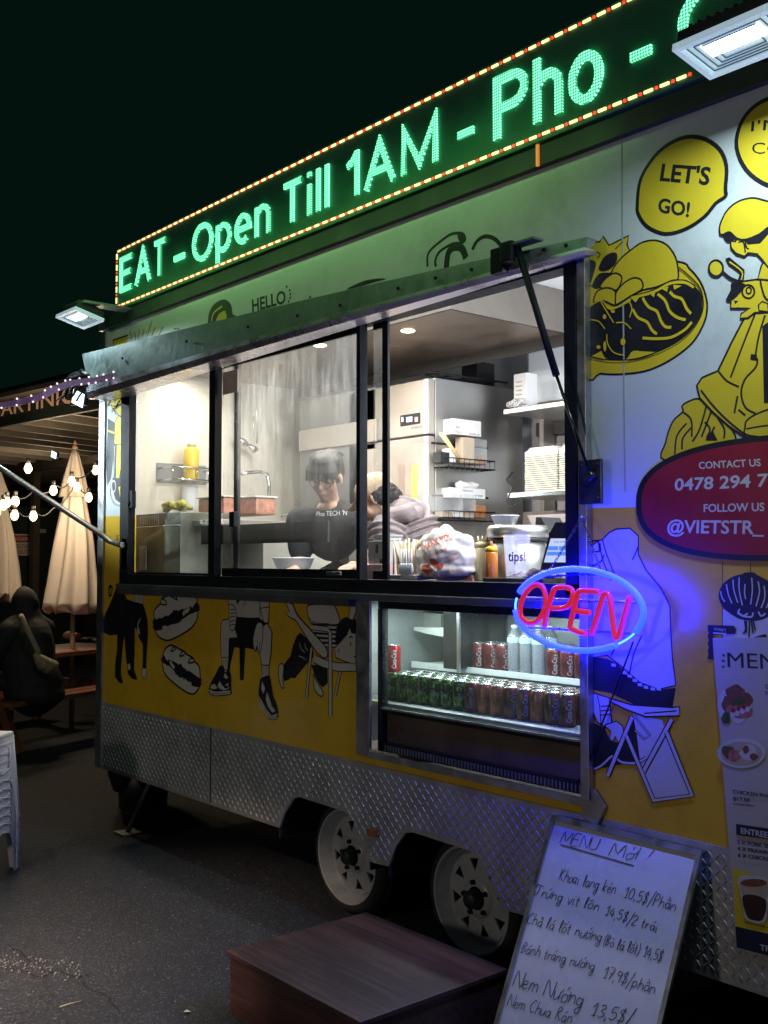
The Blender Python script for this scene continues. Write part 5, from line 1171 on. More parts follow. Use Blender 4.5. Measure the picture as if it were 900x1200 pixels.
m.text('GRILLED PORK', (232,256), (330,262), (232,244), 0, .01); m.text('FRESH HERBS', (232,275), (320,281), (232,264), 0, .0)
Bs = build('banner_sheet', m.mb, mats_b, BN, fixn=False)
back = [at_y(800+a/2.4, 700+b/2.4, -.0095) for a, b in A0]; build('banner_back', MB().prism([(p.x, -.0095, p.z) for p in back], (0, .004, 0)), paper, BN)

# ================================================================== INSIDE THE TRAILER
def bxp(mb, p0, p1, y, d, ch=0):   # box whose front face spans two photo points at depth y, extending back by d
    a, b_ = at_y(*p0, y), at_y(*p1, y); return mb.box((a.x, y, b_.z), (b_.x, y+d, a.z), ch)
# range hood: stainless canopy along the back, lit from below
HX = -3.45; hz = 2.72
Hd = bpy.data.objects.new('range_hood', None); COL.objects.link(Hd); Hd.parent = T; Hd.location = V((-4.6, .95, hz))-T.location
hoodin = M('hood_inside_steel', (0.30, 0.24, 0.19), 0.42, metal=0.75, var=.2, dirt=.15)
build('hood_soffit', MB().box((XL+.06, .50, hz+.03), (HX, 1.42, hz+.04)), hoodin, Hd)
build('hood_rim', MB().box((XL+.06, .485, hz-.005), (HX, .50, 2.928)).box((HX+.0005, .485, hz-.005), (HX+.016, 1.43, 2.928)).box((XL+.06, 1.4205, hz-.03), (HX, 1.435, 2.928)), M('hood_rim_steel', (.10, .09, .08), .8, metal=0, var=.15, spec=.1), Hd)
lampm = MEmit('hood_lamp_glass', (1.0, 0.80, 0.55), 14)
for (px, py) in ((478, 388), (231, 434), (375, 405)):
    y = .85; d = ray(px, py); t = (hz+.028-CAM.z)/d.z; p = CAM+d*t
    lo2 = MB().lathe([(.0001, 0), (.032, 0), (.036, .003)], (p.x, p.y, hz+.0255), 20)
    build('hood_lamp', lo2, lampm, Hd)
    area_light('hood_lamp_light', (p.x, p.y, hz+.015), (p.x, p.y, 1.0), (16 if px > 300 else 9), (1.0, 0.90, 0.78), .09, .09)
# ceiling batten, just right of the window opening
Bt = build('ceiling_batten', MB().box((-2.25, .10, 2.89), (-.95, .16, 2.931), .006), MEmit('batten_diffuser', (0.93, 0.97, 1.0), 3.0), T)
area_light('batten_and_fill_light', (-1.70, .13, 2.885), (-1.70, .45, 1.5), 70, (0.92, 0.96, 1.0), 1.1, .07)
area_light('batten_and_fill_light', (-1.9, .8, 2.25), (-3.0, 1.0, 2.93), 45, (0.92, 0.96, 1.0), .8, .07)  # added uplight without a fitting, only brightens the ceiling
build('ceiling_batten', MB().box((-5.2, .08, 2.89), (-2.4, .14, 2.931), .006), MEmit('batten_diffuser', (0.93, 0.97, 1.0), 3.0), T)
area_light('batten_and_fill_light', (-3.8, .11, 2.885), (-3.8, .75, 1.5), 52, (0.97, 0.96, 0.95), 2.7, .06)
build('hood_top_panel', MB().box((HX+.017, .44, hz+.12), (HX+.02, .50, 2.92)), ceilw, Hd)

# upright fridge
fx, fy, fw, fd, fz1 = -4.34, 1.2, .72, .75, 2.605
Fg = thing('upright_fridge', (fx-fw/2, fy+.3, .626), 'tall stainless upright fridge with small red and blue display, behind the cooks', 'fridge')
build('cabinet', MB().box((fx-fw, fy+.03, .66), (fx, fy+fd, fz1), .004), steel, Fg)
dz = at_y(480, 513, fy).z
build('door', MB().box((fx-fw, fy-.02, .72), (fx-.002, fy+.028, dz-.006), .005), steel_w, Fg)
build('control_fascia', MB().box((fx-fw, fy-.02, dz+.006), (fx-.002, fy+.028, fz1-.01), .005), steel_w, Fg)
build('fridge_edge', MB().box((fx-.035, fy-.026, .72), (fx-.001, fy-.0205, dz-.007)).box((fx-.035, fy-.026, dz+.007), (fx-.001, fy-.0205, fz1-.012)), M('pale_edge', (.62, .66, .70), .35, metal=.5), Fg)
build('door_gap', MB().box((fx-fw+.002, fy-.015, dz-.0055), (fx-.004, fy+.02, dz+.0055)), blackp, Fg)
mbd = bxp(MB(), (469, 487), (492, 496), fy-.024, .003); build('display_panel', mbd, blackp, Fg)
for (a, b_, n_, c_) in ((476, 483, 'display_digits', (0.15, .35, 1)), (486, 489.5, 'display_digits', (1, .05, .02)), (470.5, 472.5, 'display_digits', (.7, .8, 1))): build(n_, bxp(MB(), (a, 489), (b_, 494), fy-.0255, .001), MEmit('digit_%d' % a, c_, 1.5), Fg)
tm = MB(); text_px(tm, 'cool', (482, 503), (494, 501.5), (482, 499), fy-.0215, 0); build('fascia_print', tm, M('grey_print', (0.10, 0.11, 0.12), 0.5), Fg)
gl2 = MB(); a, b_ = at_y(452, 524, fy-.022), at_y(499, 600, fy-.022); gl2.box((a.x-.2, fy-.0245, .85), (b_.x, fy-.0205, a.z)); build('glass_door_panel', gl2, M('frosty_door_glass', (0.33, 0.30, 0.26), 0.22, var=.2, vscale=4, coat=.4), Fg)
for px, c_ in ((470, (0.28, .22, .18)), (485, (.55, .42, .12))): build('bottle_behind_glass', bxp(MB(), (px-3, 545), (px+4, 588), fy-.0265, .0015, 0), M('ghost_%d' % px, c_, .5), Fg)
# things on top of the fridge
tp = MB(); 
for i in range(5): tp.rod((fx-.1, fy+.05+.12*i, fz1+.03), (fx+.0, fy+.05+.12*i, fz1+.03), .004)
tp.rod((fx-.02, fy-.0, fz1+.03), (fx+.02, fy+.6, fz1+.028), .006); tp.rod((fx-.1, fy-.0, fz1+.03), (fx-.1, fy+.6, fz1+.03), .006)
o = label(build('wire_rack', tp, blackf, None), 'flat black wire rack lying on top of the upright fridge', 'rack')
bxv = MB(); a = at_y(548, 437, 1.7); bxv.box((a.x-.05, 1.7, fz1+.002), (a.x+.08, 1.85, fz1+.17)); label(build('dark_crate', bxv, blackp, None), 'small dark crate far back on top of the fridge', 'crate')

# baskets on the fridge side: wire frames with tubs, boxes
def basket(zb, y0, y1, w, lab):
    o = thing('wire_basket', (fx, (y0+y1)/2, zb), lab, 'wire basket'); mb = MB(); x1_ = fx+w
    for z in (zb, zb+.05): mb.tube([(fx+.004, y0, z), (x1_, y0, z), (x1_, y1, z), (fx+.004, y1, z)], .0035, 6)
    n = int((y1-y0)/.04)
    for i in range(n+1): y = y0+(y1-y0)*i/n; mb.tube([(fx+.004, y, zb), (x1_, y, zb), (x1_, y, zb+.05)], .0018, 5)
    for i in range(3): mb.rod((fx+.004+.04*(i+1), y0, zb), (fx+.004+.04*(i+1), y1, zb), .0018, n=5)
    mb.rod((fx+.006, y0-.02, zb+.14), (fx+.006, y1+.06, zb+.14), .006)
    build('wire_frame', mb, blackf, o); return o
sy = lambda px, py: at_x(px, py, fx+.06)
zb1 = sy(518, 545).z; ya, yb = sy(517, 545).y, sy(571, 545).y
zb2 = sy(518, 607).z
basket(zb1-.012, ya, yb, .12, 'upper black wire basket on the side of the steel fridge'); basket(zb2-.012, ya, yb, .12, 'lower black wire basket on the side of the steel fridge')
def sbox(p0, p1, x=fx+.06, d=.09):   # box on the fridge side whose visible face is at constant x
    a, b_ = at_x(*p0, x), at_x(*p1, x); return MB().box((x-d, a.y, b_.z), (x, b_.y, a.z), .003)
cardw = M('white_card', (.66, .66, .66), .55, var=.04); kraft = M('kraft_card', (.42, .34, .26), .6, var=.1)
def printed_box(name, p0, p1, lab, lines, x=fx+.08, d=.10, m_=cardw):
    o = thing(name, at_x(*p1, x), lab, 'carton'); build('carton', sbox(p0, p1, x, d), m_, o)
    mb = MB(); a, b_ = at_x(*p0, x), at_x(*p1, x)
    for (s, u, v, w_, h) in lines:
        O = V((x+.0008, a.y+(b_.y-a.y)*u, a.z+(b_.z-a.z)*v)); text_into(mb, s, O, V((0, (b_.y-a.y)*w_, 0)), V((0, 0, (a.z-b_.z)*h)), .02)
    build('print', mb, M('grey_print', (0.10, 0.11, 0.12), 0.5), o, fixn=False); return o
printed_box('glove_box', (531, 490), (564, 512), 'white glove box on top of the upper wire basket', [('VINYL', .06, .9, .26, .1), ('BOX', .1, .6, .14, .12), ('GLOVES 100', .55, .93, .38, .1)])
printed_box('tissue_box', (529, 571), (569, 585), 'white and kraft tissue box on top of the lower wire basket', [('tissue', .32, .32, .3, .16), ('TTF', .66, .85, .25, .22)])
pf = MB(); a = at_x(546, 570, fx+.04); pf.ball(a+V((0, 0, .0)), (.03, .09, .022)); pf.ball(a+V((0, .05, .008)), (.02, .05, .02)); pf.ball(a+V((0, -.05, .01)), (.02, .04, .018))
label(fuse('tissue_sheet', pf, cardw, None, .006, 3, .008, 30), 'crumpled white tissue sticking out of the tissue box', 'tissue')
tubm = M('clear_tub', (.55, .58, .6), .15, var=0, alpha=.22); 
tubs = [((542, 512), (556, 543), 'kraft paper carton in the upper wire basket', kraft), ((516, 529), (527, 543), 'black cup lying in the upper wire basket', blackp), ((527, 525), (534, 542), 'white paper cup in the upper wire basket', cardw),
        ((518, 599), (530, 606), 'first cream paper box in the lower wire basket', kraft), ((531, 598), (543, 606), 'white paper box in the middle of the lower wire basket', cardw), ((544, 599), (556, 607), 'cream paper box at the right of the lower wire basket', kraft),
        ((557, 536), (569, 545), 'brown spice heap in the tub of the upper basket', M('brown_spice', (.30, .12, .04), .8, var=.4, vscale=80)), ((557, 592), (570, 607), 'bundle of brown cinnamon sticks in the lower basket', M('brown_spice', (.30, .12, .04), .8))]
for p0, p1, lab, m_ in tubs: label(build('basket_item', sbox(p0, p1, fx+.09, .06), m_, None), lab, 'package')
for o in [o for o in bpy.data.objects if o.name.startswith('basket_item')]:
    l = o['label']; o.name = 'paper_carton' if 'carton' in l or 'paper box' in l else 'cup' if 'cup' in l else 'spice_heap' if 'spice' in l else 'cinnamon_bundle'
for p0, p1, lab in (((556, 514), (571, 544), 'clear plastic tub at the right of the upper basket'), ((517, 578), (543, 600), 'clear plastic tub at the left of the lower basket'), ((544, 579), (558, 600), 'clear plastic tub in the middle of the lower basket')):
    label(build('clear_tub', sbox(p0, p1, fx+.11, .10), tubm, None), lab, 'plastic tub')
ck = MB(); a, b_ = at_x(517, 508, fx+.08), at_x(541, 542, fx+.10)
for i in range(8): off = V((0, random.uniform(-.015, .025), random.uniform(-.01, .01))); ck.rod(a+off, b_+off*.4, .004, n=6)
label(build('chopstick_bundle', ck, M('bamboo', (.55, .42, .2), .5), None), 'bundle of wooden chopsticks in a sleeve leaning in the upper basket', 'chopsticks')
# shelves right of the fridge
def shelf(px0, py0, px1, y, name, lab):
    a = at_y(px0, py0, y); o = thing(name, (a.x+.8, y+.25, a.z), lab, 'shelf')
    build('shelf_board', MB().box((a.x, y, a.z-.028), (-1.6, 2.06, a.z), .003), steel, o); build('shelf_bracket', MB().box((a.x+.35, y+.15, a.z-.15), (a.x+.38, 2.06, a.z-.029)), steel, o); build('shelf_bracket', MB().box((a.x+1.2, y+.15, a.z-.15), (a.x+1.23, 2.06, a.z-.029)), steel, o); return a
aU = shelf(590, 480, 670, 1.5, 'wall_shelf', 'upper stainless wall shelf under the air conditioner'); aL = shelf(594, 578, 670, 1.5, 'wall_shelf', 'lower stainless wall shelf holding the stacked takeaway boxes')
# back column & socket behind
build('wall_post', bxp(MB(), (632, 485), (638, 640), 1.95, .1), steel_w, T)
build('wall_vent_strip', bxp(MB(), (628, 496), (668, 507), 2.04, .02), M('dark_vent', (.1, .1, .1), .5), T)
build('wall_disc', MB().lathe([(.03, 0), (.028, -.01), (.0001, -.012)], at_y(662, 522, 2.065), 18, (0, 1, 0)), cardw, T)
# air conditioner
A_ = thing('air_conditioner', at_y(640, 466, 1.80), 'white wall-mounted air conditioner above the upper shelf', 'air conditioner')
a, b_ = at_y(617, 412, 1.78), at_y(700, 468, 1.78); zc_ = b_.z+.012
build('casing', MB().box((a.x, 1.78, b_.z+.03), (a.x+.85, 2.06, a.z), .02), M('appliance_white', (.74, .77, .8), .35, var=.03), A_)
build('louvre', MB().obox((a.x+.43, 1.80, b_.z+.018), (.36, 0, 0), (0, .035, -.012), (0, 0, .003)), cardw, A_)
build('outlet', MB().box((a.x+.06, 1.79, b_.z+.012), (a.x+.79, 1.95, b_.z+.0295)), M('dark_vent', (.1, .1, .1), .5), A_)
# cartons on the upper shelf
bx1 = bxp(MB(), (602, 439), (617, 479), 1.55, .09, .003); o = thing('white_carton', at_y(610, 479, 1.6), 'tall white printed carton standing on the upper shelf', 'carton'); build('carton', bx1, cardw, o)
tm = MB(); 
for i in range(6): text_px(tm, 'TAKEAWAY', (604, 449+i*5), (612, 448+i*5), (604, 447+i*5), 1.5485, 0)
build('print', tm, M('grey_print', (0.10, 0.11, 0.12), 0.5), o, fixn=False)
wr = MB(); c_ = at_y(597, 474, 1.53)
for i in range(14):
    q = c_+V((random.uniform(-.02, .10), random.uniform(-.02, .03), random.uniform(-.012, .012))); wr.tube([q+V((.02*math.cos(t*1.3), .01*math.sin(t), .014*math.sin(t*1.3))) for t in range(6)], .004, 5, closed=True)
label(build('cable_coil', wr, cardw, None), 'tangled white cable coil at the left end of the upper shelf', 'cable')
# takeaway box stacks on the lower shelf, each box its own
tk = M('takeaway_box_card', (.58, .57, .46), .6, var=.06); tkw = M('takeaway_box_lid', (.72, .72, .68), .6, var=.04)
zbase = aL.z
def tbox():
    o = thing('takeaway_box', (0, 0, 0), 'cream takeaway box in the tall stacks on the lower shelf', 'takeaway box', 'stacked cream takeaway boxes')
    build('box_base', MB().box((-.115, -.10, 0), (.115, .10, .0085), .002), tk, o); return o
pb = tbox(); first = True
xs_ = (at_y(615, 560, 1.55).x+.115, at_y(615, 560, 1.55).x+.36)
for sx_ in xs_:
    for k in range(17):
        loc = (sx_+random.uniform(-.003, .003), 1.65, zbase+k*.0115)
        lb_ = 'cream takeaway box, '+ORD[k]+' from the bottom of the '+('left' if sx_ == xs_[0] else 'right')+' stack on the lower shelf'
        if first: pb.location = loc; pb['label'] = lb_; first = False
        else: dup(pb, loc, None, lb_)
    tb = thing('takeaway_box', (sx_, 1.65, zbase+17*.0115), 'white lidded takeaway box on top of the '+('left' if sx_ == xs_[0] else 'right')+' cream stack, lower shelf', 'takeaway box', 'white boxes topping the stacks')
    build('box_base', MB().box((sx_-.115, 1.55, tb.location.z), (sx_+.115, 1.75, tb.location.z+.03), .004), tkw, tb)
    build('box_lid', MB().prism([(sx_-.11, 1.56, tb.location.z+.031), (sx_+.11, 1.56, tb.location.z+.031), (sx_+.085, 1.56, tb.location.z+.05), (sx_-.085, 1.56, tb.location.z+.05)], (0, .18, 0)), tkw, tb)
cb = MB().tube([at_y(601, 553, 1.6), at_y(594, 562, 1.55), at_y(600, 572, 1.5), at_y(594, 588, 1.5), at_y(600, 594, 1.5), at_y(606, 590, 1.5)], .005, 6); label(build('hanging_cable', cb, blackp, None), 'black cable looping round the left end of the lower shelf', 'cable')
# steel back panel & sloping dark funnel shape behind the till
build('splash_panel', bxp(MB(), (613, 600), (720, 700), 1.9, .02), steel_w, T)
pr_ = [at_y(618, 604, 1.2), at_y(700, 600, 1.2), at_y(700, 700, 1.2), at_y(660, 680, 1.2), at_y(640, 650, 1.2)]
label(build('steel_chute', MB().prism([(p.x, 1.2, p.z) for p in pr_], (0, .3, 0)), M('pinkish_steel', (.45, .40, .40), .45, metal=.4), None), 'sloping steel chute side behind the tablet', 'kitchen equipment')
# ---- on the counter by the open window
zc = 1.495
def lathe_thing(name, px, py_base, y, prof, mat, lab, cat, n=24, group=None):
    p = at_y(px, py_base, y); o = thing(name, (p.x, y, zc), lab, cat, group); return o, V((p.x, y, zc))
# steel pot with ring lid
zt = 1.52
o, c = lathe_thing('steel_bucket', 607, 668, .30, None, None, 'round stainless bucket with a lid behind the clear tip cup', 'bucket')
zp = at_y(607, 616, .30).z
build('bucket_body', MB().lathe([(.105, 0), (.11, .01), (.11, zp-zc-.05)], c, 32), steel, o); build('bucket_lid', MB().lathe([(.116, zp-zc-.05), (.122, zp-zc-.045), (.122, zp-zc-.012), (.112, zp-zc), (.0001, zp-zc+.004)], c, 32), steel, o)
build('lid_gasket', MB().lathe([(.118, zp-zc-.062), (.118, zp-zc-.0505)], c, 32), blackp, o)
ct = at_y(596, 616, .30); label(build('clear_tub', MB().lathe([(.04, 0), (.055, .035), (.058, .036), (.056, .039)], (ct.x, .28, zp+.003), 20), M('milky_plastic', (.72, .76, .82), .3, var=0, alpha=.75), None), 'small milky plastic tub lying on the bucket lid', 'plastic tub')
# tip cup
o, c = lathe_thing('tip_cup', 606, 668, .13, None, None, 'clear plastic cup with handwritten tips on the counter by the tablet', 'cup')
c.z = 1.512; ztc = at_y(607, 628, .13).z; hh = ztc-c.z
cupm = M('clear_cup_plastic', (.80, .82, .90), .12, var=0, alpha=.24, spec=.7)
build('cup_wall', MB().lathe([(.0001, .002), (.040, .002), (.0415, 0), (.052, hh), (.055, hh+.001), (.054, hh+.004), (.0505, hh), (.040, .006)], c, 28), cupm, o)
tm = MB(); wrap_text(tm, 'tips!', (c.x, c.y, c.z), .0495, hh*.40, .035, R_(-88), R_(-10)); build('writing', tm, M('purple_marker', (.10, .05, .2), .5), o, fixn=False)
cn = MB()
for i in range(9): cn.lathe([(.0001, 0), (.012, 0), (.012, .002), (.0001, .002)], (c.x+random.uniform(-.02, .02), c.y+random.uniform(-.02, .02), c.z+.004+.0022*i), 12)
build('coins', cn, M('coins', (.5, .42, .25), .35, metal=.9), o)
label(build('wallet_stack', MB().box((c.x-.12, c.y-.06, zc), (c.x+.18, c.y+.10, 1.511), .003), blackp, None), 'flat black tray under the tip cup on the counter', 'tray')
pp = MB()
for i in range(5): q = at_y(640+random.uniform(-22, 12), 664+random.uniform(-5, 3), .17+.03*i); pp.obox((q.x, .17+.03*i, 1.515+.004*i), V((.07, 0, .004*random.uniform(-1, 2))), V((.0, .05, .0)), V((0, 0, .0008)))
label(build('receipt_pile', pp, M('receipt_paper', (.62, .55, .55), .6, var=.1), None), 'loose pile of receipts between the tip cup and the tablet', 'paper')
cm_ = MB(); p = at_y(632, 660, .2); 
for i in range(7): cm_.ball((p.x+random.uniform(-.04, .05), .2+random.uniform(-.02, .02), 1.525+random.uniform(-.01, .01)), (.03, .03, .014))
label(fuse('dark_cloth', cm_, M('dark_purple_cloth', (.05, .03, .06), .8), None, .006, 2, .012, 40), 'crumpled dark cloth on the counter right of the tip cup', 'cloth')
# sauce bottles
def squeeze(px, pyb, pyt, y, rad, mat, mat2, lab, tips=3, name='sauce_bottle'):
    p = at_y(px, pyb, y); zt = at_y(px, pyt, y).z; h = zt-zc
    o = thing(name, (p.x, y, zc), lab, 'sauce bottle'); c = V((p.x, y, zc))
    build('bottle_body', MB().lathe([(rad*.9, 0), (rad, .006), (rad, h*.70), (rad*.85, h*.74)], c, 20), mat, o)
    cap = MB().lathe([(rad*.92, h*.7401), (rad*.92, h*.84), (rad*.5, h*.87), (.0001, h*.875)], c, 20)
    if tips == 3:
        for k in (-1, 0, 1): cap.rod(c+V((k*rad*.55, k*.003, h*.85)), c+V((k*rad*.62, k*.003, h)), .006, .003, 8)
    else: cap.rod(c+V((0, 0, h*.86)), c+V((0, 0, h)), .010, .003, 10)
    build('cap', cap, mat2, o); return o
squeeze(565.5, 672, 628, .22, .035, M('mayo_plastic', (.80, .70, .45), .35), M('cream_cap', (.70, .62, .36), .4), 'cream sauce squeeze bottle with three nozzles on the counter')
squeeze(546, 672, 628, .30, .030, M('chilli_red', (.45, .02, .015), .35), M('chilli_red_cap', (.55, .03, .02), .35), 'red sauce squeeze bottle with nozzles behind the plastic bag')
squeeze(576, 672, 634, .14, .025, M('amber_sauce', (.50, .16, .02), .25, coat=.4), M('yellow_cap', (.72, .45, .02), .4), 'amber sauce bottle with a yellow cap and red tip', 1)
q = at_y(576, 642, .14); build('cap_tip', MB().rod((q.x, .14, q.z), (q.x, .14, q.z+.025), .010, .004, 10), M('red_tip', (.5, .05, .02), .4), bpy.data.objects.get('sauce_bottle.002'))
# white THANK YOU bag
pb_ = [at_y(*p, .16) for p in ((520, 616), (484, 640), (553, 640))]
bg = MB(); cx_ = at_y(521, 660, .16).x; wv = (at_y(553, 660, .16).x-at_y(488, 660, .16).x)/2
hb2 = at_y(520, 616, .16).z-zc
bg.ball((cx_, .17, zc+hb2*.42), (wv*.98, .085, hb2*.44)); bg.ball((cx_-.02, .17, zc+hb2*.70), (wv*.72, .06, hb2*.26)); bg.ball((cx_, .17, zc+hb2*.2), (wv*.95, .09, hb2*.2))
bg.ball((cx_+.005, .17, zc+hb2*.88), (.035, .03, hb2*.14)); bg.ball((cx_-wv*.75, .17, zc+hb2*.66), (.05, .03, .035)); bg.ball((cx_+wv*.6, .17, zc+hb2*.66), (.05, .04, .04))
def crease(p):
    a = p.x*3; return .006*(1-abs(noise.noise(V((p.x*14+p.z*9, p.y*10, p.z*11-p.x*6))))*4)*.7+.0015*noise.noise(p*50)
BG = thing('carrier_bag', (cx_, .17, zc), 'full white plastic bag printed THANK YOU in red on the counter', 'plastic bag')
fuse('bag_body', bg, M('white_plastic_bag', (.70, .66, .62), .38, var=.05, trans=0, coat=.2), BG, .006, 3, ribs=crease)
tm = MB(); redp = M('bag_red_print', (.60, .09, .05), .45)
def onbag(px, py): return at_y(px, py, .062)
def tb_(s, a, b_, t_, bo=.02): text_px(tm, s, a, b_, t_, .062, bo)
tb_('THANK YOU', (493, 646), (531, 631), (491, 639), .03); tb_('WELCOME', (503, 653), (524, 645), (502, 649.5)); tb_('PLEASE COME', (519, 656), (536, 649), (519, 653.5), 0); tb_('AGAIN SOON', (520, 661), (538, 655), (520, 658), 0); tb_('THANK YOU', (522, 672), (541, 668), (522, 669.5), 0)
for pts in ([(494,664),(500,660),(504,661),(501,666),(507,668),(503,674),(497,671)], [(504,656),(509,655),(514,660),(513,665),(507,663)], [(514,663),(519,660),(519,665),(515,667)]): tm.flat([onbag(*p) for p in smooth_pts(pts)])
tm.tube([onbag(509, 674), onbag(513, 668), onbag(513, 660)], .0015, 5)
# press the print onto the bag's front surface
dg = bpy.context.evaluated_depsgraph_get(); dg.update(); bo = BG.children[0]
from mathutils.bvhtree import BVHTree
bvh = BVHTree.FromObject(bo, dg); offb = wloc(BG)
nv = []
for p in tm.v:
    d = (p-CAM).normalized(); h_ = bvh.ray_cast(CAM-offb, d)
    nv.append(h_[0]+offb-d*.0025 if h_[0] is not None else p)
tm.v = nv; build('print', tm, redp, BG, fixn=False)
# cutlery tub with paper-wrapped chopsticks and spoons
cu = at_y(469, 674, .15); Cu = thing('cutlery_tub', (cu.x, .15, zc), 'white tub full of paper-wrapped chopsticks and spoons, left end of the open window', 'cutlery tub')
a, b_ = at_y(458, 671, .12), at_y(494, 671, .12)
build('tub', MB().box((a.x, .09, zc+.002), (b_.x, .20, zc+.022), .004), cardw, Cu)
ckm = M('bamboo', (.55, .42, .2), .5); pw_ = M('paper_sleeve', (.66, .64, .6), .6)
for i in range(34):
    q = V((random.uniform(a.x+.02, a.x+(b_.x-a.x)*.72), random.uniform(.10, .19), zc+.01)); tpp = q+V((random.uniform(-.045, .03), random.uniform(-.02, .02), random.uniform(.12, .165)))
    build('chopstick' if i % 2 else 'paper_sleeve', MB().rod(q, tpp, .0038, n=6), ckm if i % 2 else pw_, Cu)
for i in range(5):
    q = V((a.x+(b_.x-a.x)*(.55+.08*i), .085, zc+.01)); build('spoon', MB().ball(q+V((0, 0, .035)), (.014, .006, .026)).rod(q+V((0, 0, .05)), q+V((-.02, .02, .12)), .003, n=6), M('white_spoon', (.7, .72, .75), .25), Cu)
# napkin holder in the narrow window strip
a, b_ = at_y(431.5, 634, .14), at_y(449, 661, .14)
Nh = thing('napkin_holder', ((a.x+b_.x)/2, .2, zc), 'grey napkin dispenser on a pink box, seen in the narrow window strip', 'napkin holder')
build('dispenser', MB().box((a.x, .14, b_.z), (b_.x, .26, a.z), .003), M('dispenser_grey', (.42, .38, .36), .5, dirt=.1), Nh); build('slot', bxp(MB(), (440, 638), (443, 648), .1385, .001), blackp, Nh); build('brand_square', bxp(MB(), (445, 655), (448, 660), .1385, .001), blackp, Nh)
npk = MB()
for i in range(7): npk.obox(((a.x+b_.x)/2+random.uniform(-.01, .01), .2, a.z+.004+.0035*i), ((b_.x-a.x)/2*.9, random.uniform(-.01, .01), 0), (0, .05, 0), (0, 0, .0012))
build('napkins', npk, cardw, Nh); build('pink_box', MB().box((a.x-.005, .13, zc), (b_.x+.004, .27, b_.z-.001), .003), M('pink_card', (.62, .40, .38), .5), Nh)
# tablet till at the right end
Tb = thing('tablet_till', at_y(655, 668, .2), 'black tablet till with a blue and white screen, right end of the window', 'tablet')
scr = [at_y(*p, .14) for p in ((645, 631), (676, 631), (676, 659), (637, 659))]
bz = [at_y(*p, .143) for p in ((651, 612), (690, 612), (690, 668), (633, 668), (644, 625))]
build('tablet_body', MB().prism([(p.x, .143, p.z) for p in bz], (0, .02, 0)), blackp, Tb)
build('screen', MB().flat([(p.x, .1415, p.z) for p in scr]), MEmit('screen_pale', (.55, .66, .78), .9), Tb)
for q in (((643, 640), (676, 640), (676, 645), (641, 645)), ((641.5, 646.5), (676, 646.5), (676, 651), (640, 651))): build('screen_bar', MB().flat([at_y(*p, .1405) for p in q]), MEmit('screen_blue', (.05, .25, .62), .9), Tb)
for x_ in (654, 666): build('screen_divider', MB().flat([at_y(*p, .140) for p in ((x_, 640), (x_+.8, 640), (x_+.8, 645), (x_, 645))]), MEmit('screen_pale2', (.6, .7, .8), .9), Tb)
tm = MB(); text_px(tm, 'Wed 10:48 PM  Sale', (649, 636), (674, 636), (649, 634), .1395, 0); build('screen_text', tm, blackp, Tb, fixn=False)
hd = [at_y(*p, .5) for p in ((628, 606), (634, 606), (646, 628), (640, 637), (625, 637), (627, 620))]
label(build('coffee_machine_head', MB().prism([(p.x, .5, p.z) for p in hd], (0, .12, 0)), blackp, None), 'black angular appliance head behind the tip cup', 'appliance')

# ---- left part, behind the closed panes
def equip(name, p0, p1, y, d, mat, lab, cat, ch=.004):
    return label(build(name, bxp(MB(), p0, p1, y, d, ch), mat, None), lab, cat)
EB = thing('steel_prep_bench', (-5.6, .55, .626), 'stainless prep bench along the end wall behind the left pane', 'bench')
zt_b = 1.80
build('bench_top', MB().box((-5.93, .20, zt_b-.03), (-4.95, 1.0, zt_b), .004), steel_w, EB)
build('bench_front', MB().box((-5.60, .24, .63), (-5.585, .98, zt_b-.031)).box((-5.90, .24, .63), (-5.605, .255, zt_b-.031)), steel, EB)
build('bench_panel', MB().box((-5.25, .50, .63), (-4.97, .98, zt_b-.031)), M('pale_steel_panel', (.62, .60, .55), .4, metal=.35), EB)
fr0, fr1 = at_y(150, 604, .12), at_y(211, 680, .12)
DF = thing('deep_fryer', ((fr0.x+fr1.x)/2, .2, 1.496), 'dark oily steel fryer tank in the lower left corner of the left pane', 'fryer')
build('tank', MB().box((fr0.x, .12, zc), (fr1.x, .45, fr0.z), .004), M('fryer_steel', (.20, .20, .16), .38, metal=.7, var=.35, vscale=5), DF)
gr = MB()
for i in range(16): x = fr0.x+.05+i*.022; gr.box((x, .1165, fr0.z-.065), (x+.010, .119, fr0.z-.01))
build('grille', gr, M('grille_grey', (.45, .44, .4), .4, metal=.6), DF); build('fryer_plate', bxp(MB(), (163, 640), (171, 668), .112, .004, .002), alu, DF); build('fryer_rim', MB().tube([(fr0.x, .115, fr0.z-.075), (fr1.x, .115, fr0.z-.075)], .004, 6), alu, DF)
# towel
tw = MB(); c_ = at_y(206, 597, .38)
for i in range(9): t = i/8; tw.tube([c_+V((-.11+.22*t+random.uniform(-.02, .02), random.uniform(-.04, .04), random.uniform(-.01, .025)+.022*math.sin(math.pi*t)))+V((.05*math.cos(k+i), .03*math.sin(k+i), .012*math.sin(2*k))) for k in range(5)], .016, 8)
label(fuse('tea_towel', tw, M('yellow_green_towel', (.50, .46, .08), .85, bump=.4, bscale=120), None, .007, 2, .005, 60), 'crumpled yellow-green towel on the bench behind the left pane', 'towel')
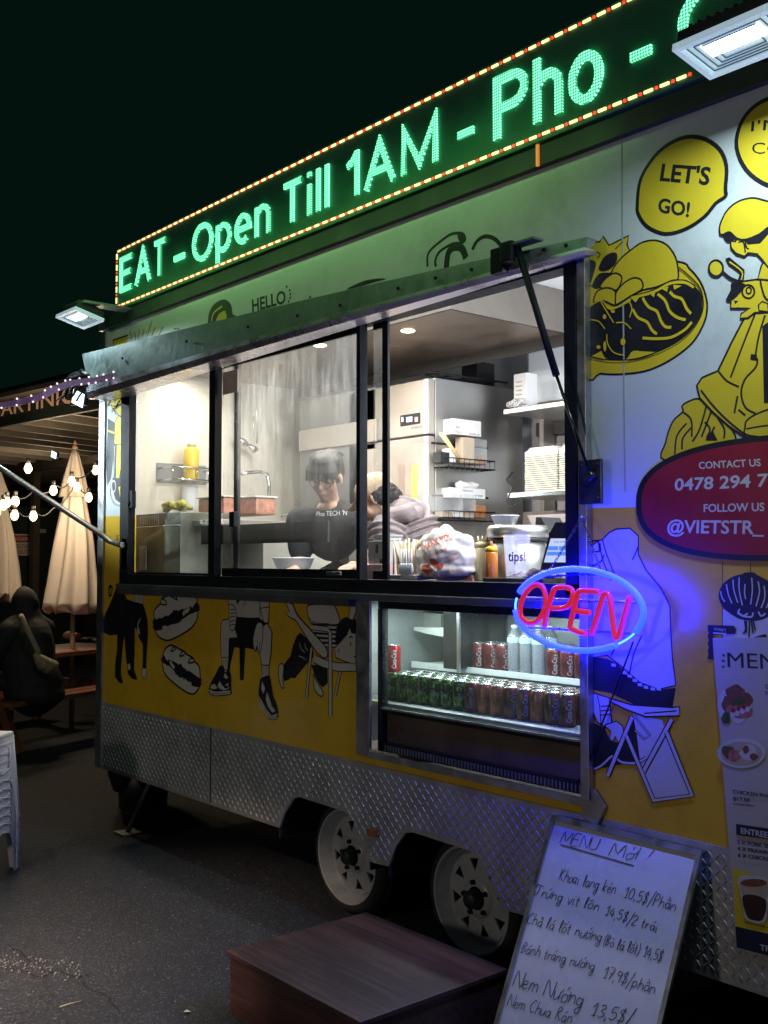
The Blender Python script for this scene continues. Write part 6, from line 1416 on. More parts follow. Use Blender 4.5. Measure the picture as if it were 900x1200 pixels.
# yellow dispenser bottle in a chrome rack on the end wall
q = at_x(224, 563, -5.80); qt = at_x(224, 524, -5.80)
YB_ = thing('yellow_soap_bottle', (q.x, q.y, q.z), 'tall yellow bottle in a chrome wall rack behind the left pane', 'bottle')
build('bottle_body', MB().lathe([(.045, 0), (.048, .01), (.048, qt.z-q.z-.02), (.03, qt.z-q.z)], q, 24), M('yellow_plastic', (.72, .50, .05), .4), YB_); build('cap', MB().lathe([(.028, qt.z-q.z), (.026, qt.z-q.z+.03), (.0001, qt.z-q.z+.032)], q, 16), M('pale_cap', (.7, .6, .4), .4), YB_)
rk = thing('wall_rack', (-5.90, q.y, q.z), 'chrome wire rack on the end wall holding the yellow bottle', 'rack'); rb = MB(); chm = M('chrome_wire', (.7, .7, .7), .2, metal=1)
for z in (q.z+.0, q.z+.075): rb.tube([(-5.925, q.y-.16, z), (-5.74, q.y-.16, z), (-5.74, q.y+.17, z), (-5.925, q.y+.17, z)], .005, 6)
for i in range(5): y_ = q.y-.16+i*.0825; rb.tube([(-5.925, y_, q.z), (-5.74, y_, q.z), (-5.74, y_, q.z+.075)], .003, 5)
build('wire_frame', rb, chm, rk); build('rack_back', MB().box((-5.932, q.y-.17, q.z-.01), (-5.927, q.y+.18, q.z+.11)), M('grey_plate', (.25, .25, .26), .4), rk)
rl = MB().rod((-5.80, q.y+.17, q.z-.32), (-5.80, q.y+.17, q.z-.05), .035); label(build('paper_roll', MB().rod((-5.85, q.y+.02, q.z-.32), (-5.85, q.y+.02, q.z-.03), .05, n=20), cardw, None), 'white paper towel roll standing under the yellow bottle', 'paper roll')
# tubs of sauce on the bench
for k, (pa, pb2) in enumerate((((232, 585), (262, 603)), ((262, 586), (300, 603)))):
    y = .42+.1*k; a, b_ = at_y(*pa, y), at_y(*pb2, y); o = thing('sauce_tub', ((a.x+b_.x)/2, y+.06, b_.z), ('left' if k == 0 else 'right')+' red food tub of the pair on the bench, behind the panes', 'food tub')
    build('tub_wall', MB().box((a.x, y, b_.z), (b_.x, y+.14, a.z), .012), M('tub_red_food', (.50, .22, .15), .35, var=.5, vscale=22), o); build('tub_lid', MB().box((a.x-.008, y-.008, a.z+.0005), (b_.x+.008, y+.148, a.z+.010), .004), M('tub_lid_cream', (.68, .62, .52), .4), o)
# ladles and tap on the end wall
ld = thing('hanging_ladles', at_x(318, 500, -5.88), 'two steel ladles hanging on the end wall behind the smeared pane', 'ladle')
for k, (px, pt, pbm, px2) in enumerate(((297, 488, 512, 285), (301, 455, 520, 299))):
    a, b_ = at_x(px, pt, -5.86), at_x(px, pbm, -5.86); build('handle', MB().rod(a, b_, .006), chm, ld)
    c_ = at_x(px-6 if k else px-14, pbm+4, -5.84); build('ladle_bowl', MB().lathe([(.0001, -.04), (.035, -.03), (.05, .0), (.046, .0), (.032, -.026), (.0001, -.035)], c_, 20, (0, .5, 1)), chm, ld)
tpn = [at_x(p[0], p[1], -5.6) for p in ((283, 556), (290, 554), (305, 553), (313, 556), (315, 566), (315, 600))]
label(build('tap', MB().tube(tpn, .012, 8), chm, None), 'chrome arched tap behind the smeared pane left of the cook', 'tap')
oh = MB().tube([at_y(330, 606, .5), at_y(332, 604, .5), at_y(345, 603, .5), at_y(355, 606, .5), at_y(357, 612, .5)], .006, 6); label(build('pan_handle', oh, chm, None), 'thin steel pan handle just left of the standing cook', 'pan')
bw_ = at_y(340, 650, .28); label(build('mixing_bowl', MB().lathe([(.05, 0), (.09, .05), (.105, .09), (.11, .091), (.108, .096), (.1, .09), (.085, .055), (.0001, .01)], (bw_.x, .30, zc), 28), M('milky_plastic', (.72, .76, .82), .3, var=0, alpha=.75), None), 'pale mixing bowl on the counter in front of the cook', 'bowl')
# dark shelf/hood duct behind the cook
equip('dark_upright', (352, 470), (440, 640), 1.18, .3, M('back_fridge_door', (.20, .20, .20), .4, metal=.5), 'dark glass cooler standing behind the young cook', 'cooler')
equip('cooler_header', (350, 505), (440, 517), 1.16, .018, steel_w, 'pale steel header strip of the cooler behind the cook', 'cooler trim')

# ================================================================== PEOPLE
skin = M('skin', (.56, .34, .24), .5, var=.06, sss=.08); hairm = M('black_hair', (.014, .011, .010), .62, var=.5, vscale=40, bump=.5, bscale=120)
def frame(yaw, pitch=0, roll=0, loc=(0, 0, 0)):   # head frame: +y is where the face looks
    return Matrix.Translation(V(loc))@Matrix.Rotation(yaw, 4, 'Z')@Matrix.Rotation(pitch, 4, 'X')@Matrix.Rotation(roll, 4, 'Y')
def head_prims(m):
    mb = MB(); B_ = lambda c, r: mb.ball(c, r)
    B_((0, -.008, .045), (.074, .094, .080)); B_((0, .030, .005), (.062, .062, .075)); B_((0, .034, -.045), (.052, .052, .052)); B_((0, .060, -.082), (.024, .020, .018))
    B_((.035, .050, -.030), (.026, .028, .030)); B_((-.035, .050, -.030), (.026, .028, .030)); B_((0, .080, .038), (.045, .016, .014))
    mb.rod((0, .090, .020), (0, .108, -.018), .008, .013, 10); B_((0, .103, -.022), (.016, .012, .010)); B_((0, .088, -.052), (.022, .010, .010))
    B_((.076, -.005, -.005), (.008, .018, .030)); B_((-.076, -.005, -.005), (.008, .018, .030))
    return mb.xf(m)
def face_bits(parent, m, glasses=False, eyes=True):
    for s in (-1, 1):
        e = MB().ball((s*.030, .083, .012), (.014, .009, .007)).xf(m); build('eye', e, M('eye_dark', (.03, .02, .015), .2), parent)
        l = MB().ball((s*.030, .085, .018), (.017, .009, .005)).xf(m); build('eyelid', l, skin, parent)
        b_ = MB().tube([(s*.014, .096, .034), (s*.030, .097, .040), (s*.048, .086, .035)], .0035, 6).xf(m); build('eyebrow', b_, hairm, parent)
    build('lips', MB().ball((0, .095, -.052), (.020, .007, .004)).ball((0, .094, -.059), (.016, .007, .004)).xf(m), M('lips', (.42, .16, .13), .45), parent)
    if glasses:
        g = MB()
        for s in (-1, 1):
            g.tube([(s*.033+.024*math.cos(t), .108-.004*abs(math.cos(t)), .008+.020*math.sin(t)) for t in [k*math.pi/8 for k in range(16)]], .0016, 5, closed=True)
            g.tube([(s*.057, .104, .012), (s*.074, .05, .014), (s*.078, -.005, .010)], .0014, 5)
        g.tube([(-.010, .108, .012), (0, .111, .014), (.010, .108, .012)], .0014, 5); build('glasses', g.xf(m), M('glasses_frame', (.05, .04, .035), .3, metal=.6), parent)
def hand(mb, w, d, up, L=.18):   # palm at w pointing along d, palm normal up; five separate curled fingers
    w, d, up = V(w), V(d).normalized(), V(up).normalized(); s = d.cross(up).normalized()
    mb.obox(w+d*.045, d*.045, s*.038, up*.012)
    for i, ln in enumerate((.060, .072, .076, .068)):
        b_ = w+d*.088+s*(-.030+.020*i); j = b_+d*ln*.5-up*.008; mb.tube([b_, j, j+d*ln*.35-up*.022], [.0085, .0078, .0065], 8)
    b_ = w+d*.02-s*.038; mb.tube([b_, b_+d*.03-s*.026-up*.006, b_+d*.058-s*.022-up*.016], [.011, .010, .008], 8)
def limb(mb, pts, rs): 
    mb.tube(pts, rs, 12)
    for p, r in zip(pts, rs): mb.ball(p, r)
# the young cook with glasses
hc = at_y(383, 560, .47)
P1 = thing('person', (hc.x-.02, .62, .626), 'young cook with black hair and glasses in a black T-shirt, looking down', 'person')
yw = math.atan2(-.80, .50)-math.pi/2     # facing out of the window, a little to his right
m1 = frame(yw, R_(-26), R_(-6), hc)
F1 = V((.50, -.80, 0)).normalized(); S1 = V((F1.y, -F1.x, 0))*-1     # S1: his left-right axis
nk = hc+V((0, 0, -.13))-F1*.05; ch_ = nk+V((0, 0, -.16))-F1*.04
shL = nk+S1*.18-F1*.03+V((0, 0, -.09)); shR = nk-S1*.18-F1*.03+V((0, 0, -.09)); pel = V((ch_.x, ch_.y, 1.22))-F1*.06
body = head_prims(m1)
limb(body, [hc-F1*.015+V((0, 0, -.06)), nk], [.048, .052]); body.ball(nk+V((0, 0, -.03)), (.085, .07, .05))
tor = MB(); tor.ball(ch_+V((0, 0, .02)), (.17, .12, .15)); tor.ball(pel+V((0, 0, .16)), (.15, .11, .18)); tor.ball(pel, (.16, .12, .12))
body.ball(ch_, (.15, .10, .13)); body.ball(pel+V((0, 0, .1)), (.14, .10, .2))
def arm(mb, sh, el, wr, sleeve=None): limb(mb, [sh, sh.lerp(el, .5), el], [.050, .045, .038]); limb(mb, [el, el.lerp(wr, .5), wr], [.038, .034, .026])
hL, hR = at_y(413, 664, .22), at_y(345, 668, .24)
# hands meet over the counter
elL = (shL+hL)/2+V((.05, .06, -.14)); elR = (shR+hR)/2+V((-.05, .06, -.14))
for sh, el, wr in ((shL, elL, hL), (shR, elR, hR)): arm(body, sh, el, wr); hand(body, wr, (F1+V((0, 0, -.15))), (0, 0, 1))
for s in (-1, 1): limb(body, [pel+S1*.09*s, pel+S1*.10*s+F1*.02+V((0, 0, -.30)), V((pel.x, pel.y, .70))+S1*.10*s], [.085, .06, .045]); body.obox(V((pel.x, pel.y, .67))+S1*.10*s+F1*.06, F1*.12, S1*.045, V((0, 0, .035)))
fuse('body', body, skin, P1, .006, 3)
face_bits(P1, m1, True)
sh_ = MB(); sh_.ball(ch_+V((0, 0, .025)), (.185, .13, .165)); sh_.ball(pel+V((0, 0, .16)), (.175, .13, .19)); sh_.ball(pel, (.18, .14, .13)); sh_.ball(nk+V((0, 0, -.075)), (.12, .09, .035))
for sh, el in ((shL, elL), (shR, elR)): limb(sh_, [sh+V((0, 0, .0)), sh.lerp(el, .55)], [.078, .066]); limb(sh_, [nk+V((0, 0, -.07)), sh+V((0, 0, .005))], [.065, .07])
fuse('t_shirt', sh_, M('black_cotton', (.022, .022, .025), .85, bump=.2, bscale=90), P1, .007, 4, .006, 14)
tr_ = MB()
for s in (-1, 1): limb(tr_, [pel+S1*.09*s, pel+S1*.10*s+F1*.02+V((0, 0, -.30)), V((pel.x, pel.y, .72))+S1*.10*s], [.105, .08, .065])
tr_.ball(pel+V((0, 0, -.05)), (.17, .13, .10)); fuse('trousers', tr_, M('dark_trousers', (.02, .022, .03), .85), P1, .01, 3)
hr = MB(); hr.ball((0, -.022, .062), (.084, .098, .078)); hr.ball((0, -.055, .02), (.080, .065, .075)); hr.ball((0, .03, .105), (.070, .065, .036))
rng = random.Random(4)
for i in range(30):
    a_ = R_(-78+156*i/29); r0_ = V((math.sin(a_)*.050, .035+.035*math.cos(a_), .115)); r1_ = V((math.sin(a_)*.076, .062+.040*math.cos(a_), .068)); r2_ = V((math.sin(a_*1.06)*.078+rng.uniform(-.012, .012), .062+.038*math.cos(a_), .036+rng.uniform(-.016, .012)-.02*abs(math.sin(a_))))
    hr.tube([r0_, r1_, r2_], [.014, .013, .004], 6)
for i in range(26): a_ = rng.uniform(0, 6.28); hr.tube([(.05*math.cos(a_), -.02+.05*math.sin(a_), .125), (.078*math.cos(a_), -.02+.085*math.sin(a_), .11), (.092*math.cos(a_), -.02+.105*math.sin(a_), .07+rng.uniform(-.02, .03))], [.010, .010, .003], 6)
fuse('hair', hr.xf(m1), hairm, P1, .0035, 1)
# chest print
tm = MB(); a, b_ = at_y(371, 604, .27), at_y(408, 603, .27)
text_px(tm, "Pho TECH 'N'", (371, 605), (408, 603.5), (371, 599.5), .30, 0)
so = [c for c in P1.children if c.name.startswith('t_shirt')][0]; dg = bpy.context.evaluated_depsgraph_get(); dg.update(); bvh = BVHTree.FromObject(so, dg); off1 = wloc(P1); nv = []; ok = 0
for p in tm.v:
    d = (p-CAM).normalized(); h_ = bvh.ray_cast(CAM-off1, d)
    nv.append(h_[0]+off1-d*.003 if h_[0] is not None else p); ok += h_[0] is not None
print('shirt hits', ok, len(tm.v)); tm.v = nv; build('shirt_print', tm, cardw, P1, fixn=False)
# the second cook: tan cap, padded jacket, bent over to the left
hc2 = at_y(443, 586, .50)
P2 = thing('person', (hc2.x+.28, .66, .626), 'cook in a tan cap and mauve puffer jacket bending over the counter', 'person')
F2 = V((-.80, -.45, 0)).normalized(); S2 = V((-F2.y, F2.x, 0))
yw2 = math.atan2(F2.y, F2.x)-math.pi/2; m2 = frame(yw2, R_(-30), 0, hc2)
nk2 = hc2-F2*.10+V((0, 0, -.09)); ch2 = at_y(478, 622, .62); pel2 = V((ch2.x+.12, ch2.y+.12, 1.20))
body = head_prims(m2); limb(body, [hc2-F2*.02+V((0, 0, -.03)), nk2, ch2], [.048, .052, .10]); limb(body, [ch2, (ch2+pel2)/2, pel2], [.12, .12, .13])
sL2, sR2 = ch2+S2*.15+F2*.05+V((0, 0, .0)), ch2-S2*.15+F2*.05; wL2, wR2 = at_y(446, 664, .34), at_y(436, 664, .22)
eL2, eR2 = (sL2+wL2)/2+V((0, 0, -.08)), (sR2+wR2)/2+V((0, 0, -.08))
for sh, el, wr in ((sL2, eL2, wL2), (sR2, eR2, wR2)): arm(body, sh, el, wr); hand(body, wr, F2+V((0, 0, -.2)), (0, 0, 1))
for s in (-1, 1): limb(body, [pel2+S2*.09*s, V((pel2.x, pel2.y, .95))+S2*.1*s, V((pel2.x, pel2.y, .70))+S2*.1*s], [.085, .06, .045]); body.obox(V((pel2.x, pel2.y, .67))+S2*.1*s+F2*.06, F2*.12, S2*.045, V((0, 0, .035)))
fuse('body', body, skin, P2, .006, 3); face_bits(P2, m2)
jk = MB(); path = [nk2+V((.02, .01, -.015)), nk2.lerp(ch2, .5)+V((0, 0, .03)), ch2+V((.0, 0, .03)), ch2.lerp(pel2, .35)+V((.02, 0, .03)), ch2.lerp(pel2, .7), pel2]
def baffles(mb, pts, rs, step=.034):
    L_ = [0]
    for i in range(len(pts)-1): L_.append(L_[-1]+(pts[i+1]-pts[i]).length)
    k = 0
    while k*step <= L_[-1]:
        d = k*step; i = max(j for j in range(len(L_)-1) if L_[j] <= d+1e-9); t = (d-L_[i])/max(1e-6, L_[i+1]-L_[i]); p = pts[i].lerp(pts[i+1], t); r = rs[i]+(rs[i+1]-rs[i])*t
        ax = (pts[min(i+1, len(pts)-1)]-pts[max(0, i)]).normalized(); q = V((0, 0, 1)).rotation_difference(ax); mb.ball(p, (r, r, step*.62), q.to_matrix(), 20, 12); k += 1
limb(jk, path, [r*.86 for r in (.085, .125, .155, .165, .165, .17)]); baffles(jk, path, [.085, .125, .155, .165, .165, .17])
for sh, el, wr in ((sL2, eL2, wL2), (sR2, eR2, wR2)): q_ = [sh, el, el.lerp(wr, .85)]; limb(jk, q_, [.085, .062, .042]); baffles(jk, q_, [.10, .078, .055])
jm = M('mauve_nylon', (.24, .195, .195), .6, var=.25, coat=.0)
fuse('puffer_jacket', jk, jm, P2, .0055, 1, .006, 18)
hd2 = MB(); limb(hd2, [nk2+V((.05, .05, .01)), nk2+V((.11, .02, .02)), ch2+V((.02, -.06, .10))], [.040, .042, .034]); baffles(hd2, [nk2+V((.05, .05, .01)), nk2+V((.11, .02, .02)), ch2+V((.02, -.06, .10))], [.05, .052, .042], .026); limb(hd2, [nk2+V((-.02, -.06, -.02)), nk2+V((.05, -.09, 0)), nk2+V((.12, -.04, .02))], [.04, .045, .045]); fuse('hood', hd2, jm, P2, .0055, 1, .006, 25)
cp = MB(); cp.ball((0, -.005, .060), (.086, .104, .078)); 
fuse('cap_crown', cp.xf(m2), M('tan_cap_cloth', (.46, .33, .21), .8, bump=.25, bscale=80), P2, .004, 2)
bm_ = MB(); pts_t = []
for i in range(13): a_ = R_(-62+124*i/12); pts_t.append((math.sin(a_)*.078, .085+.085*math.cos(a_), .045-.018*abs(math.sin(a_))))
n0 = [V(p) for p in pts_t]; n1_ = [V((math.sin(R_(-62+124*i/12))*.078, .055+.03*math.cos(R_(-62+124*i/12)), .055-.01*abs(math.sin(R_(-62+124*i/12))))) for i in range(13)]
bm_.v = n0+n1_+[p-V((0, 0, .005)) for p in n0]+[p-V((0, 0, .005)) for p in n1_]
for i in range(12): bm_.face((i, i+1, 14+i, 13+i), True); bm_.face((26+i, 39+i, 40+i, 27+i), True); bm_.face((i, 26+i, 27+i, i+1))
build('cap_brim', bm_.xf(m2), M('tan_cap_cloth', (.46, .33, .21), .8), P2)
h2 = MB(); h2.ball((0, -.050, .0), (.078, .065, .070)); h2.ball((0, -.09, -.03), (.035, .035, .045)); h2.ball((.066, -.022, .0), (.02, .035, .035)); h2.ball((-.066, -.022, .0), (.02, .035, .035)); fuse('hair', h2.xf(m2), hairm, P2, .0045, 1, .004, 60)

# ================================================================== DINING YARD BEHIND
tan = lambda v: v
woodr = wood_mat('stained_timber', (0.20, 0.07, 0.035), (0.40, 0.16, 0.09), .5)
du_ = V((-.378, .926, 0)).normalized(); dw = V((du_.y, -du_.x, 0))    # table long axis, width axis (towards the left end of the picture)
def picnic(c, lab, half=1.0):
    o = thing('picnic_table', c, lab, 'picnic table', 'timber picnic tables under the parasols'); c = V(c)
    for i in range(5): build('table_plank', MB().obox(c+V((0, 0, .73))+dw*(-.30+.15*i), du_*half, dw*.068, V((0, 0, .019))), woodr, o)
    for s in (-1, 1):
        for k in (0, 1): build('bench_plank', MB().obox(c+V((0, 0, .44))+dw*s*(.66+.145*k), du_*half, dw*.066, V((0, 0, .019))), woodr, o)
    for e in (-1, 1):
        q = c+du_*half*.68*e
        build('cross_beam', MB().obox(q+V((0, 0, .39)), dw*.80, du_*.022, V((0, 0, .045))), woodr, o)
        build('cross_beam', MB().obox(q+V((0, 0, .685)), dw*.34, du_*.022, V((0, 0, .024))), woodr, o)
        for s in (-1, 1):
            a, b_ = q+dw*s*.28+V((0, 0, .70))+du_*.045*e, q+dw*s*.66+du_*.045*e; d = (b_-a).normalized(); build('leg', MB().obox((a+b_)/2, (b_-a)/2, d.cross(du_)*.045, du_*.022), woodr, o)
    return o
# front table: its near bench edge passes the photo's bench
bq = at_z(70, 812, .46)
c1 = bq-dw*0; 
# choose the side of the bench: the table lies farther from the camera than the bench
sgn = -1 if (dw.dot(V((bq.x, bq.y, 0))-V((CAM.x, CAM.y, 0))) > 0) else 1
far = -dw if (-dw).dot(V((bq.x-CAM.x, bq.y-CAM.y, 0))) > 0 else dw
c1 = V((bq.x, bq.y, 0))+far*.73+du_*.35
picnic(c1, 'nearest timber picnic table, where the person in black sits', 1.0)
c2 = c1+far*2.3+du_*.5; picnic(c2, 'second timber picnic table, behind the nearest one', 1.0)
c3 = c1+far*2.0-du_*2.6; picnic(c3, 'timber picnic table at the left edge behind the closed parasol', 1.0)
# closed parasols
canv = M('beige_canvas', (.62, .55, .48), .8, var=.08, vscale=5, bump=.15, bscale=50)
def parasol(pt_, pb_, x, lab, w=.25, poleb=0.0):
    a, b_ = at_x(*pt_, x), at_x(*pb_, x); c = V((a.x, a.y, 0)); h0, h1 = b_.z, a.z
    o = thing('closed_parasol', c, lab, 'parasol', 'closed beige parasols in the yard')
    fold = lambda t, h, j: 1+.10*noise.noise(V((math.cos(t)*1.5, math.sin(t)*1.5, h*2.2)))+.20*math.cos(8*t+.9*math.sin(2.3*h)+.8*math.sin(2*t))*(.4+.6*min(1, (h1-h)*1.2))+.05*math.sin(3*t+2*h)
    H = h1-h0; prof = [(w*1.02, h0+.03), (w*1.08, h0), (w*1.0, h0+.02)]
    n = 22; prof = [(w*(1-t*.80)**1.0*(1.0+.10*math.sin(t*3)), h0+H*.93*t) for t in [k/n for k in range(n+1)]]
    mb = MB().lathe(prof, c, 64, wob=fold); 
    mb.v = [V((p.x, p.y, p.z+(.05*math.cos(8*math.atan2(p.y-c.y, p.x-c.x)) if p.z < h0+.02 else 0))) for p in mb.v]
    build('canopy', mb, canv, o)
    vp = [(w*.52, h1-H*.42+.0), (w*.40, h1-H*.22), (w*.20, h1-H*.05), (.03, h1)]
    build('vent_cap', MB().lathe([(w*.60, h1-H*.30), (w*.44, h1-H*.18), (w*.22, h1-H*.05), (.025, h1)], c, 48, wob=fold), canv, o)
    build('pole', MB().rod(c+V((0, 0, 0.0)), c+V((0, 0, h0+.1)), .024), M('parasol_pole', (.30, .20, .12), .5), o)
    build('finial', MB().ball(c+V((0, 0, h1+.02)), .03).ball(c+V((0, 0, h1+.06)), (.016, .016, .03)), M('parasol_pole', (.30, .20, .12), .5), o); return o
parasol((88, 527), (88, 713), c1.x-.15, 'closed beige parasol next to the trailer corner', .225)
parasol((-4, 548), (-4, 700), c1.x-.9, 'closed beige parasol cut by the left edge of the picture', .235)
# seated person in black with a beige bag, seen from behind
hp = at_z(36, 817, .46); q = at_x(38, 711, hp.x)
ba = V((hp.x, hp.y, .46)); Fv = far
Ps = thing('person', (ba.x, ba.y, 0), 'person in a black hooded coat seated on the picnic bench, seen from behind', 'person')
up_ = V((0, 0, 1)); Sv = du_
zt_p = at_x(38, 690, hp.x).z; hh_ = zt_p-.46
hdp = ba+up_*(hh_-.13)+Fv*.10; nkp = ba+up_*(hh_-.28)+Fv*.06; chp = ba+up_*(hh_*.52)+Fv*.03; plp = ba+up_*.13
bd = MB(); bd.ball(hdp, (.085, .085, .11)); limb(bd, [hdp, nkp, chp, plp], [.06, .06, .14, .15])
legs_ = []
for s in (-1, 1):
    k_ = plp+Fv*.42+Sv*.12*s; f_ = V((k_.x, k_.y, .06))+Fv*.05; limb(bd, [plp+Sv*.1*s, k_, f_], [.09, .065, .045]); bd.obox(V((f_.x, f_.y, .04))+Fv*.06, Fv*.13, Sv*.045, up_*.04)
    sh = nkp+Sv*.19*s-up_*.06; el = sh+Sv*.06*s+Fv*.10-up_*.26; wr = el+Fv*.24+up_*.03; limb(bd, [sh, el, wr], [.05, .042, .03]); hand(bd, wr, Fv, (0, 0, 1)); legs_.append((sh, el, wr))
fuse('body', bd, skin, Ps, .012, 2)
ct = MB(); ct.ball(hdp+up_*.01-Fv*.02, (.115, .115, .14)); limb(ct, [nkp+up_*.04, chp, plp, plp+V((0, 0, -.05))-Fv*.04], [.12, .20, .22, .23])
for sh, el, wr in legs_: limb(ct, [nkp, sh], [.11, .095]); limb(ct, [sh, el, el.lerp(wr, .7)], [.095, .075, .06])
ct.ball(plp-Fv*.05-up_*.10, (.24, .24, .12))
fuse('hooded_coat', ct, M('black_wool_coat', (.012, .014, .016), .75, bump=.4, bscale=25), Ps, .012, 4, .015, 8)
trp = MB()
for s in (-1, 1): k_ = plp+Fv*.42+Sv*.12*s; limb(trp, [plp+Sv*.1*s, k_, V((k_.x, k_.y, .12))], [.11, .085, .07])
fuse('trousers', trp, M('dark_trousers', (.02, .022, .03), .85), Ps, .012, 2)
bagm = M('olive_beige_bag', (.34, .30, .18), .75, bump=.2); Nr = -Fv
bgq = at_x(55, 778, hp.x); bgc = ba+Sv*(.20)+up_*.20-Fv*.24; bgc = at_p(52, 777, ba-Fv*.26, Fv)
Bgg = thing('shoulder_bag', bgc, 'beige crescent shoulder bag hanging on the back of the person in black', 'bag')
bs = MB(); 
for px, py, r_ in ((43, 769, .035), (46, 773, .055), (50, 777, .072), (55, 780, .078), (60, 781, .068), (64, 780, .05)): bs.ball(at_p(px, py, ba-Fv*.27, Fv), (r_, r_*.7, r_*.85))
fuse('bag_pouch', bs, bagm, Bgg, .010, 4)
s0_ = at_p(26, 724, ba-Fv*.22, Fv); s1_ = at_p(44, 762, ba-Fv*.27, Fv)
build('strap', MB().tube([at_p(25, 722, ba-Fv*.13, Fv), s0_, at_p(34, 742, ba-Fv*.26, Fv), s1_, at_p(45, 770, ba-Fv*.27, Fv)], .020, 8), bagm, Bgg)
# food on the table
fq = at_z(82, 748, .77); o = thing('bread_roll', (fq.x, fq.y, .75), 'small wrapped bread roll lying on the nearest picnic table', 'bread'); build('roll', MB().ball((fq.x, fq.y, .80), (.09, .07, .045)), M('bread_crust', (.50, .30, .12), .6), o); build('wrapper', MB().ball((fq.x+.05, fq.y+.04, .79), (.07, .06, .04)), M('red_foil', (.4, .08, .05), .4), o)
for i in range(9):
    px = 88+i*4+random.uniform(-1, 1); p = at_z(px, 748+random.uniform(-2, 3), .755); o = label(build('small_dish', MB().lathe([(.02, 0), (.035, .02), (.036, .025), (.0001, .012)], (p.x, p.y, .7495), 12), M('dish_%d' % (i % 3), ((.6, .6, .58), (.3, .08, .05), (.1, .1, .1))[i % 3], .4), None), 'tiny dish, '+ORD[i]+' from the left among the leftovers on the nearest picnic table', 'dish', 'small dishes on the picnic table')
cg = at_z(4, 757, .76)
for i, (px, py) in enumerate(((2, 752), (9, 750), (6, 760))): p = at_z(px, py, .755); label(build('drinking_glass', MB().lathe([(.03, 0), (.035, .11), (.033, .11), (.027, .01)], (p.x, p.y, .7495), 14), M('clear_cup_plastic', (.8, .82, .9), .12), None), ('small left', 'small right', 'small front')[i]+' drinking glass on the picnic table left of the person', 'glass', 'glasses on the picnic table')
# back building: dark board wall, beams, lettered fascia
dk = M('dark_stained_board', (.045, .035, .028), .7, var=.3, bump=.2); bdir = V((-.994, -.107, 0)).normalized()
BW = thing('dining_hall', (-14, 4.5, 0), 'dark timber dining shelter behind the trailer with a lettered fascia board', 'building')
p0w = V((-7.5, 5.2, 0)); 
for i in range(24): build('wall_board', MB().obox(p0w+bdir*8+V((0, .008*(i % 2), .095+.19*i)), bdir*9.5, V((0, .012, 0)), V((0, 0, .090))), dk, BW)
f0 = V((-6.7, 1.18, 0)); zf0, zf1 = 2.70, 3.12
zz = at_y(60, 490, f0.y-.107*0).z
fp = lambda px, py: at_p(px, py, f0, V((bdir.y, -bdir.x, 0)))
zlo = (fp(60, 490).z+fp(10, 499).z)/2; zhi = zlo+.36
build('fascia_board', MB().obox(f0+bdir*5+V((0, 0, (zlo+zhi)/2)), bdir*5.6, V((.002, .02, 0)), V((0, 0, (zhi-zlo)/2))), M('dark_green_board', (.012, .02, .018), .5), BW)
rd = V((-.30, .95, 0)).normalized(); jm_ = M('pale_rafter', (.17, .15, .12), .7, var=.2)
for i in range(24): q = f0+bdir*(.2+.46*i)+V((0, .06, zlo+.10)); build('rafter', MB().obox(q+rd*2.1, rd*2.1, bdir*.025, V((0, 0, .09))), jm_, BW)
build('ridge_beam', MB().obox(f0+bdir*5+rd*2.2+V((0, 0, zlo-.03)), bdir*5.6, V((0, .06, 0)), V((0, 0, .05))), dk, BW)
build('roof_sheet', MB().obox(f0+bdir*5+rd*2.2+V((0, 0, zlo+.24)), bdir*6, rd*2.4, V((0, 0, .02))), M('roof_underside', (.05, .043, .036), .7), BW)
for t in (2.6, 6.2): build('shelter_post', MB().obox(f0+bdir*t+rd*2.2+V((0, 0, zlo/2-.04)), bdir*.05, rd*.05, V((0, 0, zlo/2-.05))), dk, BW)
tm = MB()
def fl(s, a, b_, t_): text_px(tm, s, a, b_, t_, 0, .03, plane=(f0+V((0, -.045, 0)), V((bdir.y, -bdir.x, 0))))
fl('MARTINI', (-13, 490.5), (68.5, 474.5), (-13, 474)); fl('C', (72, 474), (87, 471), (72, 456)); fl('I', (108, 467), (112, 466.2), (108, 450))
build('fascia_letters', tm, M('orange_cut_letters', (.45, .27, .16), .6, emit=(.9, .45, .22), es=.18), BW, fixn=False)
# far floodlights under the eaves
def farlight(px, py, s, lab, e=6.0, y=None):
    c = fp(px, py); c = c+(CAM-c).normalized()*.5; o = thing('small_floodlight', c, lab, 'floodlight'); u, v = RGT, UPV
    build('housing', MB().obox(c-FWD*-.03, u*s, v*s*.8, FWD*.02), blackf, o); n_ = -FWD
    build('lens', MB().obox(c, (u+v*-.5).normalized()*s*.75, (v+u*.15).normalized()*s*.85, FWD*.004), MEmit('far_lens', (.75, .95, 1.0), 2.2), o); return o
farlight(91.5, 467, .065, 'small bright white floodlight hanging below the lettered fascia'); farlight(63, 533, .03, 'faint pale lamp left of the closed parasol top')
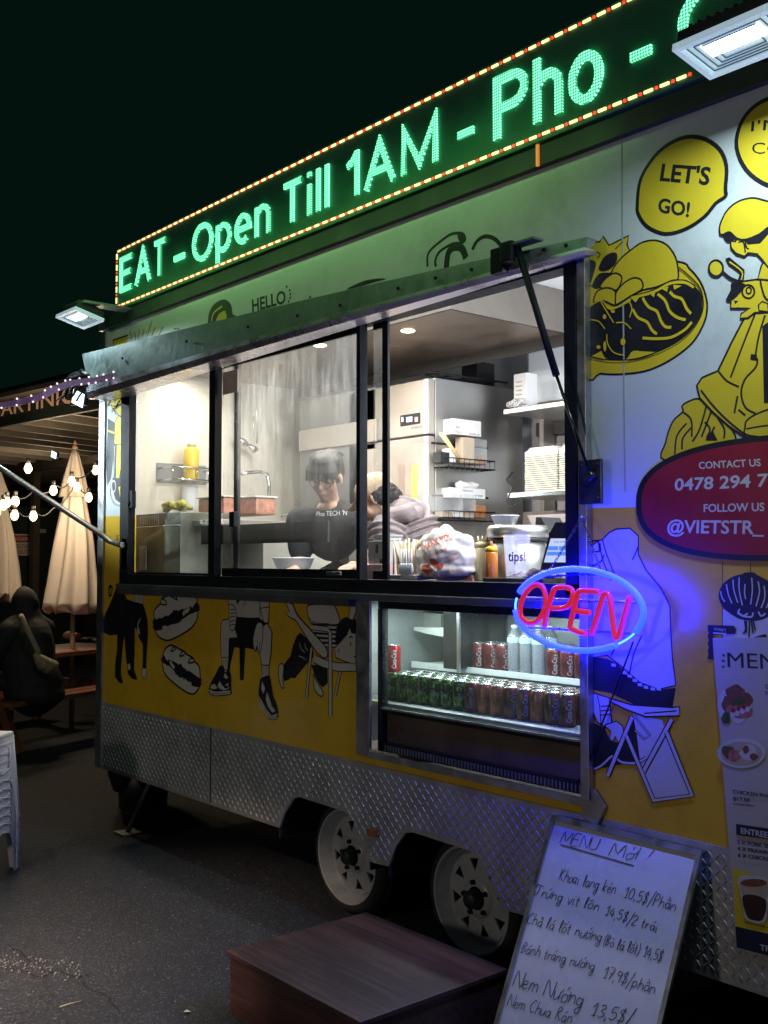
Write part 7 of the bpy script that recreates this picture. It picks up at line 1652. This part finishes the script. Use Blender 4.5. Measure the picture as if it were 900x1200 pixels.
# purple light strip with tiny LEDs, from the awning's end across to the shelter
LS = thing('light_strip', at_y(100, 447, -.2), 'purple lit banner strip with tiny fairy lights running left from the hatch', 'light strip')
pts = []
_pp = smooth_pts([(132,437),(112,442),(95,444),(78,446.5),(60,454),(39,464),(0,472),(-40,484)], False, 2)[:13]
for i, (px, py) in enumerate(_pp): p = at_y(px, py, -.2-.5*i/12); pts.append(p)
mb = MB(); mb.v = pts+[p-V((0, 0, .030)) for i, p in enumerate(pts)]+[p+V((0, .02, 0)) for p in pts]+[p+V((0, .02, -.030)) for i, p in enumerate(pts)]
for i in range(12): mb.face((i, i+1, 14+i, 13+i)); mb.face((26+i, 39+i, 40+i, 27+i)); mb.face((i, 26+i, 27+i, i+1)); mb.face((13+i, 14+i, 40+i, 39+i))
build('strip', mb, M('purple_fabric', (.30, .18, .36), .55, emit=(.30, .18, .42), es=.10, bump=.2), LS)
for i in range(13):
    for z in (0.002, -.033): p = pts[i]+V((random.uniform(-.04, .04), -.006, z)); build('fairy_light', MB().ball(p, .0055, seg=8, rings=6), MEmit('fairy_led', (1.0, .75, .9), 1.6), LS)
# festoon bulbs
bulbm = M('festoon_bulb', (.8, .7, .5), .2, var=0, emit=(1.0, .72, .34), es=5.0)
ST = [[(-12, 590), (2, 590), (15, 587), (40, 580), (66, 575), (85, 566), (112, 551), (135, 536)], [(-10, 602), (6, 592), (19, 604), (40, 606), (62, 602), (90, 570), (104, 583), (125, 575)]]
BUL = [(4, 592), (8, 589), (18, 588), (17, 604), (39, 605), (62.5, 575), (84, 564), (90, 571), (104, 583), (112, 551), (33, 549), (-4, 600)]
for k, ln in enumerate(ST):
    P_ = [at_p(px, py-6, c1+V((0, 0, 0))-far*.3, far) for px, py in ln]; sp = []
    for i in range(len(P_)-1):
        for j in range(5): t = j/5; q = P_[i].lerp(P_[i+1], t)-V((0, 0, .05*math.sin(math.pi*t))); sp.append(q)
    label(build('festoon_cable', MB().tube(sp, .006, 5), blackp, None), ('upper' if k == 0 else 'lower')+' black festoon cable strung past the parasols', 'light cable')
fb = thing('festoon_bulb', (0, 0, 0), 'round warm festoon bulb on the cable strung past the parasols', 'light bulb', 'warm festoon bulbs strung past the parasols')
build('bulb_glass', MB().lathe([(.0001, -.115), (.018, -.108), (.032, -.085), (.034, -.065), (.022, -.035), (.014, -.02)], (0, 0, 0), 16), bulbm, fb); build('socket', MB().lathe([(.017, -.025), (.019, .02), (.0001, .022)], (0, 0, 0), 12), blackp, fb)
for i, (px, py) in enumerate(BUL):
    p = at_p(px, py, c1-far*.3, far)+V((0, 0, .07))
    rk_ = sorted(range(len(BUL)), key=lambda q: BUL[q][0]).index(i); lb_ = 'warm round festoon bulb, '+ORD[rk_]+' from the left among the parasols'
    if i == 0: fb.location = p; fb['label'] = lb_
    else: dup(fb, p, None, lb_)
for t_ in (0, 1, 2):  # third one added beyond the bulbs to light the rear tables
    l = bpy.data.lights.new('festoon_and_fill_glow', 'POINT'); l.energy = 27; l.color = (1, .76, .50); l.shadow_soft_size = .15; o = bpy.data.objects.new('festoon_and_fill_glow', l); COL.objects.link(o); o.location = at_p(30+(60*t_ if t_ < 2 else 30), 585, c1-far*(.5 if t_ < 2 else -1.8), far)+V((0, 0, .1))
# danger sign on a dark cupboard
cbp = c2+far*1.1
EC = thing('electrical_cupboard', V((cbp.x, cbp.y, 0)), 'tall dark electrical cupboard behind the seated person', 'cupboard')
e0, e1 = at_p(24, 594, cbp, far), at_p(86, 594, cbp, far)
wv_ = (e1-e0); ce = (e0+e1)/2; build('door_panel', MB().obox(V((ce.x, ce.y, e0.z/2))+far*.2, V((wv_.x, wv_.y, 0))/2, far*.19, V((0, 0, e0.z/2))), M('dark_teal_metal', (.012, .022, .024), .5), EC)
def signp(p): return at_p(p[0], p[1], cbp-far*.012, far)
DS = thing('danger_sign', signp((24, 640)), 'white DANGER high voltage keep out sign on the dark cupboard', 'sign')
def quad(mb, a, b_, off): mb.prism([at_p(*p, cbp-far*off, far) for p in ((a[0], a[1]), (b_[0], a[1]), (b_[0], b_[1]), (a[0], b_[1]))], far*.002)
mb = MB(); quad(mb, (0, 626), (41, 651), .010); build('sign_plate', mb, M('sign_white', (.45, .40, .36), .5, dirt=.2), DS)
mb = MB(); quad(mb, (1, 627.5), (39.5, 635.5), .013); build('sign_header', mb, blackp, DS)
mb = MB(); cc_ = [(5+16+17*math.cos(t), 631.4+3.3*math.sin(t)) for t in [k*math.pi/8 for k in range(16)]]; mb.flat([at_p(*p, cbp-far*.0145, far) for p in cc_]); build('sign_oval', mb, M('sign_red', (.35, .04, .03), .5), DS)
mb = MB(); pl = (cbp-far*.016, far); text_px(mb, 'DANGER', (9, 633.5), (33, 633.5), (9, 629.3), plane=pl, bold=.02); build('sign_text', mb, M('sign_white', (.45, .40, .36), .5), DS, fixn=False)
mb = MB(); text_px(mb, 'HIGH VOLTAGE', (1, 642.5), (38, 642.5), (1, 637.8), plane=pl, bold=.0); text_px(mb, 'KEEP OUT', (8, 649), (33, 649), (8, 644.4), plane=pl, bold=.0); build('sign_text', mb, blackp, DS, fixn=False)
mb = MB(); quad(mb, (34, 620), (54, 624.5), .010); build('notice_strip', mb, M('notice_pale', (.25, .24, .23), .5), EC)
